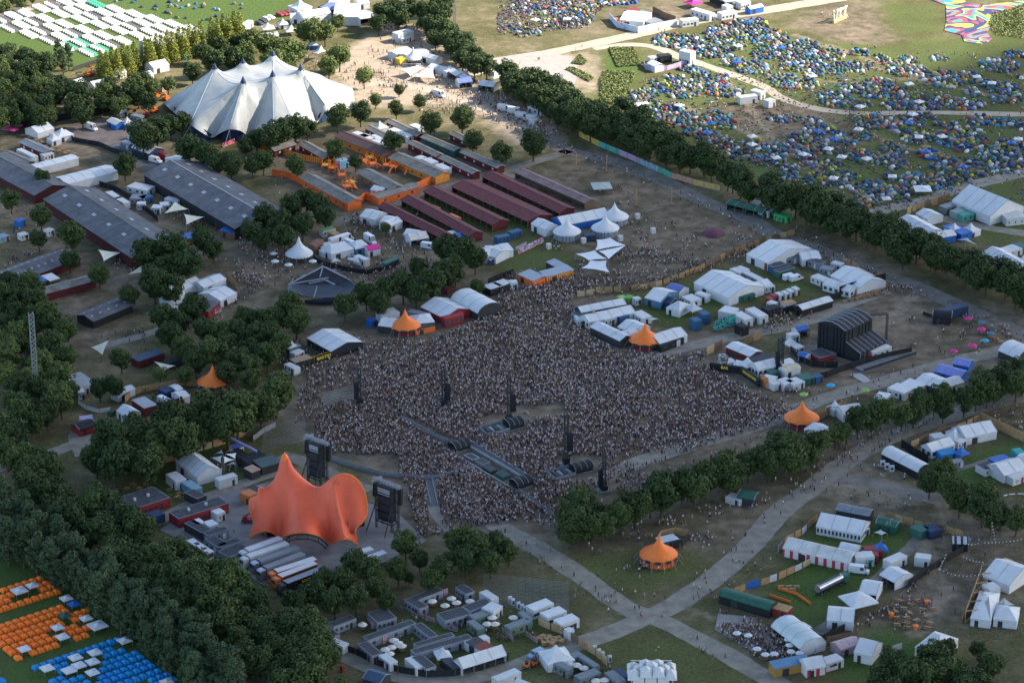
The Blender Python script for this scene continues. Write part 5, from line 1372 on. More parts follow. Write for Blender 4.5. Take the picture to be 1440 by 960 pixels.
for n_,e in [('uppermost white stall cabin at the orange yard',(493,187,512,194)),('pale blue and white stall cabin above the brown barn',(503,190,519,196)),('white stall cabin beside the brown barn',(519,191,532,196)),('white box cabin beside the brown barn',(520,198,534,203)),
   ('white stall truck beside the narrow stable',(545,182,560,187)),('second white stall truck beside the narrow stable',(556,187,572,193)),('white camper at the dark trees',(575,176,588,181)),
   ('first small white cabin below the round tree',(582,221,590,224)),('second small white cabin below the round tree',(593,224,606,230)),('third small white cabin below the round tree',(610,232,624,239))]:
 K(n_,e,4,2.8,roof=W)
pagoda('pale tent with white walls above the orange barn',534,178,6,rz=U,walls=True)
Q('small white hut in the orange yard',(521,266,536,270),5,2.6)
K('light blue square hut in the orange yard',(478,228,491,225),4,3.4,mat('light_blue',(.25,.45,.6)),name='hut',cat='hut',win=0)
for k,(x,y) in enumerate([(458,238),(468,242),(476,236),(463,231),(512,232),(524,236),(520,227),(545,238),(555,240),(493,262),(488,268),(481,252),(532,222),(575,241)]):
 t=empty('play_structure',G(x,y),k*1.3,'orange timber play structure in the orange yard, %s' % ['leftmost','beside the leftmost','below the light blue hut','above the leftmost','left of the slatted barn','in the middle of the yard','at the top of the yard','below the grey-brown barn','under the gable','above the orange wall','nearest the orange wall','alone below the round tree','under the brown barn','near the graffiti gable'][k],'play structure')
 b=MB()
 for i in (-1.6,1.6):
  for j in (-1.6,1.6): b.bar((i,j,0),(i*.8,j*.8,4.2),.3,ORW)
 b.build('frame',t); b=MB(); b.box(-1.7,-1.7,2,1.7,1.7,2.25,YEL if k % 3 == 0 else ORANGE); b.build('deck',t); b=MB(); b.bar((1.5,0,2.2),(4.5,0,.1),.9,ORANGE,.12); b.build('slide',t)
# ------------------------------------------------------------------ centre: food area between barns and crowd
Q('white marquee left of the lowest dark red barn',(506,304,528,309),9,3); Q('white marquee beside the lowest dark red barn, middle one',(534,312,551,315),8,3); Q('white marquee beside the lowest dark red barn, right one',(548,318,566,311),6,3)
Q('white stall tent at the small trees, left of two',(567,330,586,333),7,2.8,open_front=True); Q('cream stall tent at the small trees, right of two',(578,338,603,334),7,2.8,rm=mat('warm_pvc',(.6,.55,.5)),open_front=True)
V('white pick-up truck right of the stall tents',(595,340,610,342),None,6,2.6); K('white hut between two dark red barns',(627,331,645,328),4,2.6); Q('blue tent at the end of a dark red barn',(645,333,655,331),5,2.5,rm=BLUE,wm=BLUE)
K('white container with green roof plants, top of the food truck yard',(454,325,472,321),3,2.8,CONTW,roof=mat('roof_green',(.12,.3,.12)))
K('rust brown tall container in the food truck yard',(442,345,455,337),3,4.2,mat('rust_box',(.2,.1,.07)),win=0)
K('raw wood box kiosk in the food truck yard',(470,330,478,327),4,3,WOOD,win=0,name='kiosk',cat='kiosk')
for n_,e in [('white box truck leftmost in the food truck yard',(468,334,478,331)),('white box truck middle in the food truck yard',(481,330,492,327)),('white box truck beside the middle one in the food truck yard',(489,336,498,340)),('white box truck at the right corner of the food truck yard',(515,327,526,333))]:
 V(n_,e,None,7,3.4,'box_truck','truck')
K('small white cabin left of the white pagodas in the food truck yard',(455,346,467,345),4,2.6)
Q('large white peaked marquee in the food truck yard',(466,357,498,350),9,3,rise=2.2,hip=2,name='marquee'); Q('white six-sided tent with blue walls in the food truck yard',(500,350,520,346),7,3.2,rise=2,hip=2,wm=mat('steel_blue',(.08,.18,.28)))
Q('bright magenta roofed tent in the food truck yard',(517,352,535,349),5,3,rm=MAG); K('long white trailer in the food truck yard, front',(497,360,513,366),2.8,3.2,win=0)
pagoda('white low tent at the front left of the food truck yard',458,352,4,rz=U,walls=True)
sail('white sail awning at the front of the food truck yard',[(486,364,2.6),(507,370,2.4),(505,361,4),(490,362,3)],W); sail('small white sail awning left of a larger one at the food truck yard',[(466,369,2.4),(480,367,2.6),(470,361,4)],W)
K('dark green stall with white sign at the right of the food truck yard',(543,371,562,363),2.5,2.6,CONTGR,name='stall',cat='stall')
fence('dark fence along the front of the food truck yard',[(440,366),(455,374),(490,382),(515,386),(540,381),(561,373)],2.0,BLACK,'screen_fence','fence')
bartent('round white tent with a tall spire among small white parasols',421,365,5.6,W,2.7,6.4,cat='bar tent',poles=10,count=False)
def parasol(label,px,py,m=None,r=1.7,group=None,h=2.5):
 t=empty('parasol',G(px,py),random.random(),label,'parasol',group); b=MB(); b.lathe([(r,h-.5),(r*.7,h-.2),(r*.3,h+.1),(.04,h+.25)],8,m or W,cap=True); b.build('canopy',t); b=MB(); b.tube((0,0,0),(0,0,h),.05,.05,6,STEEL); b.build('pole',t)
 b=MB(); b.lathe([(1.0,.7),(1.0,.76),(.05,.77)],12,WOODD); b.tube((0,0,0),(0,0,.7),.1,.08,6,WOODD); b.build('table',t); return t
for k,(x,y) in enumerate([(404,353),(385,363),(387,374),(406,379),(440,374),(433,356)]): parasol('small white parasol around the round spired tent, %s' % ['upper left','far left','left','front','right front','behind it'][k],x,y,W)
# dark oval pavilion
t=empty('oval_pavilion',G(455,412),-.12,'dark oval dish with a grey lattice canopy frame and wooden front, left of the trees','pavilion')
b=MB(); rx,ry=14.5,12; pr=[(1,0),(1.0,1.5),(.9,2.6),(.86,2.0),(.6,.9),(.3,.7),(.02,.7)]; n=40; vs=[]
for q,z in pr: vs += [(q*rx*math.cos(2*PI*k/n),q*ry*math.sin(2*PI*k/n),z) for k in range(n)]
b.add(vs,[(j*n+k,j*n+(k+1) % n,(j+1)*n+(k+1) % n,(j+1)*n+k) for j in range(len(pr)-1) for k in range(n)],mat('dark_blue_deck',(.014,.018,.034),.5,.2)); b.build('dish',t)
b=MB(); LG=mat('grey_truss',(.3,.31,.35),.5)
for p,q in (((-12.5,-5,0),(-12.5,-5,5)),((-12.5,-5,5),(-1,6,8.5)),((-1,6,8.5),(10,2,5)),((-1,6,8.5),(-2.5,-10,.2)),((-12.5,-5,5),(2,1,6)),((-6,5,6),(5,-3,5)),((10,2,5),(13,4,1)),((-9,1,6.2),(4,7,7)),((-5,-3,5),(8,4,5.5))): b.bar(p,q,.4,LG)
b.build('canopy_frame',t); b=MB(); b.add([(-12,-4.5,5.0),(-1,6,8.4),(10,2,5),(0,-3,4.4)],[(0,1,2,3)],mat('dark_mesh',(.016,.018,.028),.6,.3,.6)); b.build('mesh_roof',t)
for k in range(8): window(t,-8.5+k*1.35,-11.3+abs(k-4)*.1,0,1.2,2.6,name='wood_panel',m=WOOD)
# bars along the top edge of the crowd
bartent('orange spired bar tent at the upper left of the crowd, before white marquees',570,466,6.0,ORANGE,2.7,5.6,skirt=None)
Q('white marquee left of the upper orange bar tent',(532,457,556,460),8,3,wm=DARK); Q('small grey-white flat roof behind the upper orange bar tent',(538,445,562,439),5,3,flat=True,rise=.3,rm=W2)
K('dark long container behind the upper orange bar tent',(572,438,600,444),3,2.8,CONTG,win=0); Q('white tent right of the upper orange bar tent',(583,455,611,452),8,3,hip=3,rise=1.8,wm=GREEN)
Q('large white marquee at the upper left crowd edge, left of two',(592,431,625,447),13,3,rise=2.2,wm=RED,cross=False); Q('large white round-topped hall at the upper left crowd edge, right of two',(634,420,672,440),11,3.4,rise=2.6,arch=True,wm=DARK)
Q('white flat annex between the two large white halls at the crowd',(632,438,650,434),7,3,flat=True,rise=.3,wm=BLACK)
Q('red bus-like bar stall below the large white marquee',(626,449,652,442),3,3.6,rm=RED,wm=RED,win=4,name='bar_stall',cat='bar stall',seam=False)
Q('red fronted low bar right of the orange tent',(585,463,612,457),2.5,2.4,rm=DARK,wm=ORW,flat=True,rise=.2,name='bar_stall',cat='bar stall')
K('dark blue stall at the left end of the orange bar',(522,452,530,449),3,2.6,BLUE,name='stall',cat='stall')  # stall body in one even blue
t=Q('white marquee with yellow trimmed black front at the left of the crowd',(432,475,466,494),14,3,rise=1.8,wm=BLACK)
t2=fence('black bar front with yellow ARTIST lettering at the left of the crowd',[(420,517),(442,510.5),(470,502),(502,489)],2.8,BLACK,'bar_stand','bar',rail=True,post=YEL)
sign('BARTIST',(442,511),(469,503),1.5,1.75,YEL,t2)
K('teal topped cabin behind the yellow lettering',(408,492,424,485),3,2.6,CONTGR,roof=CONTG); K('white box behind the yellow lettering, left one',(415,498,428,493),3,2.6,CONTW); K('black stall left of the yellow lettering',(415,510,440,503),4,2.6,BLACK,roof=mat('tan_roof',(.35,.25,.18)),name='stall',cat='stall')
K('white cabin at the left end of the black bar',(399,512,414,519),2.8,2.6,CONTW); pagoda('small white tent beside the teal topped cabin',409,486,4,rz=U)
Q('white marquee with blue toilets along it, left of two by the blue container',(672,355,697,362),9,3,rise=1.4); Q('white marquee with blue toilets along it, right of two',(683,361,722,351),8,3,rise=1.6)
for k in range(14): K('blue portable toilet, number %d of the row counted from the left, along the white marquee' % (k+1),(690+k*2.3,366-k*1.0,691.6+k*2.3,365.3-k*1.0),1.1,2.2,BLUE,'portable_toilet','toilet',0,True,W2,'blue portable toilets')
K('blue container beside the white marquee',(700,335,718,331),3,2.6,CONTB)
K('small dark red box under the trees',(629,408,641,402),4,2,DRED,'shed','shed',0)
K('black box with pale roof at the crowd, leftmost',(690,407,708,401),5,3,BLACK,'stall','stall',0,roof=W2); K('black box with pale roof at the crowd, second',(703,403,720,397),5,3,BLACK,'stall','stall',0,roof=W2); K('white stall truck at the crowd beside the black boxes',(716,398,728,397),3,3)
fence('yellow edged fence behind the black boxes',[(686,400),(704,392),(722,386)],2.4,BLACK,'screen_fence','fence')
# ------------------------------------------------------------------ white spires, sails and kiosks right of the barns
V('white van between red barns and marquee',(736,301,754,302),None,6.5,2.6)
Q('small white marquee with blue skirting left of the blue-walled one',(747,314,767,323),7,3.2); Q('long white marquee with blue walls behind three spired tents',(776,307,842,294),-9,3.4,rise=2.2,wm=BLUE)
fence('blue low wall below the small white marquee',[(767,331),(785,322),(812,316)],1.6,BLUE,'low_wall','wall')
K('blue container beside the graffiti banner',(719,328,735,324),3,2.6,CONTB)
for n_,x,y,r in (('left one of three white spired round tents',797,334,5.8),('front middle one of three white spired round tents',851,329,5.8),('rear one of three white spired round tents',864,313,5.9)):
 bartent(n_+' with open sides',x,y,r,W,2.8,5.2,cat='round tent',name='round_tent',poles=14,skirt=mat('clear_side',(.3,.33,.37),.4),count=False)
K('dark blue bar between the two front spired tents',(822,332,838,331),3,2.6,NAVY)
SW=mat('sail_white',(.66,.67,.68),.5,.06)
sail('white star sail below the spired tents, uppermost of four',[(839,337,5),(858,334,5.5),(880,345,4),(837,352,4.5)],SW,curve=.14); sail('white star sail below the spired tents, right one of four',[(842,353,4.6),(880,345,4.2),(856,364,5)],SW,curve=.12)
sail('white star sail below the spired tents, left one of four',[(809,357,3.5),(836,352,4.6),(854,364,5),(828,366,4.5)],SW,curve=.14); sail('white star sail below the spired tents, lowest of four',[(830,366,4.4),(853,366,4.8),(857,383,3.6),(817,377,3.8)],SW,curve=.18)
for n_,e,w_ in (('left kiosk with orange end wall at the crowd edge',(728,385,750,395),6),('rear kiosk roof of three at the crowd edge',(768,368,785,377),4),('right kiosk with orange slatted front at the crowd edge',(768,389,807,379),5)):
 t=Q(n_,e,w_,3,flat=True,rise=.5,rm=mat('kiosk_roof',(.3,.34,.4),.5),wm=ORS if 'slat' in n_ else (ORW if 'end' in n_ else DARK),name='kiosk',cat='kiosk')
pagoda('long green and white open bar on the brown field',846,261,8,2.6,1.2,m=mat('pale_green_roof',(.35,.42,.38)),rz=.15,name='open_bar',cat='bar')
for k,(x,y) in enumerate([(895,290),(944,289),(853,243),(810,240),(1108,478)]):
 t=empty('wooden_post',G(x,y),0,'tall wooden post on the brown field, %s' % ['left of a pair','right of a pair','far one by the path','farthest one','beside the stage path'][k],'post'); b=MB(); b.tube((0,0,0),(0,0,8),.22,.18,8,WOOD); b.build('shaft',t); b=MB(); b.box(-.7,-.7,0,.7,.7,.5,WOODD); b.build('foot',t)
for k,(x,y) in enumerate([(898,303),(920,323),(773,345),(822,337),(874,334),(863,322)]): K('small white cube sign stand, %s' % ['upper one on the brown field','lower one with a red print on the brown field','by the graffiti banner','left of the sails','right of the spired tents','behind the front spired tent'][k],(x-2.5,y-1,x+2.5,y-2),1.6,2.2,CONTW,'sign_cube','sign stand',0,False)
t=empty('painted_mound',G(1003,329),0,'low mound covered in dark pink net on the brown field','mound'); b=MB(); b.lathe([(4.6,0),(4.0,.9),(2.8,1.7),(1.4,2.2),(.05,2.3)],24,mural('pink_net',[(.07,.02,.035),(.13,.03,.06),(.05,.02,.03),(.17,.05,.08)],1.2),cap=True); b.build('net_cover',t,True); t.scale=(1,1.1,1)
b=MB(); b.bar((-8,2,.5),(-4,0,1.2),.5,mat('faded_pink',(.3,.16,.15)),.2); b.build('ribbon',t)
for n_,e,c_ in (('green canopy kiosk at the belt, left',(1022,286,1045,292),GREEN),('green canopy kiosk at the belt, middle',(1048,293,1072,299),GREEN)): Q(n_,e,6,3,rise=1,rm=c_,wm=CONTGR,open_front=True)
K('white roofed stall at the green kiosks, rear',(1055,285,1068,288),4,2.8); K('white roofed stall at the green kiosks, front',(1066,294,1080,298),4,2.8); K('bright green stall at the right end of the kiosks',(1088,300,1106,305),4,3,mat('bright_green',(.03,.3,.1)),'stall','stall'); Q('green tent beside the bright green stall',(1078,291,1094,296),5,3,rm=mat('mid_green',(.06,.25,.14)),wm=CONTGR)
# ------------------------------------------------------------------ fenced food compound above the crowd
plank_fence('board fence at the upper edge of the fenced food compound, left part',[(812,418),(850,412),(900,408),(922,404)],2.4); plank_fence('board fence between the path and the lawn, up to the big white marquee',[(922,404),(955,393),(985,380),(1020,362),(1050,350)],2.4)
plank_fence('board fence behind the ribbed white marquee',[(1052,350),(1085,338),(1118,330)],2.4)
Q('ribbed white marquee at the upper left of the food compound',(808,432,871,420),-5.5,3,rise=1.3,wm=NAVY); Q('ribbed white marquee with dark door openings, second in the food compound',(815,444,880,430),-7,3,rise=1.6,win=9)
K('grey stall at the left end of the ribbed marquees',(803,440,815,446),5,2.8,CONTG,roof=FLAT); pagoda('brown peaked hut in the food compound',835,447,6.5,2.4,3.2,m=mat('thatch',(.28,.22,.16)),rz=U,walls=True,wm=WOODD)
for n_,e,c_ in (('white gabled hut right of the brown peaked hut',(850,450,866,447),CONTW),('blue cabin in the food compound',(872,447,885,443),CONTB),('white cabin right of the blue cabin',(888,439,903,448),CONTW),('small white cabin in front of the brown hut',(812,450,822,449),CONTW)): K(n_,e,4.5,2.8,c_)
Q('long white tent sloping down to the right at the crowd edge',(830,459,872,479),6,3,rise=1.3,wm=DARK); Q('white marquee behind the orange bar tent of the food compound',(869,459,890,468),9,3,rise=1.8); Q('white marquee right of the orange bar tent of the food compound',(908,473,947,461),-8,3,rise=1.8)
Q('white tent directly left of the orange bar tent of the food compound',(872,475,900,468),5,3,wm=DARK)
K('white container between marquee and dark boxes, food compound',(932,472,948,480),3,2.6); K('dark box stall right of the orange bar tent',(930,487,962,475),4,2.6,BLACK,'stall','stall')
bartent('orange spired bar tent at the right of the crowd, before the food compound',907,486,6.3,ORANGE,2.8,5.8)
Q('white roofed marquee with blue sides in the food compound',(907,418,929,424),12,3.2,rise=2,wm=mat('steel_blue',(.08,.18,.28)),cross=False); Q('blue striped tent behind the blue-sided marquee',(937,405,955,411),6,2.6,rm=mat('dusty_blue',(.12,.16,.4)))
Q('grey peaked tent in the food compound',(937,432,955,437),8,2.8,rise=2,hip=2.5,rm=W2); Q('navy tent left of the grey peaked tent',(927,422,942,427),6,2.6,rm=NAVY,wm=NAVY); Q('dark green tent right of the grey peaked tent',(953,434,966,431),5,2.6,rm=GREEN,wm=GREEN)
K('white container beside the grey peaked tent',(958,417,972,424),5,2.8); K('white container on the lawn above a worn track',(977,412,993,417),3,2.8); K('yellow-green crate at the board fence',(873,420,882,418),3,1.8,LGREEN,'crate','crate',0,False); K('lime crate at the board fence',(884,420,893,417),3,1.8,mat('green_box',(.15,.35,.08)),'crate','crate',0,False); K('white portable cabin at the board fence',(894,421,902,419),2.4,2.8)
K('red and white crate pile in the food compound',(880,431,886,429),2.5,1.6,RED,'crate','crate',0,False)
Q('biggest white marquee in the middle of the fenced lawn',(976,397,1025,419),(1066,399),3.4,rise=3,wm=W); K('green and white annex of the biggest marquee',(1024,420,1062,413),4,2.6,CONTGR)
for n_,e in (('white container behind the biggest marquee, left',(1026,378,1040,384)),('white container behind the biggest marquee, right',(1034,376,1047,381))): K(n_,e,3,2.8)
K('long grey container behind the biggest marquee',(1042,382,1072,397),3,2.8,CONTG,roof=W2)
Q('white tent right of the biggest marquee',(1064,405,1085,398),5,2.8,open_front=True)
for n_,e,c_ in (('white trailer with two stripes left of a long pair',(1010,437,1030,441),CONTW),('white trailer right of the graffiti wall, front',(1030,440,1047,450),CONTW),('white trailer right of the graffiti wall, rear',(1048,434,1068,446),CONTW)): K(n_,e,6 if 'stripes' in n_ else 4,3.2,c_,win=0)
for n_,e in (('blue upright tank left of the graffiti wall',(977,452,987,450)),('blue upright tank close to the graffiti wall',(989,443,999,441))): K(n_,e,4,4,CONTB,'water_tank','tank',0,False)
K('black wall box around the graffiti',(1033,456,1045,461),3,3.5,BLACK,'shed','shed',0); pagoda('low grey-blue tent with crates right of the grey peaked tent',975,433,5,rz=U,m=W2)
sail('white arch awning near the white marquee in the food compound',[(907,448,2.4),(917,446,3.4),(927,448,2.4),(917,450,3)],W)
# ribbed marquee compound
Q('wide ribbed white marquee above the container court',(1050,357,1080,370),(1145,351),3.4,rise=3.2,wm=W); Q('white annex tent right of the wide ribbed marquee',(1128,365,1155,363),9,3,rise=1.2)
for n_,e,c_ in (('long slate-blue container at the rear of the container court',(1095,365,1125,360),CONTG),('slate-blue container at the right of the container court',(1125,360,1152,371),CONTG),('dark red container at the left of the container court',(1078,371,1092,368),CONTR),('steel blue container in the container court',(1088,376,1106,371),CONTB),('teal container in front of the container court',(1096,383,1119,376),CONTGR)): K(n_,e,3.5,3,c_,roof=FLAT)
V('white van left of two parked before the container court',(1105,386,1117,383),None,6,2.5); V('white van right of two parked before the container court',(1113,388,1127,384),None,6,2.5)
K('white round-topped trailer at the board fence corner',(1168,369,1182,373),3,2.8); K('grey container behind the tilted white marquee',(1152,377,1170,380),4,2.8,CONTG)
Q('large white marquee with black bar front near the picnic tables',(1168,387,1206,406),14,3,rise=2.6,wm=W); Q('lower white ribbed marquee left of the one with black front',(1157,399,1195,410),6,2.8,rise=1.4,win=5); K('white trailer left of the lower ribbed marquee',(1140,388,1160,396),4,2.8)
t=fence('black bar wall with red and green trim at the picnic tables',[(1180,417),(1208,408),(1245,398)],4.2,BLACK,'bar_stand','bar'); t=fence('black screen fence below the ribbed marquees',[(1100,442),(1130,433),(1160,426),(1182,418)],2.6,BLACK,'screen_fence','fence')
t=Q('long white stall with black front wall and white lettering',(1117,430,1160,417),-4.5,3,rise=1,wm=BLACK)
t=fence('black front wall with pale lettering below the long white stall',[(1119,444),(1162,430)],2.2,BLACK,'sign_board','sign'); sign('MARTIN BAR',(1127,441),(1157,431),1.3,1.35,W,t)
for k,(x,y) in enumerate([(1091,418),(1099,416),(1107,414),(1114,411),(1122,408),(1086,422)]): K(['red portable toilet at the left of the white ones','first white toilet cabin right of the red one','second white toilet cabin right of the red one','third white toilet cabin right of the red one','fourth white toilet cabin right of the red one','dark red toilet below the red one'][k],(x-3,y-1,x+3,y-2.5),3,2.8,[CONTR,CONTW,CONTW,CONTW,CONTW,CONTR][k],'toilet_cabin','toilet',0)
K('dark stall at the left end of the black screen fence',(1080,437,1098,432),4,2.6,BLACK,'stall','stall'); K('small open stall with orange beam roof',(1104,428,1120,425),3.5,2.8,CONTW,'stall','stall',roof=WOOD)
for n_,e in (('white car trailer left of the toilets',(1078,425,1088,428)),('white cabin at the left edge of the compound track',(1076,404,1090,402))): K(n_,e,3,2.6)
plank_fence('board fence above the tilted white marquee',[(1185,371),(1198,376),(1210,381)],3); plank_fence('short board wall at the end of the black bar',[(1232,392),(1244,389)],3)
def bench_set(label,px,py,rz,group,L=2.2,m=None):
 t=empty('picnic_table',G(px,py),rz,label,'picnic table',group); m=m or WOOD; b=MB(); b.box(-L/2,-.38,.7,L/2,.38,.76,m); b.build('tabletop',t)
 for s in (-1,1):
  b=MB(); b.box(-L/2,s*.8-.14,.42,L/2,s*.8+.14,.47,m); b.build('bench',t)
  b=MB(); b.bar((s*L*.38,-.85,0),(s*L*.38,.0,.7),.08,WOODD); b.bar((s*L*.38,.85,0),(s*L*.38,.0,.7),.08,WOODD); b.bar((s*L*.38,-.85,.42),(s*L*.38,.85,.42),.06,WOODD); b.build('leg',t)
 return t
pt=proto(bench_set('x',1230,410,0,None,2.0))
rr=random.Random(3)
for k in range(22): i,j=k % 8,k//8; place(pt,G(1206+i*5.6+j*2-3*j,414-i*1.7+j*3.6-rr.random()),U+rr.uniform(-.2,.2),'wooden picnic table in the cluster before the black bar wall',group='picnic tables before the black bar wall')
for k in range(12): place(pt,G(1196+k*4.6-(k % 2)*14,423-k*.9+(k % 2)*3),U+rr.uniform(-.2,.2),'wooden picnic table in the row left of the cluster at the black bar wall',group='picnic tables beside the stage path')
# ------------------------------------------------------------------ upper right: camping field edge and beyond
V0=lambda *a,**k: None
Q('white hall roof inside the printed white wall at the top of the sand path',(872,28,905,31),16,3.4,rise=1.6)
K('blue roofed cabins beside the hall in the printed wall, rear',(896,22,914,18),6,2.8,CONTB,roof=mat('dusty_teal',(.1,.25,.3))); K('grey-blue cabin beside the hall in the printed wall, front',(914,33,932,29),6,2.8,CONTG)
fence('pale printed wall around the hall beside the sand path, left side',[(857,27),(868,39),(896,46)],3,mural('pale_blue_print',[(.3,.4,.55),(.5,.55,.65),(.6,.65,.7)],.2),'printed_wall','wall',.2)
fence('white wall around the hall beside the sand path, lower side',[(897,47),(925,41),(952,36)],3.2,W,'printed_wall','wall',.2); fence('dark brown fence behind the blue roofed cabins',[(918,17),(935,26),(950,31)],3,WOODD)
K('red bar behind the hall in the printed wall',(884,17,900,14),4,3.2,RED); K('orange bar at the left of the hall in the printed wall',(863,26,876,31),4,2.8,CONTO)
for n_,e in (('long white trailer row at the top, first',(971,13,998,21)),('white trailer beside the sand path, lower left one',(960,30,983,27)),('white trailer beside the sand path, right one',(1015,20,1037,16)),('white cabins at the top edge, left',(1020,3,1040,1)),('white cabins at the top edge, right',(1042,5,1056,2)),('white cube cabin at the black wall',(1022,10,1031,8))): K(n_,e,4,3.4,win=3)
fence('black wall at the top edge before white cabins',[(998,3),(1020,12),(1030,12)],3,BLACK,'screen_fence','fence'); Q('white roof on blue cabins beside the sand path at the top',(1055,13,1074,9),4,3,wm=BLUE); pagoda('magenta inflatable-like tent at the top edge',975,3,7,m=MAG)
# purple walled info yard
FREE.append(gpoly([(900,80),(975,80),(975,105),(900,105)]))
fence('lilac printed wall around the white corner tower, curved',[(905,92),(908,98),(920,101.5),(938,99),(955,94),(973,87)],2.2,mural('lilac_print',[(.25,.18,.45),(.45,.35,.6),(.3,.25,.5),(.5,.3,.5)],.3),'printed_wall','wall',.15)
t=K('white two-storey office tower beside the sand path',(955,71,971,75),4,6,CONTW,'office_tower','office',3)
K('black cabin with white sign left of the white office tower',(928,80,945,78),4,3.2,BLACK,'stall','stall'); Q('white gabled tent in the lilac walled yard',(910,89,921,94),5,3,rise=1); K('white shelf-like stall in the lilac walled yard',(915,82,928,80),3,2.6)
for n_,e in (('white container on the camping field, upper one',(1055,127,1070,131)),('long white container on the camping field, lower one',(1041,138,1066,135)),('white truck at the bend of the field path',(1081,143,1091,140))): K(n_,e,3.5,3.4,win=0)
# gathering figure: gold sculpture on the hill
t=empty('golden_arch',G(1181,29),.9,'golden spiky sculpture standing on the bare hill at the top','sculpture'); b=MB()
for k in range(7): b.bar((k*1.6-5,0,0),(k*1.6-5+random.uniform(-.5,.5),random.uniform(-1,1),4.5+random.random()*2),.5,CREAM); 
b.box(-6,-.6,0,6,.6,1.6,mat('straw',(.5,.38,.18),.9)); b.build('arch',t); b=MB()
for k in range(6): b.bar((k*1.8-4.5,0,5),(k*1.8-2.8,0,6.2),.5,CREAM)
b.build('crest',t)
# painted fabric carpet
RAINB=mural('painted_carpet',[(.3,.36,.05),(.03,.06,.2),(.45,.08,.06),(.02,.25,.42),(.4,.38,.06),(.03,.04,.12),(.42,.06,.08),(.02,.3,.4),(.35,.15,.05),(.03,.05,.15),(.3,.36,.06)],.035)
pts=[G(*q) for q in [(1300,-3),(1330,8),(1331,30),(1328,44),(1352,50),(1356,59),(1380,63),(1395,57),(1388,46),(1400,24),(1420,12),(1440,6),(1440,9),(1462,-2),(1420,4),(1385,8),(1360,5),(1350,-5)]]
b=MB(); c=sum(pts,Vector())/len(pts); b.prism([(p.x-c.x,p.y-c.y) for p in pts],0,.25,RAINB); o=b.build('painted_carpet'); o.location=c+Vector((0,0,.06)); tag(o,'swirling multicoloured painted carpet laid over the slope at the top right','carpet')
# big tents behind the belt, right edge
Q('biggest white marquee beyond the belt at the right edge',(1339,282,1393,304),(1440,290),4,rise=5,wm=W)
for n_,e,c_ in (('dark green container left of the big right-edge marquee',(1330,293,1350,287),CONTG),('pale green container left of the big right-edge marquee',(1346,300,1366,293),mat('pale_green_paint',(.25,.33,.3))),('teal container at the front of the big right-edge marquee',(1354,304,1376,299),mat('sea_green',(.08,.3,.25)))): K(n_,e,4,2.8,c_)
for k in range(3): K('white trailer standing on end of the row at the right edge, %s' % ('first','second','third')[k],(1416+k*9,308-k,1426+k*9,307-k),13,3.2,CONTW,win=1,door=False)
Q('white marquee partly behind the belt crowns, left',(1262,309,1300,330),9,3,rise=1.6); Q('white marquee roof behind it near the board fence',(1288,300,1305,308),8,3,rise=1.4)
Q('white tent with blue wall beyond the belt',(1318,335,1345,330),6,3,wm=BLUE); K('long blue tent row beyond the belt',(1325,318,1352,330),6,3,BLUE,'stall','stall'); pagoda('white small tent at the right end of the blue row',1365,322,6,rz=U,walls=True); pagoda('white peaked tent in the blue row',1342,322,6,rz=U,walls=True)
plank_fence('board fence along the grey lane beyond the belt',[(1275,303),(1290,295),(1310,290),(1336,281)],3)
for k in range(4): K('pale container, %s of the row behind the belt at the right' % ('first','second','third','fourth')[k],(1396+k*9,352-k*3,1410+k*9,358-k*3),4,2.8,[CONTW,CONTW,W2,CONTGR][k],win=0)
Q('long white marquee behind the belt crowns at the right edge',(1380,356,1425,380),10,3,rise=2); Q('white tent at the right edge behind the belt',(1432,368,1455,374),12,3,rise=2)
sail('white curved arch awning on the lawn beyond the belt',[(1344,337,2),(1360,334,4),(1373,344,2),(1358,338,4.5)],W)
# ------------------------------------------------------------------ black stage and its yard
bs=empty('black_stage',G(1208,498),0,'tall black ribbed stage house with a lower ribbed wing, on the trodden field','stage')
loc,rz,L_,D_=frame((1151,452,1189,465),(1235,450),11); bs.location=loc; bs.rotation_euler=(0,0,rz); X,Y=L_/2,D_/2
b=MB(); H0=12; BR=mat('black_roof',(.011,.014,.02),.6,.2,.4); STG=mat('black_drape',(.011,.014,.02),.7,.3,.5)
b.box(-X,-Y,0,X,Y,H0-1.2,STG); nn=4; arc=[(-X+2*X*k/nn,H0-1.2+1.8*math.sin(PI*k/nn)) for k in range(nn+1)]
b.add([(x,-Y-.2,z) for x,z in arc]+[(x,Y+.2,z) for x,z in arc],[(k,k+1,nn+2+k,nn+1+k) for k in range(nn)]+[tuple(range(nn+1)),tuple(range(nn+1,2*nn+2))],BR); b.build('stage_house',bs)
for k in range(7):
 b=MB(); y=-Y+2*Y*k/6
 for p,q in zip(arc[:-1],arc[1:]): b.bar((p[0],y,p[1]+.12),(q[0],y,q[1]+.12),.18,LG,.16)
 b.build('roof_rib',bs)
for k in range(8):
 x=-X+2*X*k/8
 if k == 3: continue
 b=MB(); b.box(x+.1,-Y-.25,.2,x+1.1,-Y-.01,H0-1.6,STG); b.build('curtain_fold',bs)
 b=MB(); y=-Y+2*Y*k/8; b.box(X+.01,y+.1,5,X+.22,y+1.4,H0-1.6,STG); b.build('curtain_fold',bs)
b=MB(); b.add([(X+.1,-Y,0),(X+7,-Y,0),(X+7,-Y,4),(X+.1,-Y,6.6),(X+.1,Y,0),(X+7,Y,0),(X+7,Y,4),(X+.1,Y,6.6)],[(0,1,2,3),(7,6,5,4),(1,5,6,2),(3,2,6,7)],BR); b.build('wing',bs)
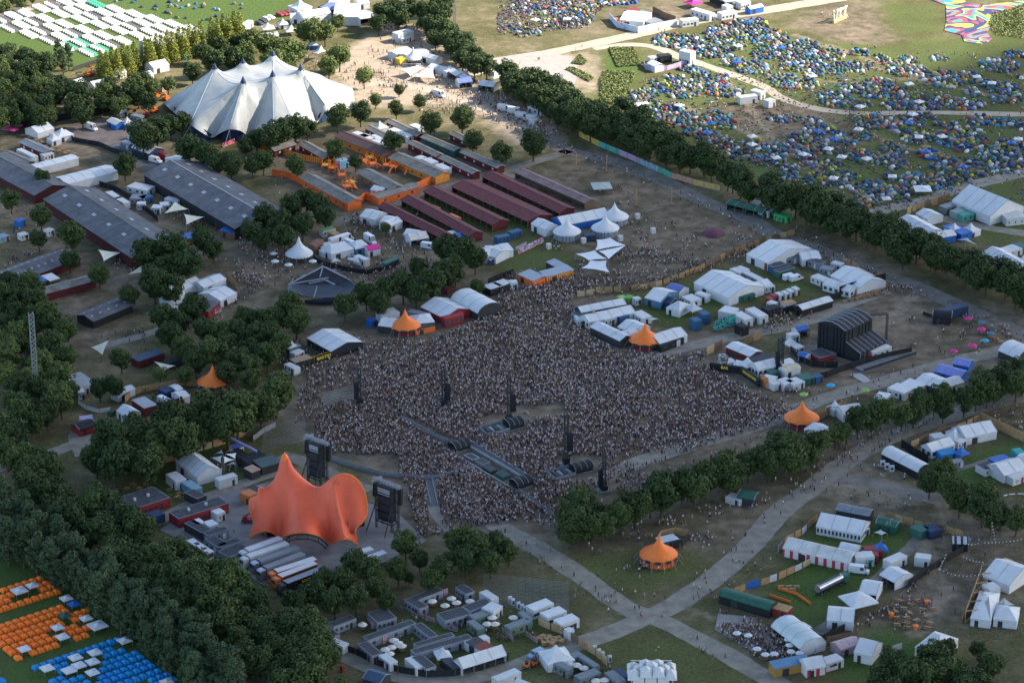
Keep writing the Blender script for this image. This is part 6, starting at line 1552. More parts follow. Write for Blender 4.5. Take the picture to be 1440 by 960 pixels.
for k in range(7):
 b=MB(); y=-Y+.3+(2*Y-.6)*k/6; b.bar((X+.1,y,6.7),(X+7.1,y,4.1),.17,LG,.15); b.bar((X+7.1,y,4.1),(X+7.1,y,.1),.14,LG,.12); b.build('wing_rib',bs)
b=MB(); b.box(-2,-Y-4,0,3,-Y-.3,1.5,DECK); b.box(-2,-Y-4,1.5,3,-Y-3.9,2.5,STEEL); b.build('loading_ramp',bs)
b=MB(); truss(b,(X+3,Y+5,0),(X+3,Y+5,12),.6,DARK); truss(b,(X-1,Y,12),(X+3,Y+5,12),.6,DARK); b.build('speaker_truss',bs); 
machine('red crane lift in front of the black stage wing',1219,506,RED,2.8)
K('white container on the deck in front of the black stage',(1227,495,1254,487),3,3.2); t=empty('deck',G(1245,510),U,'low dark deck in front of the black stage','deck'); b=MB(); b.box(-13,-2.4,0,13,2.4,.9,DECK); b.build('platform',t); b=MB(); b.box(-13,-2.5,.9,13,-2.42,1.9,DARK); b.build('railing',t)
fence('black screen fence below the black stage',[(1100,548),(1128,541),(1165,530),(1185,522),(1215,513),(1250,504),(1282,497)],2.6,BLACK,'screen_fence','fence')
fence('curved black fence around the dark red cabin',[(1112,495),(1122,506),(1140,515),(1160,517),(1178,517)],2.4,BLACK,'screen_fence','fence')
K('dark red cabin with slate roof below the black stage',(1136,493,1152,503),6,2.8,CONTR,'cabin','cabin',roof=FLAT); Q('royal blue canopy beside the dark red cabin',(1122,499,1132,502),4,2.6,rm=BLUE,open_front=True); K('white cabin above the royal blue canopy',(1120,490,1131,487),3,2.6)
Q('blue canopy left of the black stage',(1122,466,1138,462),4,3,rm=BLUE,open_front=True); K('white cabin left of the black stage',(1110,472,1125,470),3,3); pagoda('white peaked tent left of the black stage',1111,482,4.2,rz=U)
# truck stage on the right field
t=K('navy truck-trailer stage on the trodden field',(1322,440,1362,430),3.5,3.6,NAVY,'trailer_stage','stage',0,roof=mat('navy_roof',(.05,.08,.14))); Q('black arched canopy left of the navy trailer stage',(1312,445,1338,447),5,3,rm=BLACK,wm=BLACK,rise=1.6,arch=True)
fence('black barrier left of the black arched canopy',[(1298,442),(1312,447),(1330,449)],1.2,BLACK,'low_fence','fence')
UMB=[('magenta parasol above two tables on the right field',1361,447,MAG,3.2),('magenta parasol below the first on the right field',1380,462,MAG,3.4),('steel blue parasol right of the upper magenta one',1380,452,mat('steel_blue',(.08,.18,.28)),3),('steel blue parasol right of the lower magenta one',1393,468,mat('steel_blue',(.08,.18,.28)),3),('cyan parasol at the lower end of the parasol group',1385,478,mat('cyan_sheet',(.03,.4,.6)),3),
 ('bright pink parasol at the grey path',1341,493,MAG,3),('bright pink parasol higher at the right of the grey path',1367,485,MAG,3.4),('cyan parasol on the lawn before the black fence',1168,541,mat('cyan_sheet',(.03,.4,.6)),3.2),('lime parasol left of the cyan one before the black fence',1130,554,LGREEN,3.2),('lime parasol above the board fence',1217,548,LGREEN,3)]
for l,x,y,m_,r_ in UMB: parasol(l,x,y+8,m_,r_*.52,None,2.6)
# ------------------------------------------------------------------ bar compound with the lettered black roof
FREE.append(gpoly([(997,500),(1075,548),(1180,548),(1190,525),(1130,470),(1000,478)]))
t=fence('black bar roof strip with yellow BAR lettering',[(998,519),(1020,522.5),(1041,525)],2.6,BLACK,'bar_stand','bar',.9); sign('BAR',(1013,523),(1025,525),2.0,1.5,YEL,t)
t=fence('black bar roof strip with yellow GRANDSTAND lettering',[(1041,525),(1052,532),(1068,544)],2.8,BLACK,'bar_stand','bar',.9); sign('GRANDSTAND',(1043,528),(1066,544),2.2,1.35,YEL,t)
banner('orange painted sign panel at the end of the GRANDSTAND bar',[(1069,540),(1080,546)],4,mural('burger_sign',[(.5,.3,.1),(.5,.12,.06),(.55,.2,.1),(.6,.4,.15)],.9),'painted_sign','sign')
plank_fence('board wall at the left corner of the grandstand bar yard',[(994,500),(1005,495),(1017,490)],3.4); plank_fence('board wall right of the long white tent at the grandstand bar',[(1046,486),(1060,480),(1070,476)],3.4)
Q('long white tent with dark red side in the grandstand bar yard',(1021,487,1055,501),6.5,3.2,rise=1.0,wm=DRED); K('tall white and black printed cube in the grandstand bar yard',(1013,503,1024,502),3.4,4.6,mural('bw_print',[(.5,.5,.5),(.1,.1,.1),(.6,.6,.6)],.5),'printed_cube','kiosk',0)
K('white gabled cabin right of the printed cube',(1024,510,1035,508),3.6,2.8); Q('white low tent before the dark yard roof',(1031,512,1047,515),3.5,2.4,flat=True,rise=.3); pagoda('small white peaked tent at the lettered strip',1051,511,5.5,rz=U)
Q('dark flat roof in the grandstand bar yard',(1050,504,1075,513),8,3,flat=True,rise=.3,rm=FLAT,wm=DARK); Q('white gabled marquee with windows right of the dark flat roof',(1066,520,1094,513),6,3,rise=1.6,win=4); Q('white flap tent at the GRANDSTAND sign',(1070,532,1086,536),4,2.4,flat=True,rise=.3)
for n_,e,m_ in (('white round-roofed trailer right of the speaker tower',(1101,515,1117,510),W),('beige round-roofed trailer right of the speaker tower',(1104,523,1126,517),mat('beige_roof',(.5,.46,.36)))): Q(n_,e,4,2.6,rm=m_,rise=1,arch=True,seam=False)
for n_,e,c_ in (('white van at the left of the white container pair',(1088,541,1100,538),CONTW),('white container pair, left',(1103,541,1118,536),CONTW),('white container pair, right',(1116,541,1132,536),CONTW),('dark green container right of the white pair',(1128,534,1146,531),CONTGR),('blue crate beside the dark green container',(1148,531,1158,528),CONTB),('teal stall behind the GRANDSTAND sign',(1084,525,1096,522),CONTGR)): K(n_,e,5 if 'pair' in n_ and 'container' in n_ else 3,2.6,c_,win=0)
lattice_mast('twin lattice speaker tower behind the grandstand bar yard',1097,522,13,1.6,side=-1)
# ------------------------------------------------------------------ right: board fences, tents below the grey path
plank_fence('board fence above the orange tent at the path',[(1145,592),(1160,588),(1162,584),(1192,575)],3.4)
pagoda('white small pagoda at the board fence',1174,572,4.4,rz=U,walls=True); Q('white marquee right of the small pagoda',(1186,583,1214,578),7,3,rise=1.6)
bartent('orange spired bar tent at the right end of the tree row',1127,597,6.3,ORANGE,2.8,5.8); Q('white tent tucked behind the right orange bar tent',(1131,603,1155,617),8,3,rise=1.6)
for n_,e in (('white container in the path row, left one',(1229,559,1246,562)),('white container in the path row, middle one',(1248,545,1272,553)),('white container in the path row, right one',(1266,539,1291,547))): K(n_,e,6,3,roof=W)
Q('white low marquee right of the white containers',(1287,534,1318,546),9,3,rise=1.2,wm=DARK); Q('lilac-blue tent with two roof planes right of the low marquee',(1314,521,1350,531),7,3,rise=1.4,rm=mat('lilac_blue',(.2,.24,.55)),wm=BLUE); Q('smaller lilac-blue tent behind it',(1340,511,1362,515),6,3,rise=1.2,rm=mat('lilac_blue',(.2,.24,.55)),wm=BLUE); Q('white tent with yellow signs behind the row of trees',(1336,543,1356,537),6,3,rise=1.4)
Q('white marquee at the right edge above the trees',(1404,492,1432,504),10,3,rise=2.4,arch=True,wm=DARK); Q('white stall half hidden in the row of trees',(1298,566,1315,562),5,3)
t=Q('long arched white shelter with dark side at the path fork',(1240,637,1291,663),6,3,rise=1.8,arch=True,wm=BLACK,bay=8); fence('black panel wall behind the arched shelter',[(1267,628),(1285,640),(1305,651)],3,BLACK,'screen_fence','fence')
for k,(x,y) in enumerate([(1241,655),(1247,659),(1254,662)]):
 t=empty('water_stand',G(x,y),0,'white arched water stand before the long shelter, %s' % ('left','middle','right')[k],'water stand'); b=MB(); b.prism([(-.8,-.6),(.8,-.6),(.8,.6),(-.8,.6)],0,1.6,W2); b.tube((-.8,0,1.6),(.8,0,1.6),.6,.6,12,W2); b.build('body',t); window(t,0,-.63,.6,.8,.9,name='basin',m=DARK)
plank_fence('board fence along the lower right lawn, upper side',[(1281,630),(1305,620),(1330,610),(1360,601),(1378,593)],2.8); fence('tall board fence at the lower right lawn, right side',[(1378,592),(1395,600),(1420,612),(1445,624)],3.6)
for x,y in ((1408,617),(1422,623)): pass
Q('white marquee with folded roof at the top of the lower right lawn',(1358,615,1402,606),9,3,rise=2.2); K('pale low building left of the folded roof marquee',(1345,613,1362,606),5,2.8,CONTW,roof=W2)
pagoda('white pagoda on the lower right lawn',1342,612,5.5,rz=U); K('white cabin between pagodas on the lower right lawn',(1348,622,1360,618),4,2.8); K('white trailer at the board fence of the lower right lawn',(1314,616,1330,613),3.6,2.8)
Q('white gabled tent with four windows on the lower right lawn',(1310,634,1343,624),5.5,3,rise=1.8,win=4); K('bright blue tank trailer on the lower right lawn',(1324,640,1347,636),4,2.6,mat('bright_blue',(.02,.2,.45)),'tank_trailer','trailer',0); pagoda('royal blue canopy beside the blue tank trailer',1352,636,4.5,rz=U,m=BLUE)
K('small grey trailer below the blue tank trailer',(1342,651,1356,649),3,2.2,CONTG)
for n_,e,c_ in (('white fronted dark roofed shed at the right edge',(1386,660,1402,655),CONTW),('blue roofed cabin at the right edge',(1402,652,1425,646),CONTB)): K(n_,e,5,2.8,c_,roof=FLAT if 'dark' in n_ else BLUE)
Q('white marquee at the right edge, lower lawn',(1412,668,1445,658),9,3,rise=2.2); Q('white ridge tent behind it at the right edge',(1427,645,1445,652),6,3); K('teal roof at the right edge above the marquee',(1434,641,1446,639),6,3,TEAL); t=K('white sign trailer with green and pink letters at the right edge',(1425,673,1442,667),3,2.8,CONTW,win=0); text('O',1.6,TEAL,t,(-1,-1.6,1.3)); text('A',1.6,PINK,t,(1,-1.6,1.3))
t=empty('light_chain',G(1407,694),0,'curved row of pale bars lying on the lawn at the right edge','edging'); b=MB()
for k in range(7): a=1.2+k*.28; b.bar((14-16*math.cos(a-.9)+2,-8+13*math.sin(a-.2)*.8-3,.3),(14-16*math.cos(a-.7)+2,-8+13*math.sin(a)*.8-3,.3),.35,W2)
b.build('bars',t)
# ------------------------------------------------------------------ lower right compound
Q('white marquee with a row of windows, upper one in the fenced lawn',(1148,739,1211,751),(1224,733),3,rise=2.6,win=12); K('white box attached to the windowed marquee',(1211,746,1223,742),3,2.6)
Q('long blue-grey roof behind the windowed marquee',(1176,716,1222,725),5,3,rise=.9,rm=mat('blue_grey_roof',(.2,.22,.25)),wm=DARK)
Q('green tent at the board fence, left',(1232,735,1250,738),5,2.8,rm=GREEN,wm=GREEN); Q('green tent at the board fence, right',(1246,738,1259,741),5,2.8,rm=GREEN,wm=GREEN)
Q('long cream-white marquee with windows and red striped wall, lower left one',(1101,770,1192,791),8,3,rise=2,win=0,wm=mat('red_striped_wall',(.6,.6,.6),.6,.05,.5,stripes=(0,.35,(.45,.03,.06),.4)),rm=mat('aged_pvc',(.58,.57,.54),.5,.15,.3))
Q('white ridge tent behind the long cream-white marquee',(1179,771,1204,776),5,3); sail('green and white awning on the lawn beside the windowed marquee',[(1229,748,2.2),(1238,744,3),(1247,749,2.2),(1240,752,2)],W2)
t=K('white box van body with green DIK lettering',(1204,784,1230,782),4,3.6,CONTW,'box_trailer','trailer',0); text('DIK',1.7,mat('sign_green',(.03,.25,.12)),t,(1.5,-2.1,1.9))
V('white van in front of the lettered trailer',(1199,793,1218,795),None,6.5,2.8); K('dark red container behind the lettered trailer, lower',(1212,781,1236,781),4,2.8,CONTR); K('dark red container behind the lettered trailer, upper',(1217,775,1242,774),4,2.8,CONTR)
pagoda('royal blue canopy at the dark red containers',1238,770,4.4,rz=.1,m=BLUE)
# tanker
t=empty('tanker_truck',G(1167,832),0,'silver milk tanker truck parked on the lower right lawn','truck'); a=G(1151,836); c=G(1183,820); d=c-a; t.rotation_euler=(0,0,math.atan2(d.y,d.x)); t.location=(a+c)/2
b=MB(); b.tube((-6,0,2.3),(5,0,2.3),1.25,1.25,16,SILV); b.box(-5.5,-.25,3.5,4.5,.25,3.65,DARK); b.build('tank',t,False); b=MB(); b.box(-6,-.9,.7,5,.9,1.0,DARK); b.build('chassis',t); b=MB(); b.box(5.4,-1.2,.6,7.8,1.2,3.1,CONTGR); b.build('cab',t)
for x in (-5,-3.8,4.2,6.9):
 for y in (-.95,.95): wheel(t,x,y,.5,.3)
for n_,e in (('long white container on the lawn track, left one',(1253,791,1276,781)),('white container on the lawn track, right one',(1286,783,1307,786))): K(n_,e,3.4,3.2,win=0)
V('white round van body below the long white container',(1262,806,1281,803),None,6.5,3)
K('dark green container at the board fence by the track',(1295,748,1309,742),5,2.8,CONTGR); K('navy container at the board fence by the track',(1309,748,1325,744),5,2.8,NAVY); Q('black and white stall at the right corner of the board fence',(1340,763,1362,764),5,3,rm=mat('bw_roof',(.4,.42,.45),.5,.05,.5,stripes=(0,.5,(.02,.02,.03),.4)),wm=BLACK)
Q('white stall tent with queue, topmost of four in the row',(1237,807,1258,818),8,3,rise=1.6,open_front=True); Q('white stall tent with queue, second of four in the row',(1208,832,1232,836),9,3,rise=1.8,open_front=True); pagoda('white peaked stall tent, third of four in the row',1207,842,9,2.8,3,rz=.45); Q('white gabled stall tent, lowest of four in the row',(1163,871,1200,874),9,3,rise=1.8)
Q('low dark green arched shed with people, lower right',(1011,836,1082,857),5,3,rm=GREEN,wm=BLACK,rise=1.2,arch=True,bay=12,seam=False); K('red container with wooden roof at the end of the dark green shed',(1078,852,1107,860),4,2.8,CONTR,roof=WOOD)
plank_fence('colourful board fence above the dark green shed',[(1032,836),(1050,829),(1070,823),(1095,815),(1118,804),(1140,793)],2.4,cols=[WOOD,WOOD,W2,mat('pale_ply',(.5,.36,.2),.8),BLUE]); plank_fence('board fence with ladders at the left end of the cream-white marquee',[(1094,777),(1108,762),(1128,752),(1150,730)],2.6,cols=[WOOD,W2,WOOD,WOODD])
plank_fence('board fence at the upper edge of the fenced lawn',[(1247,727),(1270,736),(1300,744),(1330,748),(1356,757)],2.6); fence('black fence along the stall tents, lower part',[(1148,905),(1175,892),(1198,880),(1206,868)],2.2,BLACK,'screen_fence','fence'); fence('black fence along the stall tents, upper part',[(1276,826),(1300,808),(1330,790),(1362,772)],2.4,BLACK,'screen_fence','fence')
FREE.append(gpoly([(1150,735),(1300,750),(1340,770),(1280,815),(1200,860),(1150,905),(1090,860),(1120,800)]))
for k,(x0,y0,x1,y1) in enumerate([(1094,828,1120,836),(1120,836,1140,850),(1082,838,1112,848)]): fence('orange rope barrier on the lawn, %s' % ('upper','right','lower')[k],[(x0,y0),(x1,y1)],.9,ORANGE,'rope_barrier','barrier',.2)
# scalloped long tent at the terrace
Q('scalloped white tent beside the packed terrace',(1085,880,1126,912),9,2.8,rise=2.4,arch=True,bay=5,rm=mat('greenish_pvc',(.5,.56,.56),.5,.1,.3),open_front=True); V('white van behind the board wall at the scalloped tent',(1128,876,1141,884),None,6,2.6)
fence('board wall behind the scalloped white tent',[(1108,868),(1128,883),(1150,903)],1.6)
Q('ochre bar with blue roof below the terrace',(1090,940,1141,929),4,3,flat=True,rise=.4,rm=mat('dusty_blue_roof',(.1,.22,.34)),wm=mat('ochre_wall',(.35,.2,.05))); Q('white tent with red and white striped walls at the bottom',(1134,941,1162,936),6.5,2.8,rise=1.8,wm=mat('red_striped_wall',(.6,.6,.6))); t=K('white trailer with dark logo right of the striped tent',(1160,934,1187,926),4,2.8,CONTW,win=0)
b=MB(); b.box(-1.6,-2.08,1.3,1.0,-2.05,1.9,DARK); b.box(-.3,-2.08,1.95,.7,-2.05,2.25,DARK); b.build('logo',t)
plank_fence('board fence behind the pink tent',[(1162,905),(1185,900),(1210,896)],2.6); Q('dusty pink tent at the board fence',(1182,913,1211,904),5,2.8,rm=mat('dusty_pink',(.5,.36,.38)),wm=mat('dusty_pink_wall',(.35,.25,.27)))
Q('white gabled tent right of the pink tent',(1201,916,1226,922),9,3.2,rise=2.6); Q('large white peaked tent behind the bottom right tree',(1287,909,1320,920),12,3,rise=3,hip=3); plank_fence('short board fence between the white gabled and the large peaked tent',[(1240,916),(1253,917)],2.4); fence('white banner between the two white tents at the bottom',[(1254,917),(1268,912)],2.2,W2,'banner','banner')
# right edge cluster
Q('white ribbed marquee at the right edge, upper',(1382,808,1420,822),14,3.2,rise=3); K('white cabin beside the ribbed marquee at the right edge',(1381,821,1392,829),4,3.4); Q('twin peaked white tent inside the timber frame',(1365,868,1393,872),18,2.8,rise=3,hip=4); Q('white tent right of the twin peaked one',(1397,869,1430,873),9,2.8,rise=2,hip=3)
sail('white pointed sail at the right edge',[(1399,848,2.4),(1412,840,5),(1427,850,2.4),(1412,853,2.4)],W)
t=empty('timber_scaffold',G(1367,850),0,'open timber scaffold frame beside the twin peaked tent','frame'); b=MB()
for k in range(6): p=G(1357+k*4.5,875-k*13)-G(1367,850); b.bar((p.x,p.y,0),(p.x,p.y,4),.25,WOOD); b.bar((p.x,p.y,4),(p.x+4,p.y+1,4),.25,WOOD); b.bar((p.x,p.y,0),(p.x+4,p.y+1,4),.18,WOOD)
p=G(1357,875)-G(1367,850); q=G(1380,812)-G(1367,850); b.bar((p.x,p.y,4),(q.x,q.y,4),.3,WOOD); b.build('beams',t)
plank_fence('board fence above the ribbed marquee at the right edge',[(1411,792),(1425,797),(1440,802)],2.4); fence('board fence left of the timber frame',[(1352,876),(1362,855),(1380,830),(1383,810)],2.6)
# light chains
for k,(a,c,z) in enumerate([((1322,800,6),(1382,806,5),-3),((1355,782,6),(1382,790,6),-1),((1380,762,6),(1436,758,6),-1),((1395,735,9),(1400,762,5),0),((1320,800,4),(1330,780,6),-1),((1362,765,6),(1380,762,6),-.6)]):
 A=G(*a); B_=G(*c); t=empty('light_string',Vector((A.x,A.y,0)),0,'string of small white lamps over trodden ground at the right, %s' % ('lowest long one','short one in the middle','upper right one','one from the tall pole','left end piece','upper left piece')[k],'light string'); b=MB(); n=int((B_-A).length/1.1); BULB=W
 pr=[A.lerp(B_,j/n)+Vector((0,0,z*4*(j/n)*(1-j/n)*.5)) for j in range(n+1)]
 for p in pr: q=p-Vector((A.x,A.y,0)); b.tube(q-Vector((0,0,.16)),q+Vector((0,0,.16)),.16,.16,6,BULB)
 b.build('lamps',t); b=MB(); o0=Vector((A.x,A.y,0))
 for p,q in zip(pr[:-1],pr[1:]): b.bar(p-o0+Vector((0,0,.2)),q-o0+Vector((0,0,.2)),.05,DARK)
 b.build('cable',t); b=MB()
 for p in (A,B_): b.tube((p.x-A.x,p.y-A.y,0),(p.x-A.x,p.y-A.y,p.z),.1,.08,6,WOODD)
 b.build('pole',t)
done=[]
for _ in range(900):
 x,y=rr.uniform(1258,1312),rr.uniform(844,885); p=G(x,y)
 if any((p-q).length < 2.9 for q in done): continue
 done.append(p); place(pt,G(x,y),rr.uniform(0,PI),'wooden picnic table scattered on the trodden ground right of the stall tents',group='picnic tables right of the stall tents')
for k in range(5): place(pt,G(1098+k*5.5,826+(k % 2)*4),.2,'wooden bench table on the lawn inside the orange ropes',group='tables inside the orange ropes')
for k in range(7): place(pt,G(1389+(k % 4)*9,446+k*6),U,'wooden table beside the parasols on the right field',group='tables beside the parasols')
for k,(x,y) in enumerate([(1253,868),(1287,885),(1303,850)]):
 t=empty('orange_stand',G(x,y),k,'small orange round stand among the picnic tables, %s' % ('left','front','rear')[k],'stand'); b=MB(); b.tube((0,0,0),(0,0,1.4),.5,.6,10,ORANGE); b.build('body',t); b=MB(); b.lathe([(.9,1.4),(.8,1.6),(.1,1.9)],10,ORANGE,cap=True); b.build('top',t)
# terrace parasols
for k,(x,y) in enumerate([(1036,891),(1052,894),(1064.5,913),(1076,921),(1088.5,920),(1108,900),(1110,908),(1112,917),(1128.5,909),(1124,919)]):
 parasol('white parasol over the packed terrace, %s' % ['upper left','second from the left','third from the left','at the front corner','right of the front corner','rear of the right column','middle of the right column','front of the right column','at the scalloped tent arches','before the ochre bar'][k],x,y+7,W,1.35)
# ------------------------------------------------------------------ bottom centre: cabin courtyards
CB=[('left cabin of the first courtyard by the dark trees',(445.5,881,463.4,896),(476.7,890.6)),('long rear cabin of the first courtyard',(469,881,501,869),3),('double cabin with two white windows between two courtyards',(530.6,875,558,868),(512,862)),
('left cabin of the middle courtyard',(502.5,905,523,922),(536,916.4)),('longest rear cabin of the middle courtyard',(518,900,585,875.5),3),('right cabin of the middle courtyard',(581,878,604,896),(613.4,890.6)),
('end cabin with one window at the dark fence',(579,923.4,599.4,940),(612.7,935)),('long cabin above the white food marquee',(584,919,665,896.5),3),('dark roofed cabin behind the long cabin above the food marquee',(587,909,640,893),2.5),
('left cabin of the upper courtyard',(568,843,590,856),(601.7,850.8)),('long rear cabin of the upper courtyard',(586,844,623.5,829.5),3),('right cabin of the upper courtyard',(640,825,655,835),(668,831)),
('widest double cabin below the upper courtyard',(626,872.6,662.5,862.5),(612,862.5)),('cabin running right from the widest double cabin',(661,859,693,847),4)]
for l,e,w_ in CB: K('Grey '+l,e,w_,2.9,CABIN,'portable_cabin','portable cabin',3,roof=FLAT)
GC=mat('cabin_green',(.13,.19,.14),.6,.15,.8,stripes=(0,1.6,(.1,.15,.11),.3))
for l,e,w_ in (('upper left cabin of the green courtyard',(667,870,689,862),3),('lower left cabin of the green courtyard',(656,873,672,885),(680.5,881)),('upper right cabin of the green courtyard',(728,860,741,872),(748.4,868.8)),('lower right cabin of the green courtyard',(717,884,748,872.5),3)): K('Green '+l,e,w_,2.9,GC,'portable_cabin','portable cabin',2,roof=mat('zinc_roof',(.17,.2,.22)))
for l,e,w_ in (('left cabin of the bottom courtyard beside the white pagoda',(778,932,798,942),(806.7,938)),('rear cabin of the bottom courtyard',(790,930,820,919.5),2.8),('right cabin of the bottom courtyard',(813,922,836,937),(841,933)),('double cabin at the bottom edge',(816,955,845,944.5),(808,948.5)),('last cabin at the bottom edge',(850,945,868,959),3)): K('Grey '+l,e,w_,2.9,mat('cabin_zinc',(.17,.2,.21),.6,.15,.8,stripes=(0,1.6,(.12,.15,.16),.3)),'portable_cabin','portable cabin',2,roof=mat('zinc_roof',(.17,.2,.22)))
for l,e,w_ in (('white container below the first courtyard',(462.7,901.6,482,909),2.8),('white container below the middle courtyard',(532,921,548,933),2.8),('grey-white container left of the end cabin',(569,925,585,939),(596,935)),('white container at the rear right of the upper courtyard',(674,832,691,843),2.8),('long white container behind the red roof',(659,906,689,896),2.6)): K(l,e,w_,2.8,CONTW,win=0)
K('wide white container above the green courtyard',(694,860,707,851),(679,853),3.4,CONTW,win=1)
Q('long white food marquee with five bays at the dark fence',(651,939,712,920),(638,928),2.8,rise=2.2,bay=5.5,open_front=True); Q('dark red roof behind the long food marquee',(678,916,695,909),4,2.8,flat=True,rise=.3,rm=mat('brick_red_roof',(.22,.05,.04))); Q('charcoal roof beside the dark red roof',(666,910,684,903),4,2.7,flat=True,rise=.3,rm=FLAT,wm=DARK); Q('charcoal awning left of the long food marquee',(637,940,649,936),7,2.4,flat=True,rise=.2,rm=FLAT,wm=DARK)
pagoda('white small pagoda in the courtyard left of the food marquee',623,920,4.6,rz=.3); pagoda('white square awning in the courtyard left of the food marquee',619,915,3.2,2.4,.8,rz=U)
for k,(x,y) in enumerate([(510,878),(554,900),(560,904),(565,908),(551,910),(542,913),(548,919),(608,845),(626,851),(635,841),(642,847),(661,845),(692,868),(685,877),(696,877),(722,868),(800,933),(811,935),(821,939),(838,957),(850,956)]):
 nm=['alone in the first courtyard','rear left in the middle courtyard','second from the rear in the middle courtyard','right one in the middle courtyard','centre one in the middle courtyard','left one in the middle courtyard','front one in the middle courtyard','left one in the upper courtyard','front one in the upper courtyard','rear one in the upper courtyard','middle one in the upper courtyard','right one beside the cabin in the upper courtyard','rear left one in the green courtyard','front left one in the green courtyard','front right one in the green courtyard','right one in the green courtyard','left one in the bottom courtyard','middle one in the bottom courtyard','right one in the bottom courtyard','left one at the bottom edge','right one at the bottom edge'][k]
 parasol('round white parasol, %s' % nm,x,y+8,mat('parasol_cream',(.66,.62,.55)),1.55)
fence('dark mesh fence along the lower path, below the cabin courtyards',[(478,912),(500,920),(530,935),(560,945),(600,952),(640,950),(680,940),(715,926)],2.2,BLACK,'screen_fence','fence')
for k,(x0,y0,x1,y1) in enumerate([(552,852,566,860),(578,864,588,870),(592,868,612,876),(628,884,644,888),(740,893,756,905),(706,888,722,902),(776,944,796,950)]): banner('row of hanging coloured cloths beside the cabins, %s' % ['upper left','below the upper left cabin','left of the double cabin','below the double cabin','at the mesh fence','at the green courtyard gate','at the bottom courtyard'][k],[(x0,y0),(x1,y1)],1.6,mural('hanging_cloths',[(.35,.08,.08),(.1,.08,.12),(.45,.35,.3),(.08,.1,.2),(.5,.2,.15)],1.6))
for x,y in ((522,884),(538,905),(624,838),(651,838),(700,868)): 
 t=banner('striped red and white flags hanging on a courtyard cabin, %s' % {522:'first courtyard',538:'middle courtyard',624:'upper courtyard rear',651:'upper courtyard right',700:'green courtyard'}[x],[(x,y),(x+6,y-2)],2.4,mural('flag_stripes',[(.5,.1,.1),(.6,.6,.6),(.5,.15,.3),(.55,.25,.05)],1.2))
for k,(e) in enumerate([(751,858,779,847.5),(770,868,797,858.5),(789,878,815,869)]): K('white toilet trailer with a row of small windows, %s of three' % ('upper','middle','lower')[k],e,4,3.2,CONTW,'toilet_trailer','trailer',7,roof=W)
K('small white cabin in front of the lowest toilet trailer',(800,888,808,885),2.5,3,CONTW,'container','container',0)
plank_fence('slanting board fence from the toilet trailers to the bottom courtyard',[(757,878),(775,886),(795,893),(815,908),(838,922),(855,937)],2.8)
V('light blue-silver van on the lower path',(764,909,743,918),mat('silver_blue_car',(.3,.38,.5),.3,.05),5.4,2.1); pagoda('large white pagoda beside the bottom courtyard',782,921,8.6,2.8,3.6,rz=.35,walls=True)
Q('white marquee roof at the bottom edge',(735,958,770,972),(700,960),3.4,rise=2.6); K('long white trailer left of the bottom edge marquee',(700,957,733,944),3,3.2,win=0); Q('dusty blue stall roof at the bottom left path',(510,953,534,960),6,2.8,rm=mat('dusty_navy',(.05,.09,.16)),wm=DARK)
K('small red box at the lower path under the trees',(481,937,484,936),1.2,2,RED,'kiosk','kiosk',0,False)
for k,(x,y) in enumerate([(836,912),(842,917),(847,921),(857,926),(717,843),(721,846),(729,851),(734,854),(738,857)]):
 t=empty('water_stand',G(x,y+4),.5,'grey-white arched stand on the grass, %s' % ['first of four by the board fence','second of four by the board fence','third of four by the board fence','fourth of four by the board fence','first of five above the toilet trailers','second of five above the toilet trailers','third of five above the toilet trailers','fourth of five above the toilet trailers','fifth of five above the toilet trailers'][k],'stand'); b=MB(); b.box(-.55,-.5,0,.55,.5,1.8,W2); b.tube((-.55,0,1.8),(.55,0,1.8),.5,.5,12,W2); b.build('body',t); b=MB(); b.box(-.35,-.53,.3,.35,-.505,1.6,NAVY); b.build('panel',t)
K('dark blue shed at the right of the bottom courtyard',(852,946,870,956),5,2.4,NAVY,'shed','shed',0)
for k in range(9): 
 x,y=[(758,900),(763,897),(768,902),(773,898),(779,903),(784,899),(790,903),(765,905),(775,906)][k]; t=empty('timber_pallet_stack',G(x,y),k*.7,'stack of raw timber pallets behind the slanting board fence','pallet stack','pallet stacks behind the slanting board fence'); b=MB()
 for j in range(4): b.box(-1.1,-.8,j*.28,1.1,.8,j*.28+.18,WOOD)
 b.build('pallets',t)
for k,(x,y) in enumerate([(741,938),(752,934)]): 
 t=empty('orange_forklift',G(x,y),k,'orange machine beside the large white pagoda, %s' % ('left','right')[k],'forklift'); b=MB(); b.box(-1.2,-.7,.3,.9,.7,1.3,ORANGE); b.box(-.6,-.6,1.3,.4,.6,2.1,DARK); b.build('body',t); b=MB(); b.bar((1.3,-.5,.2),(1.3,-.5,3),.15,DARK); b.bar((1.3,.5,.2),(1.3,.5,3),.15,DARK); b.bar((1.3,-.5,.2),(2.3,-.5,.2),.12,DARK); b.bar((1.3,.5,.2),(2.3,.5,.2),.12,DARK); b.build('fork_mast',t)
 for x_ in (-.9,.8):
  for y_ in (-.95,.95): wheel(t,x_,y_,.45,.3)
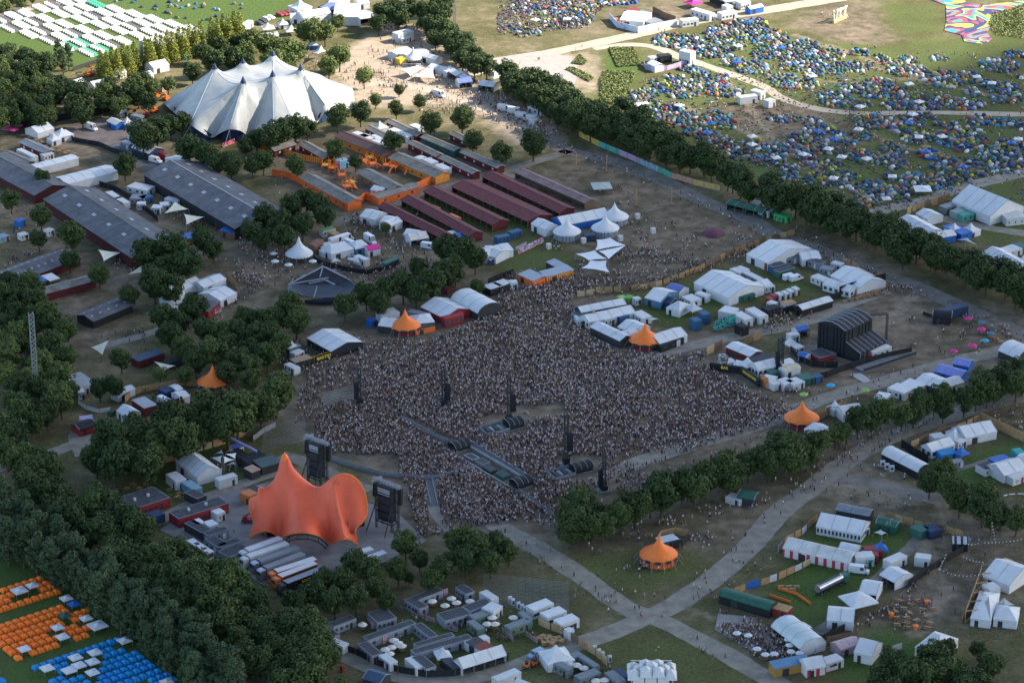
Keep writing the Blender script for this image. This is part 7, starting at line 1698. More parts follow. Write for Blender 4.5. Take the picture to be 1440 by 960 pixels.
# faceted white shell
t=empty('faceted_shell',G(917,972),0,'white faceted shell of small peaked sails at the bottom edge','pavilion')
for r_ in range(3):
 for c_ in range(4-r_ % 2):
  b=MB(); x=-5.4+c_*3.6+(r_ % 2)*1.8; y=1+r_*2.6; z=7.6-abs(x)*.25-r_*.3; hx=1.75
  b.add([(x-hx,y-1.3,z-2.4),(x+hx,y-1.3,z-2.4),(x+hx,y+1.3,z-.6),(x-hx,y+1.3,z-.6),(x,y+.1,z+.8)],[(0,1,4),(1,2,4),(2,3,4),(3,0,4)],W)
  b.build('facet_sail',t)
b=MB()
for x in (-6,-2,2,6): b.bar((x,0,0),(x*1.0,2,6),.18,CREAM); b.bar((x,8,0),(x,6,6),.18,CREAM)
b.bar((-6,8,5.8),(6,8,5.8),.2,CREAM); b.build('frame',t)
for r_ in range(3):
 b=MB(); b.add([(-4+r_*3.6-1.7,-.4,1),(-4+r_*3.6+1.7,-.4,1),(-4+r_*3.6+1.6,.2,5),(-4+r_*3.6-1.6,.2,5)],[(0,1,2,3)],W); b.build('front_sail',t)
# ------------------------------------------------------------------ orange tent at the fork and kiosk in the trees
bartent('orange spired bar tent with red skirt on the grass above the path fork',926,789,6.2,ORANGE,2.8,5.8,skirt=ORW)
K('blue roofed cabin inside the small board enclosure behind the orange tent',(930,763,955,757),4,2.8,CONTB,roof=W2); fence('small board enclosure behind the orange tent',[(920,770),(930,755),(950,751),(967,755)],2.6); fence('black wall at the right of the small board enclosure',[(945,772),(960,768),(969,758)],2.6,BLACK,'screen_fence','fence')
Q('dark green tent at the tree clump, with white front',(1036,698,1060,702),6,2.8,rise=.8,rm=GREEN,wm=DARK); K('white stall before the dark green tent',(1020,698,1040,704),4,2.2,CONTW,'stall','stall',0); fence('board fence slanting above the dark green tent',[(1021,686),(1030,681),(1040,675)],2.4)
# ------------------------------------------------------------------ trucks behind the orange stage
OC=mat('truck_orange',(.65,.17,.04),.4,.08)
TK=[('white semi-trailer, rearmost of the truck row behind the orange stage',(350,774,398,757),CONTW,CONTW,W),('white semi-trailer second in the truck row',(352,783,407,764),CONTW,CONTW,W),('dark grey semi-trailer third in the truck row',(367,789,422,770),CONTG,SILV,CONTG),('dark grey semi-trailer with dark lettering fourth in the truck row',(376,799,430,779),CONTG,SILV,CONTG),
 ('orange truck with white-roofed trailer, left one',(391,804,446,786),OC,OC,W),('orange truck with white-roofed trailer, right one',(397,811,447,792),OC,OC,W),('black and yellow lettered semi-trailer at the end of the truck row',(405,820,459,799),BLACK,DARK,mat('grey_tarp',(.25,.28,.33)))]
for l,e,m_,cm_,rm_ in TK:
 t=truck(l,e,m_,cm_,cab_end=-1,roofm=rm_,stripe=DARK if m_ is OC else None)
 if m_ is BLACK: text('ROCK SERVICE',1.3,YEL,t,(2.2,-1.33,2.6))
for l,e in (('white semi-trailer between the stage and the round tree, rear',(492,782,526,772)),('white semi-trailer between the stage and the round tree, front',(508,790,545,777))): truck(l,e,CONTW,CONTW,cab=False,roofm=W)
# cabins left of the orange stage
K('long dark red flat-roofed house on the left, upper one',(185,716.5,239,699),(157,702),3.4,RED,'wooden_house','house',5,roof=FLAT); K('long dark red flat-roofed house beside the stage yard',(251,729,321,707),(242,718),3.6,RED,'wooden_house','house',6,roof=FLAT)
K('navy blue box stall between the two red houses',(208,729,232,722),4,3,NAVY,'stall','stall',0); V('white van under the trees beside the navy box',(193,732,208,736),None,5.4,2.1)
for l,e in (('white cabin with blue door, left of three by the red house',(277,738,289,734)),('white cabin with window, middle of three by the red house',(294,740,307,736)),('white cabin with blue door, right of three at the red house corner',(305,723,317,719))): K(l,e,4,3,CONTW,win=1,roof=W)
K('charcoal flat cabin in front of the red house',(259,735,284,749),4,3,DARK,'portable_cabin','portable cabin',2,roof=FLAT)
for l,e,w_ in (('charcoal cabin with white end wall, upper one of the stage yard',(292,753,322,744),3),('charcoal cabin running down to the yard',(288,757,306,769),4),('wide charcoal double cabin with blue doors in the stage yard',(322,783,352,771),(310,773)),('narrow charcoal cabin behind the wide double cabin',(312,770,340,760),3)): K(l,e,w_,3,CONTG,'portable_cabin','portable cabin',2,roof=FLAT)
t=empty('coach',G(281,780),0,'white coach parked along the tree row','coach'); a=G(267,770); c=G(297,789); d=c-a; t.location=(a+c)/2; t.rotation_euler=(0,0,math.atan2(d.y,d.x)); b=MB(); b.box(-5.8,-1.25,.4,5.8,1.25,3.2,W); b.build('body',t)
for s in (-1,1): b=MB(); b.box(-5.2,s*1.26-.02,1.7,5.4,s*1.26+.02,2.6,GLASS); b.build('side_window',t)
b=MB(); b.box(5.78,-1.1,1.4,5.84,1.1,2.8,GLASS); b.build('windscreen',t); b=MB(); b.box(-2.5,-.6,3.2,-1,.6,3.4,DARK); b.box(2,-.6,3.2,3,.6,3.4,DARK); b.build('roof_hatch',t)
for x in (-3.6,3.8):
 for y in (-1.1,1.1): wheel(t,x,y,.5,.3)
K('salmon orange container at the left of the orange stage',(337,692,350,698),4,3.2,CONTO,win=0); K('charcoal container beside the salmon one',(344,688,358,692),4,3,DARK,win=0); machine('red crane machine on the yard left of the orange stage',347,734,RED,0)
Q('large white marquee with ribbed roof left of the orange stage',(247,648,277.5,670.6),(312,661),3.2,rise=3,bay=3.2); K('white container below the ribbed marquee',(308,676,334,668.5),3,3.2,CONTW,win=0)
K('white truck box left of the ribbed marquee',(233,666,247,677),4,3.4,CONTW,win=0); K('light blue cabin left of the ribbed marquee',(255,678,272,689),3.5,2.8,mat('pale_blue_cabin',(.12,.25,.33)),win=0,roof=mat('pale_blue_roof',(.2,.33,.42))); K('black cabin below the light blue cabin',(259,692,277,701),4,2.8,DARK,win=1,roof=FLAT)
for k,pts_ in enumerate([[(296,643,3),(312,640,5),(311,651,3.5)],[(314,641,5),(331,646,3),(315,651,3.5)],[(317,638,5),(333,636,3),(331,645,4)],[(302,638,3),(312,632,4),(314,637,5)],[(317,654,3),(329,648,4.5),(333,652,3)],[(318,635,3),(324,630,5),(330,634,3)]]): sail('white star-shaped sail beside the ribbed marquee, %s' % ('left point','centre point','right point','upper left point','lowest point','uppermost point')[k],pts_,SW,curve=.2)
for l,e,w_,m_ in (('black flat stall roof right of the star sails',(337,645,352,640),7,BLACK),('black flat bar roof at the fence, right of the first',(350,652,378,643),6,BLACK),('green-grey awning beside the tall orange peak',(368,657,396,649),6,mat('green_grey',(.06,.1,.1))),('tan awning below the black bar roof',(354,664,366,659),4,mat('tan_roof',(.35,.25,.18)))): Q(l,e,w_,3,flat=True,rise=.3,rm=m_,wm=DARK)
K('small blue and white stall above the star sails',(330,631,343,627),3.5,3,CONTW,'stall','stall',roof=mat('blue_cloth',(.1,.12,.4))); t=empty('truss_beam',G(334,640),0,'slanting lilac painted beam above the star sails','beam'); b=MB(); b.bar((-4,5,5),(7,-5,4),.6,mat('lilac_paint',(.3,.3,.6))); b.tube((-4,5,0),(-4,5,5),.15,.15,6,STEEL); b.tube((7,-5,0),(7,-5,4),.15,.15,6,STEEL); b.build('beam',t)
plank_fence('board fence under the big rounded trees, left of the orange stage',[(228,652),(250,646),(275,636),(300,629)],2.6); plank_fence('yellow and brown board fence above the star sails',[(300,629),(315,624),(330,618),(346,612)],3,cols=[WOOD,YEL,WOODD,WOOD]); fence('grey board fence from the trees to the queue barriers',[(356,620),(372,608),(388,600)],2,STEEL,'board_fence')
for k in range(6): place(pt,G(238+k*6+(k % 2)*8,690+(k % 3)*5),U+.3*k,'wooden picnic table on grass between the red house and the ribbed marquee',group='picnic tables by the red house')
for k in range(5): place(pt,G(178+k*9,688-(k % 2)*6),U+.4*k,'wooden picnic table on grass above the upper red house',group='picnic tables above the upper red house')
# ------------------------------------------------------------------ left side among the trees
bartent('orange spired bar tent rising over the trees on the left',300,546,5.8,ORANGE,2.8,5.6)
K('white grey-roofed house among trees on the left',(88,529,110,545),(128,533),3.4,W2,'house','house',2,roof=mat('pale_roof',(.33,.35,.38))); K('small white shed below the grey-roofed house',(110,552,119,551),4,3,CONTW,'shed','shed',1); fence('curved low white wall below the white shed',[(110,568),(122,576),(140,581),(155,578)],1.6,W2,'low_wall','wall'); Q('white slatted stand beside the curved board wall',(166,556,190,546),4,2.6,wm=W2,rm=W2)
Q('white gabled tent left of the grey roofed red stand',(164,577,178,586),(197,579),3,rise=1.8); K('dark red stand with pale grey roof and black front',(185,562,203,574),(219,567.5),3.4,DRED,'stand','stand',2,roof=mat('pale_roof',(.33,.35,.38))); V('white camper trailer beside the red stand',(222,554,243,565),None,7.5,2.6,'caravan','caravan')
K('navy tent box at the board fence on the left',(232,552,247,547),4.5,3,NAVY,'stall','stall',0); Q('white tent right of the navy box',(248,549,257,546),5,3); Q('white tent with cyan flag right of the camper trailer',(254,560,267,556),6,3); K('small green box beside the white gabled tent',(156,580,162,578),2,1.8,GREEN,'shed','shed',0)
fence('curved board fence behind the red stand',[(176,567),(185,556),(200,552),(225,547),(255,542),(277,543)],2.6); fence('black fence with people at the red stand',[(204,583),(225,577),(250,570),(262,567)],2.8,BLACK,'bar_stand','bar')
Q('black tent with red trim among the dark trees on the left',(112,604,136,597),6,2.8,rise=1,rm=BLACK,wm=RED); Q('lilac awning beside the black tent on the left',(113,590,130,588),3,2.6,rm=mat('lilac_cloth',(.4,.38,.55)),open_front=True)
K('navy roofed long dark red shed behind the left trees',(195,508,231,496),5,3,DRED,'shed','shed',1,roof=mat('navy_roof',(.05,.08,.14))); K('black tent beside the navy roofed shed',(236,511,258,506),4,2.4,DARK,'stall','stall',0)
for l,p in (('cream three-cornered sail before the largest barn, upper one',[(231,300,3),(246,284,5),(265,294,3.5)]),('cream three-cornered sail before the largest barn, lower one',[(259,301,4),(287,305,3.5),(262,316,3.5)]),('cream three-cornered sail below the barn with two rooflight rows',[(138,351,4),(171,355,3.5),(146,367,3.5)]),('cream sail seen edge-on between two dark trees',[(180,386,2.5),(201,372,5.5),(201,383,3.5)]),
 ('cream sail at the left beside the path in the trees',[(128,488,3),(153,478,5),(144,499,3)]),('cream sail half hidden behind a small bright tree',[(217,508,4),(247,514,3),(230,521,3)])): sail(l,p,CREAM,curve=.12)
for l,e,w_,m_ in (('blue roofed stall at the end of the largest barn',(309,323,329,328),5,BLUE),('blue roofed stall behind the tree below the cream sails',(257,337,277,333),5,BLUE),('blue sheet stall above the grey-roofed dark red shed',(50,398,66,394),7,BLUE),('white sheet stall beside the blue sheet stall',(70,395,84,391),6,W)): Q(l,e,w_,3,flat=True,rise=.3,rm=m_,wm=WOODD)
for l,e,w_,c_ in (('long white cabin between the two slate barns',(178,262,206,268),6,CONTW),('slate grey cabin below the long white cabin',(182,279,203,280),5,CONTG),('blue-grey cabin beside the slate grey one',(200,280,216,276),4,CONTB),('small white cabin in the barn yard, upper left',(192,287,204,287),3,CONTW),('small white box cabin in the barn yard, middle',(212,292,225,293),4,CONTW),('small white box cabin in the barn yard, right',(226,289,238,288),4,CONTW),('white truck box behind the slate barn ridge, left',(148,270,163,280),3,CONTW),('white truck box behind the slate barn ridge, right',(160,278,174,286),3,CONTW),('low white cabin at the barn edge',(231,279,250,283),3,CONTW)): K(l,e,w_,2.8,c_,win=2)
fence('black fence around the barn yard',[(140,262),(165,270),(190,285),(215,305),(222,312)],2.4,BLACK,'screen_fence','fence')
Q('white marquee roof in the left food group, upper left',(247,412,284,396),7,3,rise=1.4); Q('white marquee roof in the left food group, lower left',(238,424,262,412),5,3,rise=1.2); Q('white marquee roof in the left food group, centre right',(286,404,318,392),7,3,rise=1.2); Q('white marquee roof in the left food group, front right',(310,423,333,412),(292,407),3,rise=1.6)
K('slate roofed red stand in the left food group',(293,438,309,425),8,3.2,RED,'stand','stand',1,roof=SLATE); K('teal based cabin at the left of the food group',(237,430,249,426),3,2.6,TEAL,'stall','stall',0,roof=W); K('white small stall below the left food group',(236,436,250,430),3,2.4,CONTW,'stall','stall',0); fence('board wall behind the left food group',[(243,398),(257,393),(271,388)],3); fence('board wall at the right of the left food group',[(318,392),(330,402),(334,408)],2.6); banner('red and blue painted front of the slate roofed stand',[(293,445),(312,438)],2,GRAF)
lattice_mast('tall pale lattice radio mast rising from the left wood',52,562,33,1.6,'radio_mast',STEEL,False); lattice_mast('tall steel lattice mast beside the sunlit belt at the top',639,47,15,1.0,'radio_mast',STEEL,False)
def flag(label,px,py,m,h=6):
 t=empty('feather_flag',G(px,py),random.random(),label,'flag'); b=MB(); b.tube((0,0,0),(0,0,h),.06,.04,6,STEEL); b.build('pole',t); b=MB(); b.box(0,-.03,h*.25,.9,.03,h*.95,m); b.build('cloth',t)
flag('cyan feather flag before the left wood',59,602,mat('cyan_sheet',(.03,.4,.6))); flag('red feather flag at the left edge',14,612,RED); flag('red feather flag right of the one at the left edge',3,616,RED); flag('pale green feather flag beside the red ones',25,612,W2); flag('white pennant at the round tree, left edge',48,655,W2); flag('white pennant lower left in the wood',38,690,W2); flag('white pennant right of the lower left one',49,684,W2)
flag('red feather flag by the black fence',237,582,RED); flag('red feather flag at the right end of the black fence',254,578,RED); flag('tall dark red banner on the round tree trunk',63,655,DRED,5)
K('purple and teal painted stall at the left edge',(0,335,14,331),4,2.4,mural('purple_stall',[(.3,.1,.4),(.05,.35,.35),(.5,.3,.1)],.6),'stall','stall',0); K('blue painted stall beside the purple one, left edge',(28,312,36,308),3,2.8,BLUE,'stall','stall',0); Q('red sided stall under the round tree at the left',(24,262,44,266),5,2.8,rm=DRED,wm=RED); K('small white hut at the slate barn',(68,325,76,322),3,2.6)
K('white cabins at the far left, below the slate barn',(30,331,40,328),3,2.6)
for k,(x,y) in enumerate([(10,187),(15,184),(20,188),(25,183)]): parasol('pink parasol in the left yard, %s' % ['leftmost','second','third','right one'][k],x,y,PINK,2.6)
for k in range(18): place(pt,G(32+k*4.6,192+k*1.6+(k % 2)*4),-.9,'wooden table in the row between two roofs of the left yard',group='wooden tables of the left yard')
# ------------------------------------------------------------------ trees
TL=tree
for x,y,r_,l in [(15,281,17,'round tree at the left edge below the small slate barn'),(60,250,15,'dark round tree left of the long white canopies'),(57,304,18,'tree between the left stalls and the barn, upper'),(54,336,15,'tree between the left stalls and the barn, lower'),(100,330,23,'wide tree before the barn with two rooflight rows'),(98,364,17,'tree right of the dashed slate roof'),(139,385,18,'tree below the cream three-cornered sail'),(182,415,17,'single round tree left of the food group'),
 (170,505,18,'round tree right of the small cream sail by the path'),(162,542,18,'dark tree left of the curved board fence'),(140,545,17,'dark tree right of the grey-roofed house'),(225,525,13,'small bright tree before a cream sail'),(260,527,15,'tree left of the left orange bar tent'),
 (512,107,15,'sunlit lone round tree right of the white concert tent'),(561,126,9,'small round tree below the star sails in the sun'),(528,140,11,'small tree right of the white concert tent'),(557,152,13,'tree above the white stall cabins'),(590,142,12,'tree left of the camper van'),(507,157,18,'large round tree at the right corner of the concert tent'),(475,163,20,'dark tree at the lower right of the concert tent'),
 (605,172,19,'round tree above the narrow stable roofs'),(650,165,20,'perfectly round dark tree on the right of the stables'),(665,197,17,'dark tree between two narrow stable roofs'),(705,215,18,'dark round tree beside the path fork at the stables'),(750,200,22,'widest dark tree left of the yellow wall'),(553,200,18,'round tree between the orange barns'),(472,210,17,'round tree over the orange yard'),(418,232,18,'dark tree below the orange slatted fence'),(370,225,18,'dark tree left of the orange slatted fence'),(500,228,12,'small dark tree in the orange yard'),
 (542,320,9,'small tree beside the lowest red barn'),(570,762,23,'round tree at the lower right of the orange stage'),(575,812,10,'small bush tree above the cabin courtyards'),(672,402,13,'small tree left of the black stall boxes'),(175,232,19,'tree above the largest slate barn'),(622,800,20,'narrow tree left of the queue barriers'),(1375,912,14,'small tree at the bottom right corner'),(635,785,16,'tree behind the narrow tree at the queue barriers')]: TL(x,y,r_,l[0].upper()+l[1:],'olive' if 'sunlit' in l or 'bright' in l else 'broad')
def cluster(label,group,L,kind='broad'):
 for x,y,r_ in L: tree(x,y,r_*1.13,label,kind,group)
cluster('Dark tree in the clump between the cream sails and the food group','trees between the cream sails and the food group',[(240,350,26),(205,357,22),(265,370,22),(285,335,18),(217,395,24),(240,405,20),(272,432,22),(230,445,20),(240,470,20),(287,462,18),(300,495,22),(333,505,20),(352,515,18),(310,470,18),(258,487,18),(275,508,18),(318,485,18),(330,462,16),(250,372,20),(228,375,18),(300,350,15),(350,535,16),(318,525,16),(253,455,16)])
cluster('Dark tree in the clump right of the largest slate barn','trees right of the largest slate barn',[(355,325,18),(392,312,20),(372,302,18),(410,290,18),(430,278,16),(447,288,18),(457,303,16),(400,333,18),(370,335,16),(425,315,18)])
cluster('Tree in the row between the dark oval pavilion and the white marquees','tree row right of the oval pavilion',[(647,350,24),(625,347,18),(668,362,18),(640,378,20),(607,398,22),(590,375,16),(567,400,21),(542,408,20),(515,412,19),(485,427,19),(533,425,18),(625,385,20),(585,410,18)])
cluster('Tree in the clump left of the dark oval pavilion','tree clump left of the oval pavilion',[(405,432,22),(417,450,20),(375,450,18),(382,468,18),(362,470,18),(345,447,17),(338,468,17),(375,498,20),(352,490,17),(395,482,17),(362,450,17),(395,448,17)])
cluster('Dark tree before the scalloped front of the white concert tent','trees before the white concert tent',[(395,184,20),(415,178,19),(378,192,18),(432,180,15),(360,195,14)])
cluster('Tree in the dark row left of the white concert tent front','trees left of the concert tent front',[(200,190,24),(220,184,20),(255,172,15),(240,176,15),(265,207,20),(290,215,20),(325,230,17),(355,232,14),(345,205,12),(305,228,17)])
cluster('Olive green sunlit tree left of the sandy square','sunlit trees left of the sandy square',[(440,42,18),(457,45,15),(475,30,11),(427,46,15),(395,70,20),(415,72,18),(383,85,18),(372,62,18),(477,78,17),(462,92,15),(355,55,17),(405,88,15),(345,72,16)],'olive')
cluster('Tree behind the left masts of the white concert tent','trees behind the concert tent masts',[(300,85,17),(325,80,17),(345,85,14),(285,72,13),(270,100,14),(310,62,12),(332,60,12)])
cluster('Tree at the top centre above the sandy square','trees above the sandy square',[(540,18,16),(560,22,17),(532,32,13),(575,12,15),(552,8,14),(615,3,14),(628,6,12)])
cluster('Tree with dark crown in the group above the cabin courtyards','trees above the cabin courtyards',[(497,790,20),(520,802,20),(455,815,18),(480,815,20),(440,835,20),(530,825,18),(560,800,18),(605,815,18),(590,785,15),(470,845,20),(500,840,20),(545,845,14),(415,845,18)])
cluster('Tree in the broad group above the queue barriers','tree group above the queue barriers',[(672,768,22),(650,760,22),(700,765,20),(716,778,14),(690,790,18),(655,785,20),(637,758,14)])
cluster('Tree at the bottom right beside the peaked tents','trees at the bottom right',[(1312,922,24),(1258,932,24),(1280,948,26),(1305,952,26),(1338,945,26),(1240,955,22),(1355,965,24),(1330,912,16),(1392,935,22),(1250,975,24),(1300,980,24),(1375,960,22)])
cluster('Tree filling the gap of the dark band below the crowd','gap trees below the crowd',[(868,722,22),(893,712,22),(848,738,20),(915,702,20),(825,742,22),(1150,622,20),(800,748,18),(1135,640,18)])
cluster('Small roadside tree at the top left corner','trees at the top left corner',[(8,6,8),(30,3,9),(18,0,8),(45,-2,7),(2,12,6)],'olive')
wood([(575,12),(600,4),(625,25),(655,55),(688,80),(692,100),(665,103),(630,78),(600,50),(580,30)],7.4,5.6,'Tree of the sunlit belt right of the sandy square','sunlit tree belt')
wood([(698,98),(730,95),(765,110),(800,128),(850,150),(900,165),(960,202),(1010,224),(1060,252),(1100,264),(1145,275),(1200,293),(1260,322),(1330,347),(1440,388),(1475,402),(1475,450),(1400,415),(1330,390),(1270,368),(1200,335),(1140,315),(1100,296),(1050,280),(1010,258),(940,232),(880,212),(820,186),(770,165),(720,138),(700,120)],7.3,6.3,'Tree of the long dark belt between camping field and concert ground','long dark tree belt')
wood([(-20,585),(60,632),(130,680),(190,733),(262,762),(325,803),(362,828),(430,862),(480,920),(490,985),(380,985),(335,935),(290,893),(245,860),(200,830),(150,790),(100,750),(50,705),(-20,662)],8.0,6.0,'Dark tree of the dense row along the lower left stage yard','dense tree row at the lower left',zc=7)
wood([(-20,690),(40,720),(105,766),(155,800),(220,845),(260,868),(305,905),(335,940),(350,990),(290,990),(250,940),(215,910),(180,885),(140,850),(100,820),(50,792),(-20,757)],4.8,3.0,'Loose grey-green poplar of the row above the orange and blue tents','poplar row above the orange tents','tall',zc=7,hs=.85)
wood([(140,600),(200,590),(250,575),(320,555),(390,530),(415,548),(412,585),(365,600),(300,625),(240,650),(195,680),(150,690),(118,660)],9,7.4,'Big rounded tree of the grove left of the orange stage','grove left of the orange stage',zc=8)
wood([(-30,375),(40,385),(80,435),(108,480),(104,560),(85,598),(30,608),(-5,600)],9,5.4,'Tree of the dark wood around the lattice radio mast','dark wood around the radio mast',zc=6,mixk='olive')
wood([(-30,60),(50,75),(105,105),(128,130),(125,170),(60,178),(-5,180)],10,5.6,'Tree of the dark plot at the upper left, below the light path','dark tree plot at the upper left',mixk='olive')
wood([(130,118),(180,112),(240,100),(250,118),(230,150),(180,160),(140,150)],9.5,5.2,'Tree of the plot below the conifer row','trees below the conifer row',mixk='olive')
wood([(778,708),(812,695),(850,705),(900,692),(930,668),(980,652),(1040,628),(1100,608),(1145,615),(1148,642),(1100,662),(1040,680),(980,700),(930,712),(880,735),(830,750),(785,748)],7.4,6.0,'Tree of the dark band below the crowd','dark tree band below the crowd',zc=7)
wood([(1165,605),(1190,585),(1230,572),(1290,562),(1340,548),(1380,528),(1440,508),(1465,520),(1465,545),(1400,558),(1340,578),(1290,588),(1230,602),(1180,620)],6.2,5.0,'Tree of the loose row between two grey paths on the right','loose tree row on the right',zc=6)
wood([(1290,662),(1320,652),(1360,682),(1400,702),(1445,708),(1450,745),(1400,745),(1350,722),(1300,692)],7.6,5.4,'Tree of the dark clump below the arched shelter','dark clump below the arched shelter',zc=6)
for k,(x,y) in enumerate([(82,75),(96,80),(88,88)]): tree(x,y,7,'Slim tree at the lower edge of the camping lawn, %s' % ('left','right','front')[k],'tall')
for k in range(26):
 s=k/25; x,y=142+s*195,92-s*58+ (4 if k % 2 else -1); 
 if k in (7,19): continue
 tree(x,y,9.5,'Yellow-green sunlit conifer in the row along the camping lawn','cone','conifer row along the camping lawn',hs=.82)
# tall meadow growth: nobody could count it
def meadow(polys,n,name,label):
 vs,fs=[],[]; r=np.random.default_rng(5); cs=[]
 for P in polys:
  P=gpoly(P); x0,y0=P.min(0); x1,y1=P.max(0); x=r.uniform(x0,x1,n); y=r.uniform(y0,y1,n); ok=inpoly(P,x,y); cs.append(np.stack([x[ok],y[ok],r.uniform(.2,.7,ok.sum())],1))
 c=np.vstack(cs); v,f=quads(c,r.normal(size=(len(c),3))+np.array([0,-.5,.6]),.5,9); me=bpy.data.meshes.new(name); me.from_pydata(v.tolist(),[],f.tolist()); me.materials.append(MEAD)
 o=bpy.data.objects.new(name,me); C.objects.link(o); tag(o,label,'tall grass',None,'stuff')
meadow([[(856,68),(890,68),(902,92),(868,95)],[(850,100),(895,102),(885,125),(868,150),(845,142),(842,115)]],6000,'tall_grass','tall uncut grass in the green plot beside the lilac walled yard')
meadow([[(805,90),(815,78),(825,88),(820,92)],[(795,98),(805,95),(835,110),(830,116)],[(1395,20),(1440,8),(1440,55),(1400,50),(1390,35)]],3500,'tall_grass','low scrub patches on the gravel field and beside the painted carpet')

build_trees()
# ------------------------------------------------------------------ tents in ranks
def ranks(poly,dx,dy,ang,name,mesh,color,label,group,skip=.0,gap=(99,0),door=True,limit=None,cat='tent',cols=None):
 P=gpoly(poly); c=P.mean(0); u=np.array([math.cos(ang),math.sin(ang)]); v=np.array([-u[1],u[0]]); loc=(P-c)@np.stack([u,v],1); out=[]
 y=loc[:,1].min(); r=0
 while y < loc[:,1].max():
  x=loc[:,0].min()
  while x < loc[:,0].max():
   p=c+u*x+v*y
   if inpoly(P,p[:1],p[1:])[0] and random.random() > skip: out.append((p[0],p[1]))
   x += dx
  r += 1; y += dy+(gap[1] if r % gap[0] == 0 else 0)
 return out
def put_tents(L,ang,name,mesh,colf,label,group,door=True,cat='tent'):
 for x,y in L:
  o=bpy.data.objects.new(name,mesh); C.objects.link(o); o.location=(x,y,0); o.rotation_euler=(0,0,ang+random.uniform(-.06,.06)); o.color=colf()
  tag(o,label,cat,group)
  if door: d=bpy.data.objects.new('door_flap',DOOR); C.objects.link(d); d.parent=o; d.color=o.color
def jit(c,j=.12): return lambda: tuple(a*random.uniform(1-j,1+j) for a in c)+(1,)
og=[]
O1=ranks([(-6,836),(54,812),(86,836),(-6,868)],2.5,2.85,U,'o',OM,None,'','',gap=(2,1.0)); O2=ranks([(-6,884),(20,868),(88,848),(108,851),(156,890),(26,933),(-6,912)],2.5,2.85,U,'o',OM,None,'','',gap=(2,.9))
B1=ranks([(40,940),(45,935),(165,897),(231,942),(180,968),(70,968)],2.5,2.85,U,'b',OM,None,'','',gap=(2,.9)); B2=ranks([(-4,948),(4,947),(16,962),(-4,966)],2.5,3,U,'b',OM,None,'',''); B3=ranks([(208,957),(240,949),(256,960),(210,966)],2.5,3,U,'b',OM,None,'','')
canopies=[(27,829,6,0),(45,822,4.6,0),(93,840,4.6,0),(121,868,4.6,0),(81,881,4.6,0),(88,894,4.8,0),(137,878,7,0),(34,911,4.6,0),(104,848,4.6,1),(91,864,4.6,2),(175,899,5,0),(133,916,5,0),(106,923,5,0),(130,929,5,0),(111,934,5,0),(97,941,5.2,0),(66,938,5,0),(130,944,4.8,0),(234,957,4.6,0)]
def offc(L):
 K_=[(G(x,y,2.4).x,G(x,y,2.4).y,s*.35+.4) for x,y,s,_ in canopies]; return [(x,y) for x,y in L if all((x-a)**2+(y-b)**2 > (r+.4)**2 for a,b,r in K_)]
put_tents(offc(O1)+offc(O2),U+PI/2,'dome_tent',OM,jit((.95,.2,.02),.07),'orange dome tent standing in the close ranks on the lower left lawn','orange dome tents in ranks')
put_tents(offc(B1)+offc(B2)+offc(B3),U+PI/2,'dome_tent',OM,jit((.01,.24,.55),.08),'blue dome tent standing in the close ranks on the lower left lawn','blue dome tents in ranks')
nm=['upper left over orange tents, long one','second at the top over orange tents','at the right end of the upper orange ranks','right of the lower orange ranks','in the middle of the orange ranks','just below the middle one of the orange ranks','long one at the right corner of the orange ranks','lowest left over the orange ranks','blue one beside the upper orange ranks','dark green one among the orange ranks','at the upper corner of the blue ranks','upper one inside the blue ranks','left of the upper one inside the blue ranks','middle one of the blue ranks','left of the middle one of the blue ranks','lower left of the middle of the blue ranks','at the left end of the blue ranks','lowest one of the blue ranks','at the bottom edge right of the blue ranks']
for (x,y,s,c_),n_ in zip(canopies,nm): pagoda('%s square canopy, %s' % (('White','Royal blue','Dark green')[c_],n_),x,y,s*.7,2.1,.6,(W,BLUE,GREEN)[c_],U,name='party_canopy',cat='canopy')
WT=[]
for j in range(8):
 for i in range(-1,6):
  if j < 4 and i > 4: continue
  k=j/7.0; X=11+i*(27.7-k*.6)+j*16.6+(6 if j > 3 else 0); Y=42+i*(8.5-k*1.4)-j*4.55-(2 if j > 3 else 0)
  if j == 0 and i < 0: continue
  c=G(X+2,Y-1); ang=-PI*.295; u=Vector((math.cos(ang),math.sin(ang),0)); v=Vector((-u.y,u.x,0))
  for r_ in range(2):
   dark=(j in (0,1,2,5) and r_ == 1 and (i+j) % 2 == 0); green=(j in (0,1) and i >= 3 and r_ == 1) or (j == 7 and i == 0)
   for q in range(6):
    p=c+u*(q-2.5)*2.15+v*(r_-.5)*2.35; WT.append((p.x,p.y,(.02,.24,.17) if green else (.05,.05,.075) if dark else (.5,.5,.52),'green' if green else 'dark grey' if dark else 'white'))
WT.sort(key=lambda q: q[1]); WR=R(-53)
for x,y,c_,cn in WT[:300]:
 o=bpy.data.objects.new('ridge_tent',RM); C.objects.link(o); o.location=(x,y,0); o.rotation_euler=(0,0,WR+PI/2); o.color=jit(c_,.06)()
 tag(o,'%s ridge tent in the ranks on the bright upper left lawn' % cn,'tent','%s ridge tents in ranks' % cn)
v0=np.array([v.co[:] for v in RM.vertices]); f0=[list(p.vertices) for p in RM.polygons]; vs,fs,cs=[],[],[]; a=WR+PI/2; ca,sa=math.cos(a),math.sin(a)
for k,(x,y,c_,cn) in enumerate(WT[300:]):
 vs.append(np.stack([v0[:,0]*ca-v0[:,1]*sa+x,v0[:,0]*sa+v0[:,1]*ca+y,v0[:,2]],1)); fs += [[i+k*len(v0) for i in p] for p in f0]; cs.append(np.tile([*c_,1],(len(v0),1)))
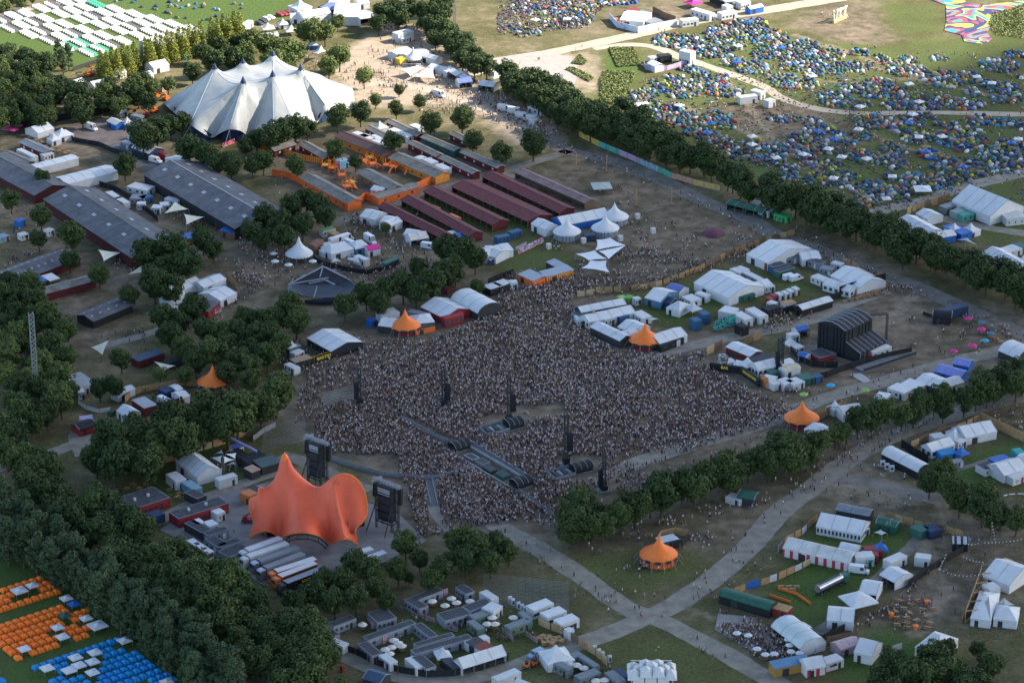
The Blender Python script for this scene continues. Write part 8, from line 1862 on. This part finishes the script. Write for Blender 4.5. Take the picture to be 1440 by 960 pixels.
me=bpy.data.meshes.new('ridge_tents'); me.from_pydata(np.vstack(vs).tolist(),[],fs); at=me.color_attributes.new('col','FLOAT_COLOR','POINT'); at.data.foreach_set('color',np.vstack(cs).ravel()); me.materials.append(attrmat('tent_fabric','col',.6)); o=bpy.data.objects.new('ridge_tents',me); C.objects.link(o); tag(o,'farther ranks of small white tents at the top of the bright lawn','tents',None,'stuff')
# visitors' tents in loose rings
T3=[(60,50,60,45),(200,60,120,50),(340,60,90,40),(400,30,80,30),(250,130,90,30),(380,110,70,40),(90,190,70,25),(30,160,40,30),(600,10,100,20),(520,25,40,20),(900,230,100,35),(1000,250,80,50),(1080,290,90,40),(1180,290,60,30),(1180,200,90,45),(1300,170,120,50),(1390,160,50,50),(1390,230,50,30),(1270,260,40,20),(1400,310,50,30),(1250,350,60,30),(1340,380,90,35),(1420,410,30,20),
(1000,390,60,18),(920,440,50,20),(820,470,40,20),(850,490,60,20),(930,490,50,25),(1000,480,60,25),(960,530,90,25),(1070,430,50,25),(1150,470,70,25),(1180,440,40,20),(1200,520,100,25),(1130,510,60,20),(750,530,80,30),(680,590,50,30),(780,600,60,30),(870,610,50,20),(940,640,80,30),(820,660,80,35),(800,700,80,25),(900,690,60,25),(1020,700,60,35),(1110,690,60,30),(1150,650,70,20),(1100,760,70,30),(1010,750,50,20),(1200,700,60,30),(1160,800,80,35),(1250,850,60,25),(1380,820,60,30),(1300,880,60,30),(1400,900,50,30)]
T4=[(50,210,60,35),(80,280,90,45),(220,270,70,40),(200,340,110,40),(330,310,90,30),(130,380,60,25),(250,410,60,25),(380,390,90,30),(480,380,90,25),(100,460,80,40),(200,470,80,30),(520,300,50,20),(640,330,40,18),(700,360,50,20),(790,340,50,20),(780,400,110,30),(960,330,50,15),(920,440,50,25),(1000,450,110,40),(1130,440,70,30),(1300,370,100,35),(1390,310,60,20),(1250,480,60,25),(1330,500,70,30),(1150,520,40,25),(1340,560,80,25),(1420,540,30,25),(1420,430,20,15),
(480,500,80,25),(620,480,80,35),(580,530,60,25),(700,530,90,30),(380,560,90,40),(520,590,60,20),(740,590,90,30),(880,590,90,30),(1000,570,80,30),(1100,590,110,30),(880,560,60,15),(100,670,100,20),(230,680,70,20),(600,660,50,15),(620,690,120,35),(780,690,100,35),(740,740,50,18),(890,660,50,20),(900,700,60,15),(1200,680,70,30),(1300,690,40,25),(1400,700,40,30),(1030,710,60,20),
(290,730,80,25),(230,780,110,30),(390,770,60,30),(540,770,60,25),(450,800,40,20),(150,830,120,35),(60,840,70,40),(300,840,90,25),(40,900,50,25),(200,880,60,20),(480,870,80,30),(560,890,80,30),(680,830,50,30),(720,860,60,25),(700,920,80,30),(840,780,80,30),(980,780,60,35),(1080,810,90,40),(1170,790,60,35),(1120,750,90,30),(900,870,60,25),(1000,900,60,20),(1000,940,90,25),(1180,920,70,30),(1270,870,90,40),(1370,830,90,40),(1380,900,80,40),(1290,930,70,30),(1420,870,30,40),(350,930,70,30),(250,930,40,15),(120,945,60,20)]
T8=[(100,30,60,30),(270,50,60,30),(350,60,60,25),(420,30,90,25),(460,90,50,20),(520,110,60,25),(600,80,60,20),(600,110,90,30),(560,160,60,25),(690,130,100,35),(740,160,60,20),(820,60,80,40),(900,80,80,30),(980,60,100,40),(1080,40,80,30),(1160,30,50,20),(540,190,50,15),(700,40,50,20),(1270,10,50,12),(1350,5,60,10)]
T1=[(830,50,50,12),(870,45,30,14),(950,20,30,15),(960,45,30,14),(960,75,30,12),(1050,50,40,14),(1100,30,60,16),(1130,55,40,12),(1180,60,50,16),(1040,100,50,14),(1160,125,30,10),(1250,100,40,14),(740,20,50,16),(660,10,30,12),(1020,10,40,10),(1360,25,40,25)]
for (ox,oy),T in (((720,0),T3),((1080,0),T4),((1080,240),T8),((0,0),T1)):
 for cx,cy_,rx,ry in T: tents_in(ox+cx/4,oy+cy_/4,rx/4,ry/4,.165 if T is not T1 else .06)
build_tents([(1250,285,'beside the board-fenced lane beyond the belt'),(1140,268,'close behind the long tree belt'),(1020,222,'above the middle of the long tree belt'),(1110,205,'on the brown lane in mid field'),(1300,215,'below the curved sand path, right of mid field'),(1410,225,'at the right edge of the camping field'),(1230,185,'just below the curve of the sand path'),(1380,262,'above the biggest right-edge marquee'),(930,165,'below the lilac walled yard'),(1200,240,'in the lower rings of the camping field'),(1330,240,'in the rings above the grey lane'),(920,135,'beside the green plot')])
gz=[(720,0,[(130,110),(310,105),(700,585),(745,580),(940,590),(1100,820),(1350,765),(1350,810),(1270,255)],W,0),(720,0,[(1270,345),(1120,690),(1100,745),(1330,120)],BLUE,0),(1080,0,[(250,425),(795,470),(520,597),(850,570),(815,640),(510,725),(850,768),(980,765),(1260,465),(1175,430),(340,835),(415,880),(200,865),(555,890),(45,885),(1410,780)],W,0),(1080,0,[(75,265),(280,735),(375,780),(1370,800),(1100,935),(890,850),(795,690)],BLUE,0),(1080,240,[(700,30),(665,155),(870,100),(370,40)],W,0)]
side=lambda x,y: ('far out by the sand paths' if y < 100 else 'in the upper rings' if y < 150 else 'in the middle rings' if y < 210 else 'in the lowest rings')+(', left part' if x < 980 else ', middle part' if x < 1200 else ', right part')
for ox,oy,L,m_,_ in gz:
 for x,y in L: px,py=ox+x/4,oy+y/4; pagoda('%s square canopy among small tents %s' % ('white' if m_ is W else 'royal blue',side(px,py)),px,py,3.6 if (x,y) != (870,100) else 7,2.2,.9,m_,random.uniform(0,1.5),name='party_canopy',cat='canopy',group='canopies among the small tents')
for x,y in [(999,140),(947.5,162),(882,136),(1043.5,196),(1010,188),(996,194),(1018,195),(1345,102),(1187,142),(1162,192),(1336,192),(1249,215),(1188,109),(1216,272),(1320,231)]:
 s_=2.9; p=G(x,y); px=pxpm(x,y)*s_
 sail('white pointed sail awning among small tents %s' % side(x,y),[(x-px,y+px*.3,.3),(x,y-px*.1,2.6),(x+px,y+px*.3,.3),(x+px*.1,y+px*.5,.4)],W,curve=.2,group='pointed awnings among the small tents')

# ------------------------------------------------------------------ people
FC=R(36.7)+PI*.5+PI*.5   # towards the orange stage
CR=[(418,560),(432,535),(470,515),(510,490),(545,480),(600,480),(650,462),(692,440),(705,412),(745,400),(800,405),(812,440),(830,475),(870,495),(940,502),(992,495),(998,520),(1070,556),(1100,562),(1135,578),(1080,602),(1020,617),(960,640),(900,660),(860,680),(800,712),(780,722),(700,738),(640,735),(600,757),(570,748),(560,700),(500,665),(440,642),(438,612),(412,598)]
CL='in the packed field before the orange stage'; YW=math.atan2((G(470,740)-G(760,560)).y,(G(470,740)-G(760,560)).x)+PI/2
people(CR,.64,CL,.02,.05,YW); people([(440,620),(470,560),(560,500),(690,470),(830,500),(900,560),(860,640),(780,700),(700,735),(600,755),(565,740),(560,700),(500,665)],.6,CL,.0,.02,YW,cheer=.15)
people([(830,500),(1060,540),(1090,575),(1000,610),(880,640),(800,560)],.2,CL,.0,.05,YW); people([(600,480),(700,440),(790,415),(820,480),(720,500)],.12,CL,.0,.05,YW)
people([(640,690),(700,732),(790,745),(860,700),(940,675),(900,668),(800,695),(760,715)],.25,'between the crowd and the trees',.0,.2,YW)
people([(860,690),(960,655),(1080,610),(1150,590),(1150,600),(1060,622),(960,665),(880,700)],.3,'between the trodden path and the dark tree band',.02,.2)
people([(700,395),(740,380),(800,385),(900,395),(1000,365),(1090,335),(1100,345),(1010,378),(900,410),(800,420),(700,425)],.2,'on the path above the food compound',.0,.5); people([(810,400),(900,390),(880,415),(810,425)],.1,'by the kiosks',.1,.3)
people([(860,300),(1090,335),(960,400),(860,395),(850,370)],.025,'on the brown field',.3,.2,clump=.6); people([(850,350),(960,350),(1000,365),(900,400),(850,395)],.06,'on the brown field',.3,.2,clump=.7); people([(800,220),(1090,320),(1060,340),(840,300)],.008,'on the brown field',.3,.2,clump=.6)
people([(770,195),(860,226),(1000,290),(1090,333),(1230,385),(1440,470),(1440,485),(1290,412),(1090,345),(900,260),(770,212)],.03,'on the long path below the belt',.0,.7)
people([(870,340),(885,345),(892,385),(862,390),(858,365)],.2,'beside the star sails',.5,.1,clump=.6); people([(808,366),(828,372),(825,384),(806,380)],.3,'under the star sails',.6,.1); people([(775,340),(797,344),(795,355),(775,352)],.12,'on the grass below the spired tents',.8,0)
people([(330,345),(400,340),(440,390),(430,400),(370,405),(340,430),(300,420),(290,360)],.07,'around the round white spired tent',.3,.3,clump=.6); people([(330,385),(372,388),(372,412),(335,408)],.4,'in the dense group left of the oval pavilion',.3,.1); people([(400,398),(560,388),(590,392),(500,402),(410,405)],.08,'above the oval pavilion',.2,.4)
people([(300,300),(350,290),(395,330),(330,345)],.05,'by the blue roofed stall',.2,.4); people([(228,300),(270,300),(300,325),(260,325)],.22,'under the cream sails',.5,.1,clump=.5); people([(150,358),(190,365),(190,385),(150,375)],.1,'under the cream sail',.5,.1)
people([(470,300),(600,300),(580,345),(620,380),(560,390),(470,370)],.03,'in the food truck yard',.2,.4,clump=.5); people([(545,325),(640,380),(560,390),(520,388)],.05,'right of the food truck yard',.1,.5); people([(480,295),(520,310),(540,325),(500,325)],.15,'by the white marquees',.1,.3); people([(440,365),(560,372),(560,392),(450,390)],.12,'in front of the food truck yard',.4,.1,clump=.4)
people([(200,400),(330,440),(300,480),(200,470)],.015,'on the grass left of the crowd',.3,.4,clump=.5); people([(130,470),(220,460),(230,500),(150,500)],.02,'on the left path',.2,.5,clump=.5); people([(400,480),(520,470),(520,500),(420,530),(390,520)],.05,'by the yellow-lettered bar',.0,.5); people([(425,520),(500,495),(540,500),(440,545)],.12,CL,.0,.3)
people([(220,420),(340,425),(330,460),(250,455)],.02,'left of the tree clump',.3,.3); people([(0,290),(60,290),(60,360),(0,380)],.03,'at the left stalls',.2,.4,clump=.5); people([(200,550),(300,545),(290,575),(215,590)],.06,'by the red stand',.2,.2); people([(0,600),(60,605),(50,640),(0,650)],.02,'by the feather flags',.1,.4)
people([(470,100),(560,40),(640,80),(690,130),(600,150),(500,130)],.03,'on the sandy square',.2,.5,clump=.5); people([(520,85),(580,88),(590,100),(530,100)],.12,'at the tables by the spired bar',.7,.0); people([(525,100),(570,105),(580,130),(530,128)],.08,'on the grass below the sunlit sails',.6,.1,clump=.6); people([(600,120),(700,130),(790,190),(760,205),(690,170),(600,140)],.06,'on the sandy path',.1,.6,clump=.4)
people([(580,150),(650,140),(680,160),(600,165)],.05,'by the stables',.5,.1,clump=.6); people([(430,75),(460,75),(455,110),(430,110)],.15,'under the bright tree',.8,0); people([(540,30),(600,30),(590,50),(550,60)],.04,'above the sandy square',.1,.5); people([(300,340),(330,200),(420,235),(380,300)],.006,'in the yard',.2,.5)
people([(620,90),(700,130),(760,170),(780,195),(740,190),(640,120)],.12,'along the stall row under the belt',.1,.4)
people([(1080,300),(1190,360),(1270,400),(1330,420),(1300,430),(1180,375),(1090,340)],.045,'below the belt',.1,.5,clump=.5); people([(1185,375),(1250,400),(1265,412),(1190,425)],.12,'at the picnic tables',.8,.0); people([(1200,430),(1440,470),(1440,500),(1290,500),(1240,440)],.012,'on the trodden field by the black stage',.3,.3,clump=.7); people([(1340,440),(1440,470),(1440,495),(1350,480)],.03,'by the parasols',.4,.2,clump=.6)
people([(1080,440),(1110,435),(1120,455),(1085,470)],.2,'by the dark stall',.1,.2); people([(1040,465),(1150,440),(1140,450),(1050,475)],.08,'on the stage path',.1,.6); people([(1100,555),(1180,535),(1280,505),(1300,515),(1180,560),(1110,590)],.035,'on the grass below the black fence',.2,.4,clump=.5)
people([(1080,548),(1180,538),(1150,548),(1080,562)],.25,'along the black fence',.0,.2); people([(1130,585),(1280,525),(1440,485),(1440,492),(1290,540),(1150,595)],.012,'on the grey path',.0,.8)
people([(1230,590),(1280,580),(1340,575),(1300,600),(1180,660),(1160,640)],.07,'on the grey path under the loose tree row',.05,.5,clump=.3); people([(1340,575),(1440,545),(1440,560),(1350,590)],.03,'on the grey path',.0,.7); people([(1395,570),(1440,575),(1440,615),(1400,605)],.1,'right of the board fence',.1,.3)
people([(1150,650),(1200,640),(1200,680),(1100,720),(1050,760),(1000,815),(960,840),(960,825),(1080,720)],.022,'on the grey path down to the fork',.0,.7,clump=.4); people([(1095,650),(1160,640),(1160,680),(1090,730),(1060,720)],.03,'beside the grey path',.3,.3,clump=.5)
people([(1150,680),(1290,700),(1310,720),(1220,715)],.012,'on the wide trodden junction',.1,.5,clump=.5); people([(1230,700),(1320,690),(1330,730),(1290,735)],.02,'right of the wide junction',.3,.4,clump=.5); people([(1200,640),(1240,650),(1290,680),(1210,675)],.02,'by the arched shelter',.3,.4,clump=.5)
for l,P_,d,st in [('on the grass above the path fork',[(790,760),(900,740),(1040,700),(1080,720),(960,820),(900,850),(850,820)],.014,.35),('around the orange tent at the fork',[(895,790),(955,790),(960,800),(905,806)],.35,.1),('in the loose group above the fork',[(965,735),(1005,732),(1015,760),(990,775),(960,760)],.13,.8),('by the dark green tent',[(1015,705),(1070,700),(1080,712),(1020,722)],.16,.1),('in the shade above the path fork',[(860,745),(1010,710),(1020,725),(900,762),(860,760)],.14,.3),
 ('below the dark tree band',[(790,752),(860,745),(880,762),(800,770)],.03,.5),('on the wide path left of the fork',[(700,738),(800,790),(880,845),(860,852),(770,808),(690,750)],.02,0),('at the end of the queue barriers',[(800,815),(830,808),(850,828),(800,850)],.035,.1),('on the grass left of the fork',[(790,840),(870,850),(850,880),(790,870)],.008,.1),('at the path fork',[(900,840),(960,835),(990,850),(920,880),(880,870)],.012,0),
 ('in the group at the right of the fork',[(965,815),(990,818),(1010,850),(975,845)],.14,.1),('on the path below the fork',[(900,870),(960,885),(1080,950),(1060,960),(940,900)],.006,0),('on the bottom lawn beside the faceted shell',[(840,900),(900,890),(1020,940),(1000,958),(900,940)],.004,.3),('above the dark green shed',[(1030,790),(1060,770),(1090,790),(1060,820),(1010,830)],.03,.5),('right of the fork on the grass',[(985,855),(1060,865),(1050,875),(1000,880)],.02,.4),
 ('on the packed terrace',[(1006,884),(1018,878),(1062,872),(1085,885),(1135,915),(1130,925),(1085,930),(1070,928)],1.7,.35),('below the terrace at the ochre bar',[(1080,925),(1150,905),(1160,925),(1140,930)],.12,.1),('before the stall tents',[(1190,888),(1212,868),(1250,845),(1290,820),(1340,775),(1365,775),(1300,835),(1240,870),(1200,895)],.07,.1),
 ('on the trodden ground right of the stall tents',[(1230,870),(1340,800),(1370,800),(1340,870),(1230,905)],.012,.2),('at the scattered picnic tables',[(1255,845),(1310,845),(1310,885),(1255,885)],.05,.7),('under the light strings',[(1320,760),(1430,745),(1400,800),(1340,810)],.012,.5),('in the courtyards',[(480,880),(600,870),(640,835),(740,865),(720,890),(560,920)],.02,.2),('at the entrance of the courtyards',[(655,890),(740,880),(760,905),(720,905)],.04,.2),('on the lower path',[(500,930),(600,955),(720,940),(720,945),(600,962)],.004,0),
 ('at the bottom courtyard',[(770,940),(860,935),(870,955),(780,955)],.06,.2),('by the twin peaked tent',[(1350,860),(1440,880),(1440,895),(1360,890)],.015,.2),('under the screen tower behind the stage',[(560,775),(600,765),(610,780),(560,800)],.02,0),('in the stage yard',[(300,740),(480,775),(470,800),(420,825)],.004,0),('by the queue barrier rows',[(372,600),(440,585),(445,620),(395,640)],.03,0),('by the star sails',[(300,655),(345,650),(350,670),(315,668)],.1,.5),('by the board fence left of the stage',[(380,632),(420,640),(430,655),(385,650)],.05,0),
 ('on the green slope above',[(1160,10),(1200,15),(1190,30),(1150,28)],.03,.4),('on the far sand path',[(690,97),(780,74),(900,48),(1080,14),(1080,18),(900,54),(700,98)],.006,0),('on the upper sand path',[(900,66),(960,85),(1070,120),(1160,156),(1440,162),(1440,158),(1180,152),(1070,116)],.006,0),('in the bright camp',[(720,0),(860,0),(830,40),(720,50)],.04,.4),('in the camp',[(900,110),(1150,60),(1440,80),(1440,290),(1250,290),(1100,260),(900,180)],.012,.5)]:
 people(P_,d,l,st,.4,clump=.45)
def scatter(name,label,polys,n,cols,s0,s1,hz=.0):
 r=np.random.default_rng(11); cs=[]
 for P in polys:
  P=gpoly(P); x0,y0=P.min(0); x1,y1=P.max(0); x=r.uniform(x0,x1,n); y=r.uniform(y0,y1,n); ok=inpoly(P,x,y) & (r.random(n) < .55+.6*np.sin(x*.13)*np.sin(y*.11+1)); cs.append(np.stack([x[ok],y[ok]],1))
 c=np.vstack(cs); k=len(c); s=r.uniform(s0,s1,(k,1)); a=r.uniform(0,6.3,(k,1)); dx=np.hstack([np.cos(a),np.sin(a)])*s; dy=np.hstack([-np.sin(a),np.cos(a)])*s*r.uniform(.4,1,(k,1)); z=(s*r.uniform(.2,1,(k,1))*hz+.05)
 q=[c-dx-dy,c+dx-dy,c+dx+dy,c-dx+dy]; lo=[np.hstack([i,z*0+.1]) for i in q]; hi=[np.hstack([i*.9+c*.1,z+.1]) for i in q]
 v=np.stack(lo+hi,1).reshape(-1,3); f=np.array([(4,5,6,7),(0,1,5,4),(1,2,6,5),(2,3,7,6),(3,0,4,7)]); fs=(f[None]+(np.arange(k)*8)[:,None,None]).reshape(-1,4)
 me=bpy.data.meshes.new(name); me.from_pydata(v.tolist(),[],fs.tolist()); at=me.color_attributes.new('col','FLOAT_COLOR','POINT'); cc=np.array(cols)[r.integers(0,len(cols),k)]; at.data.foreach_set('color',np.hstack([cc,np.ones((k,1))]).repeat(8,0).ravel())
 me.materials.append(attrmat('tent_fabric','col',.6)); o=bpy.data.objects.new(name,me); C.objects.link(o); tag(o,label,name.replace('_',' '),None,'stuff')
scatter('litter','scattered cups and scraps of litter over the trodden fields',[[(400,560),(520,440),(700,390),(1090,330),(1440,470),(1440,700),(1000,820),(780,760),(440,680)],[(1150,690),(1440,700),(1440,900),(1230,900),(1300,780)],[(470,100),(640,90),(790,190),(600,160)],[(200,330),(500,300),(700,340),(560,430),(300,440)]],3000,[(.4,.4,.4),(.35,.3,.25),(.3,.3,.32),(.45,.1,.08),(.1,.2,.4)],.07,.14,.4)
scatter('camp_clutter','bags, chairs and boxes lying between the small tents of the camping fields',[[(880,130),(960,100),(1060,100),(1240,160),(1440,165),(1440,285),(1250,300),(1150,270),(1000,215)],[(930,60),(1060,35),(1300,100),(1440,120),(1440,155),(1200,150),(1000,90)],[(700,0),(860,0),(820,40),(700,50)]],5200,[(.03,.03,.04),(.06,.07,.08),(.12,.12,.13),(.04,.07,.15),(.35,.33,.3),(.2,.05,.04),(.05,.1,.06)],.18,.5,1)
spots([(1008,843),(1013,844)],'standing close together right of the fork')
build_people()
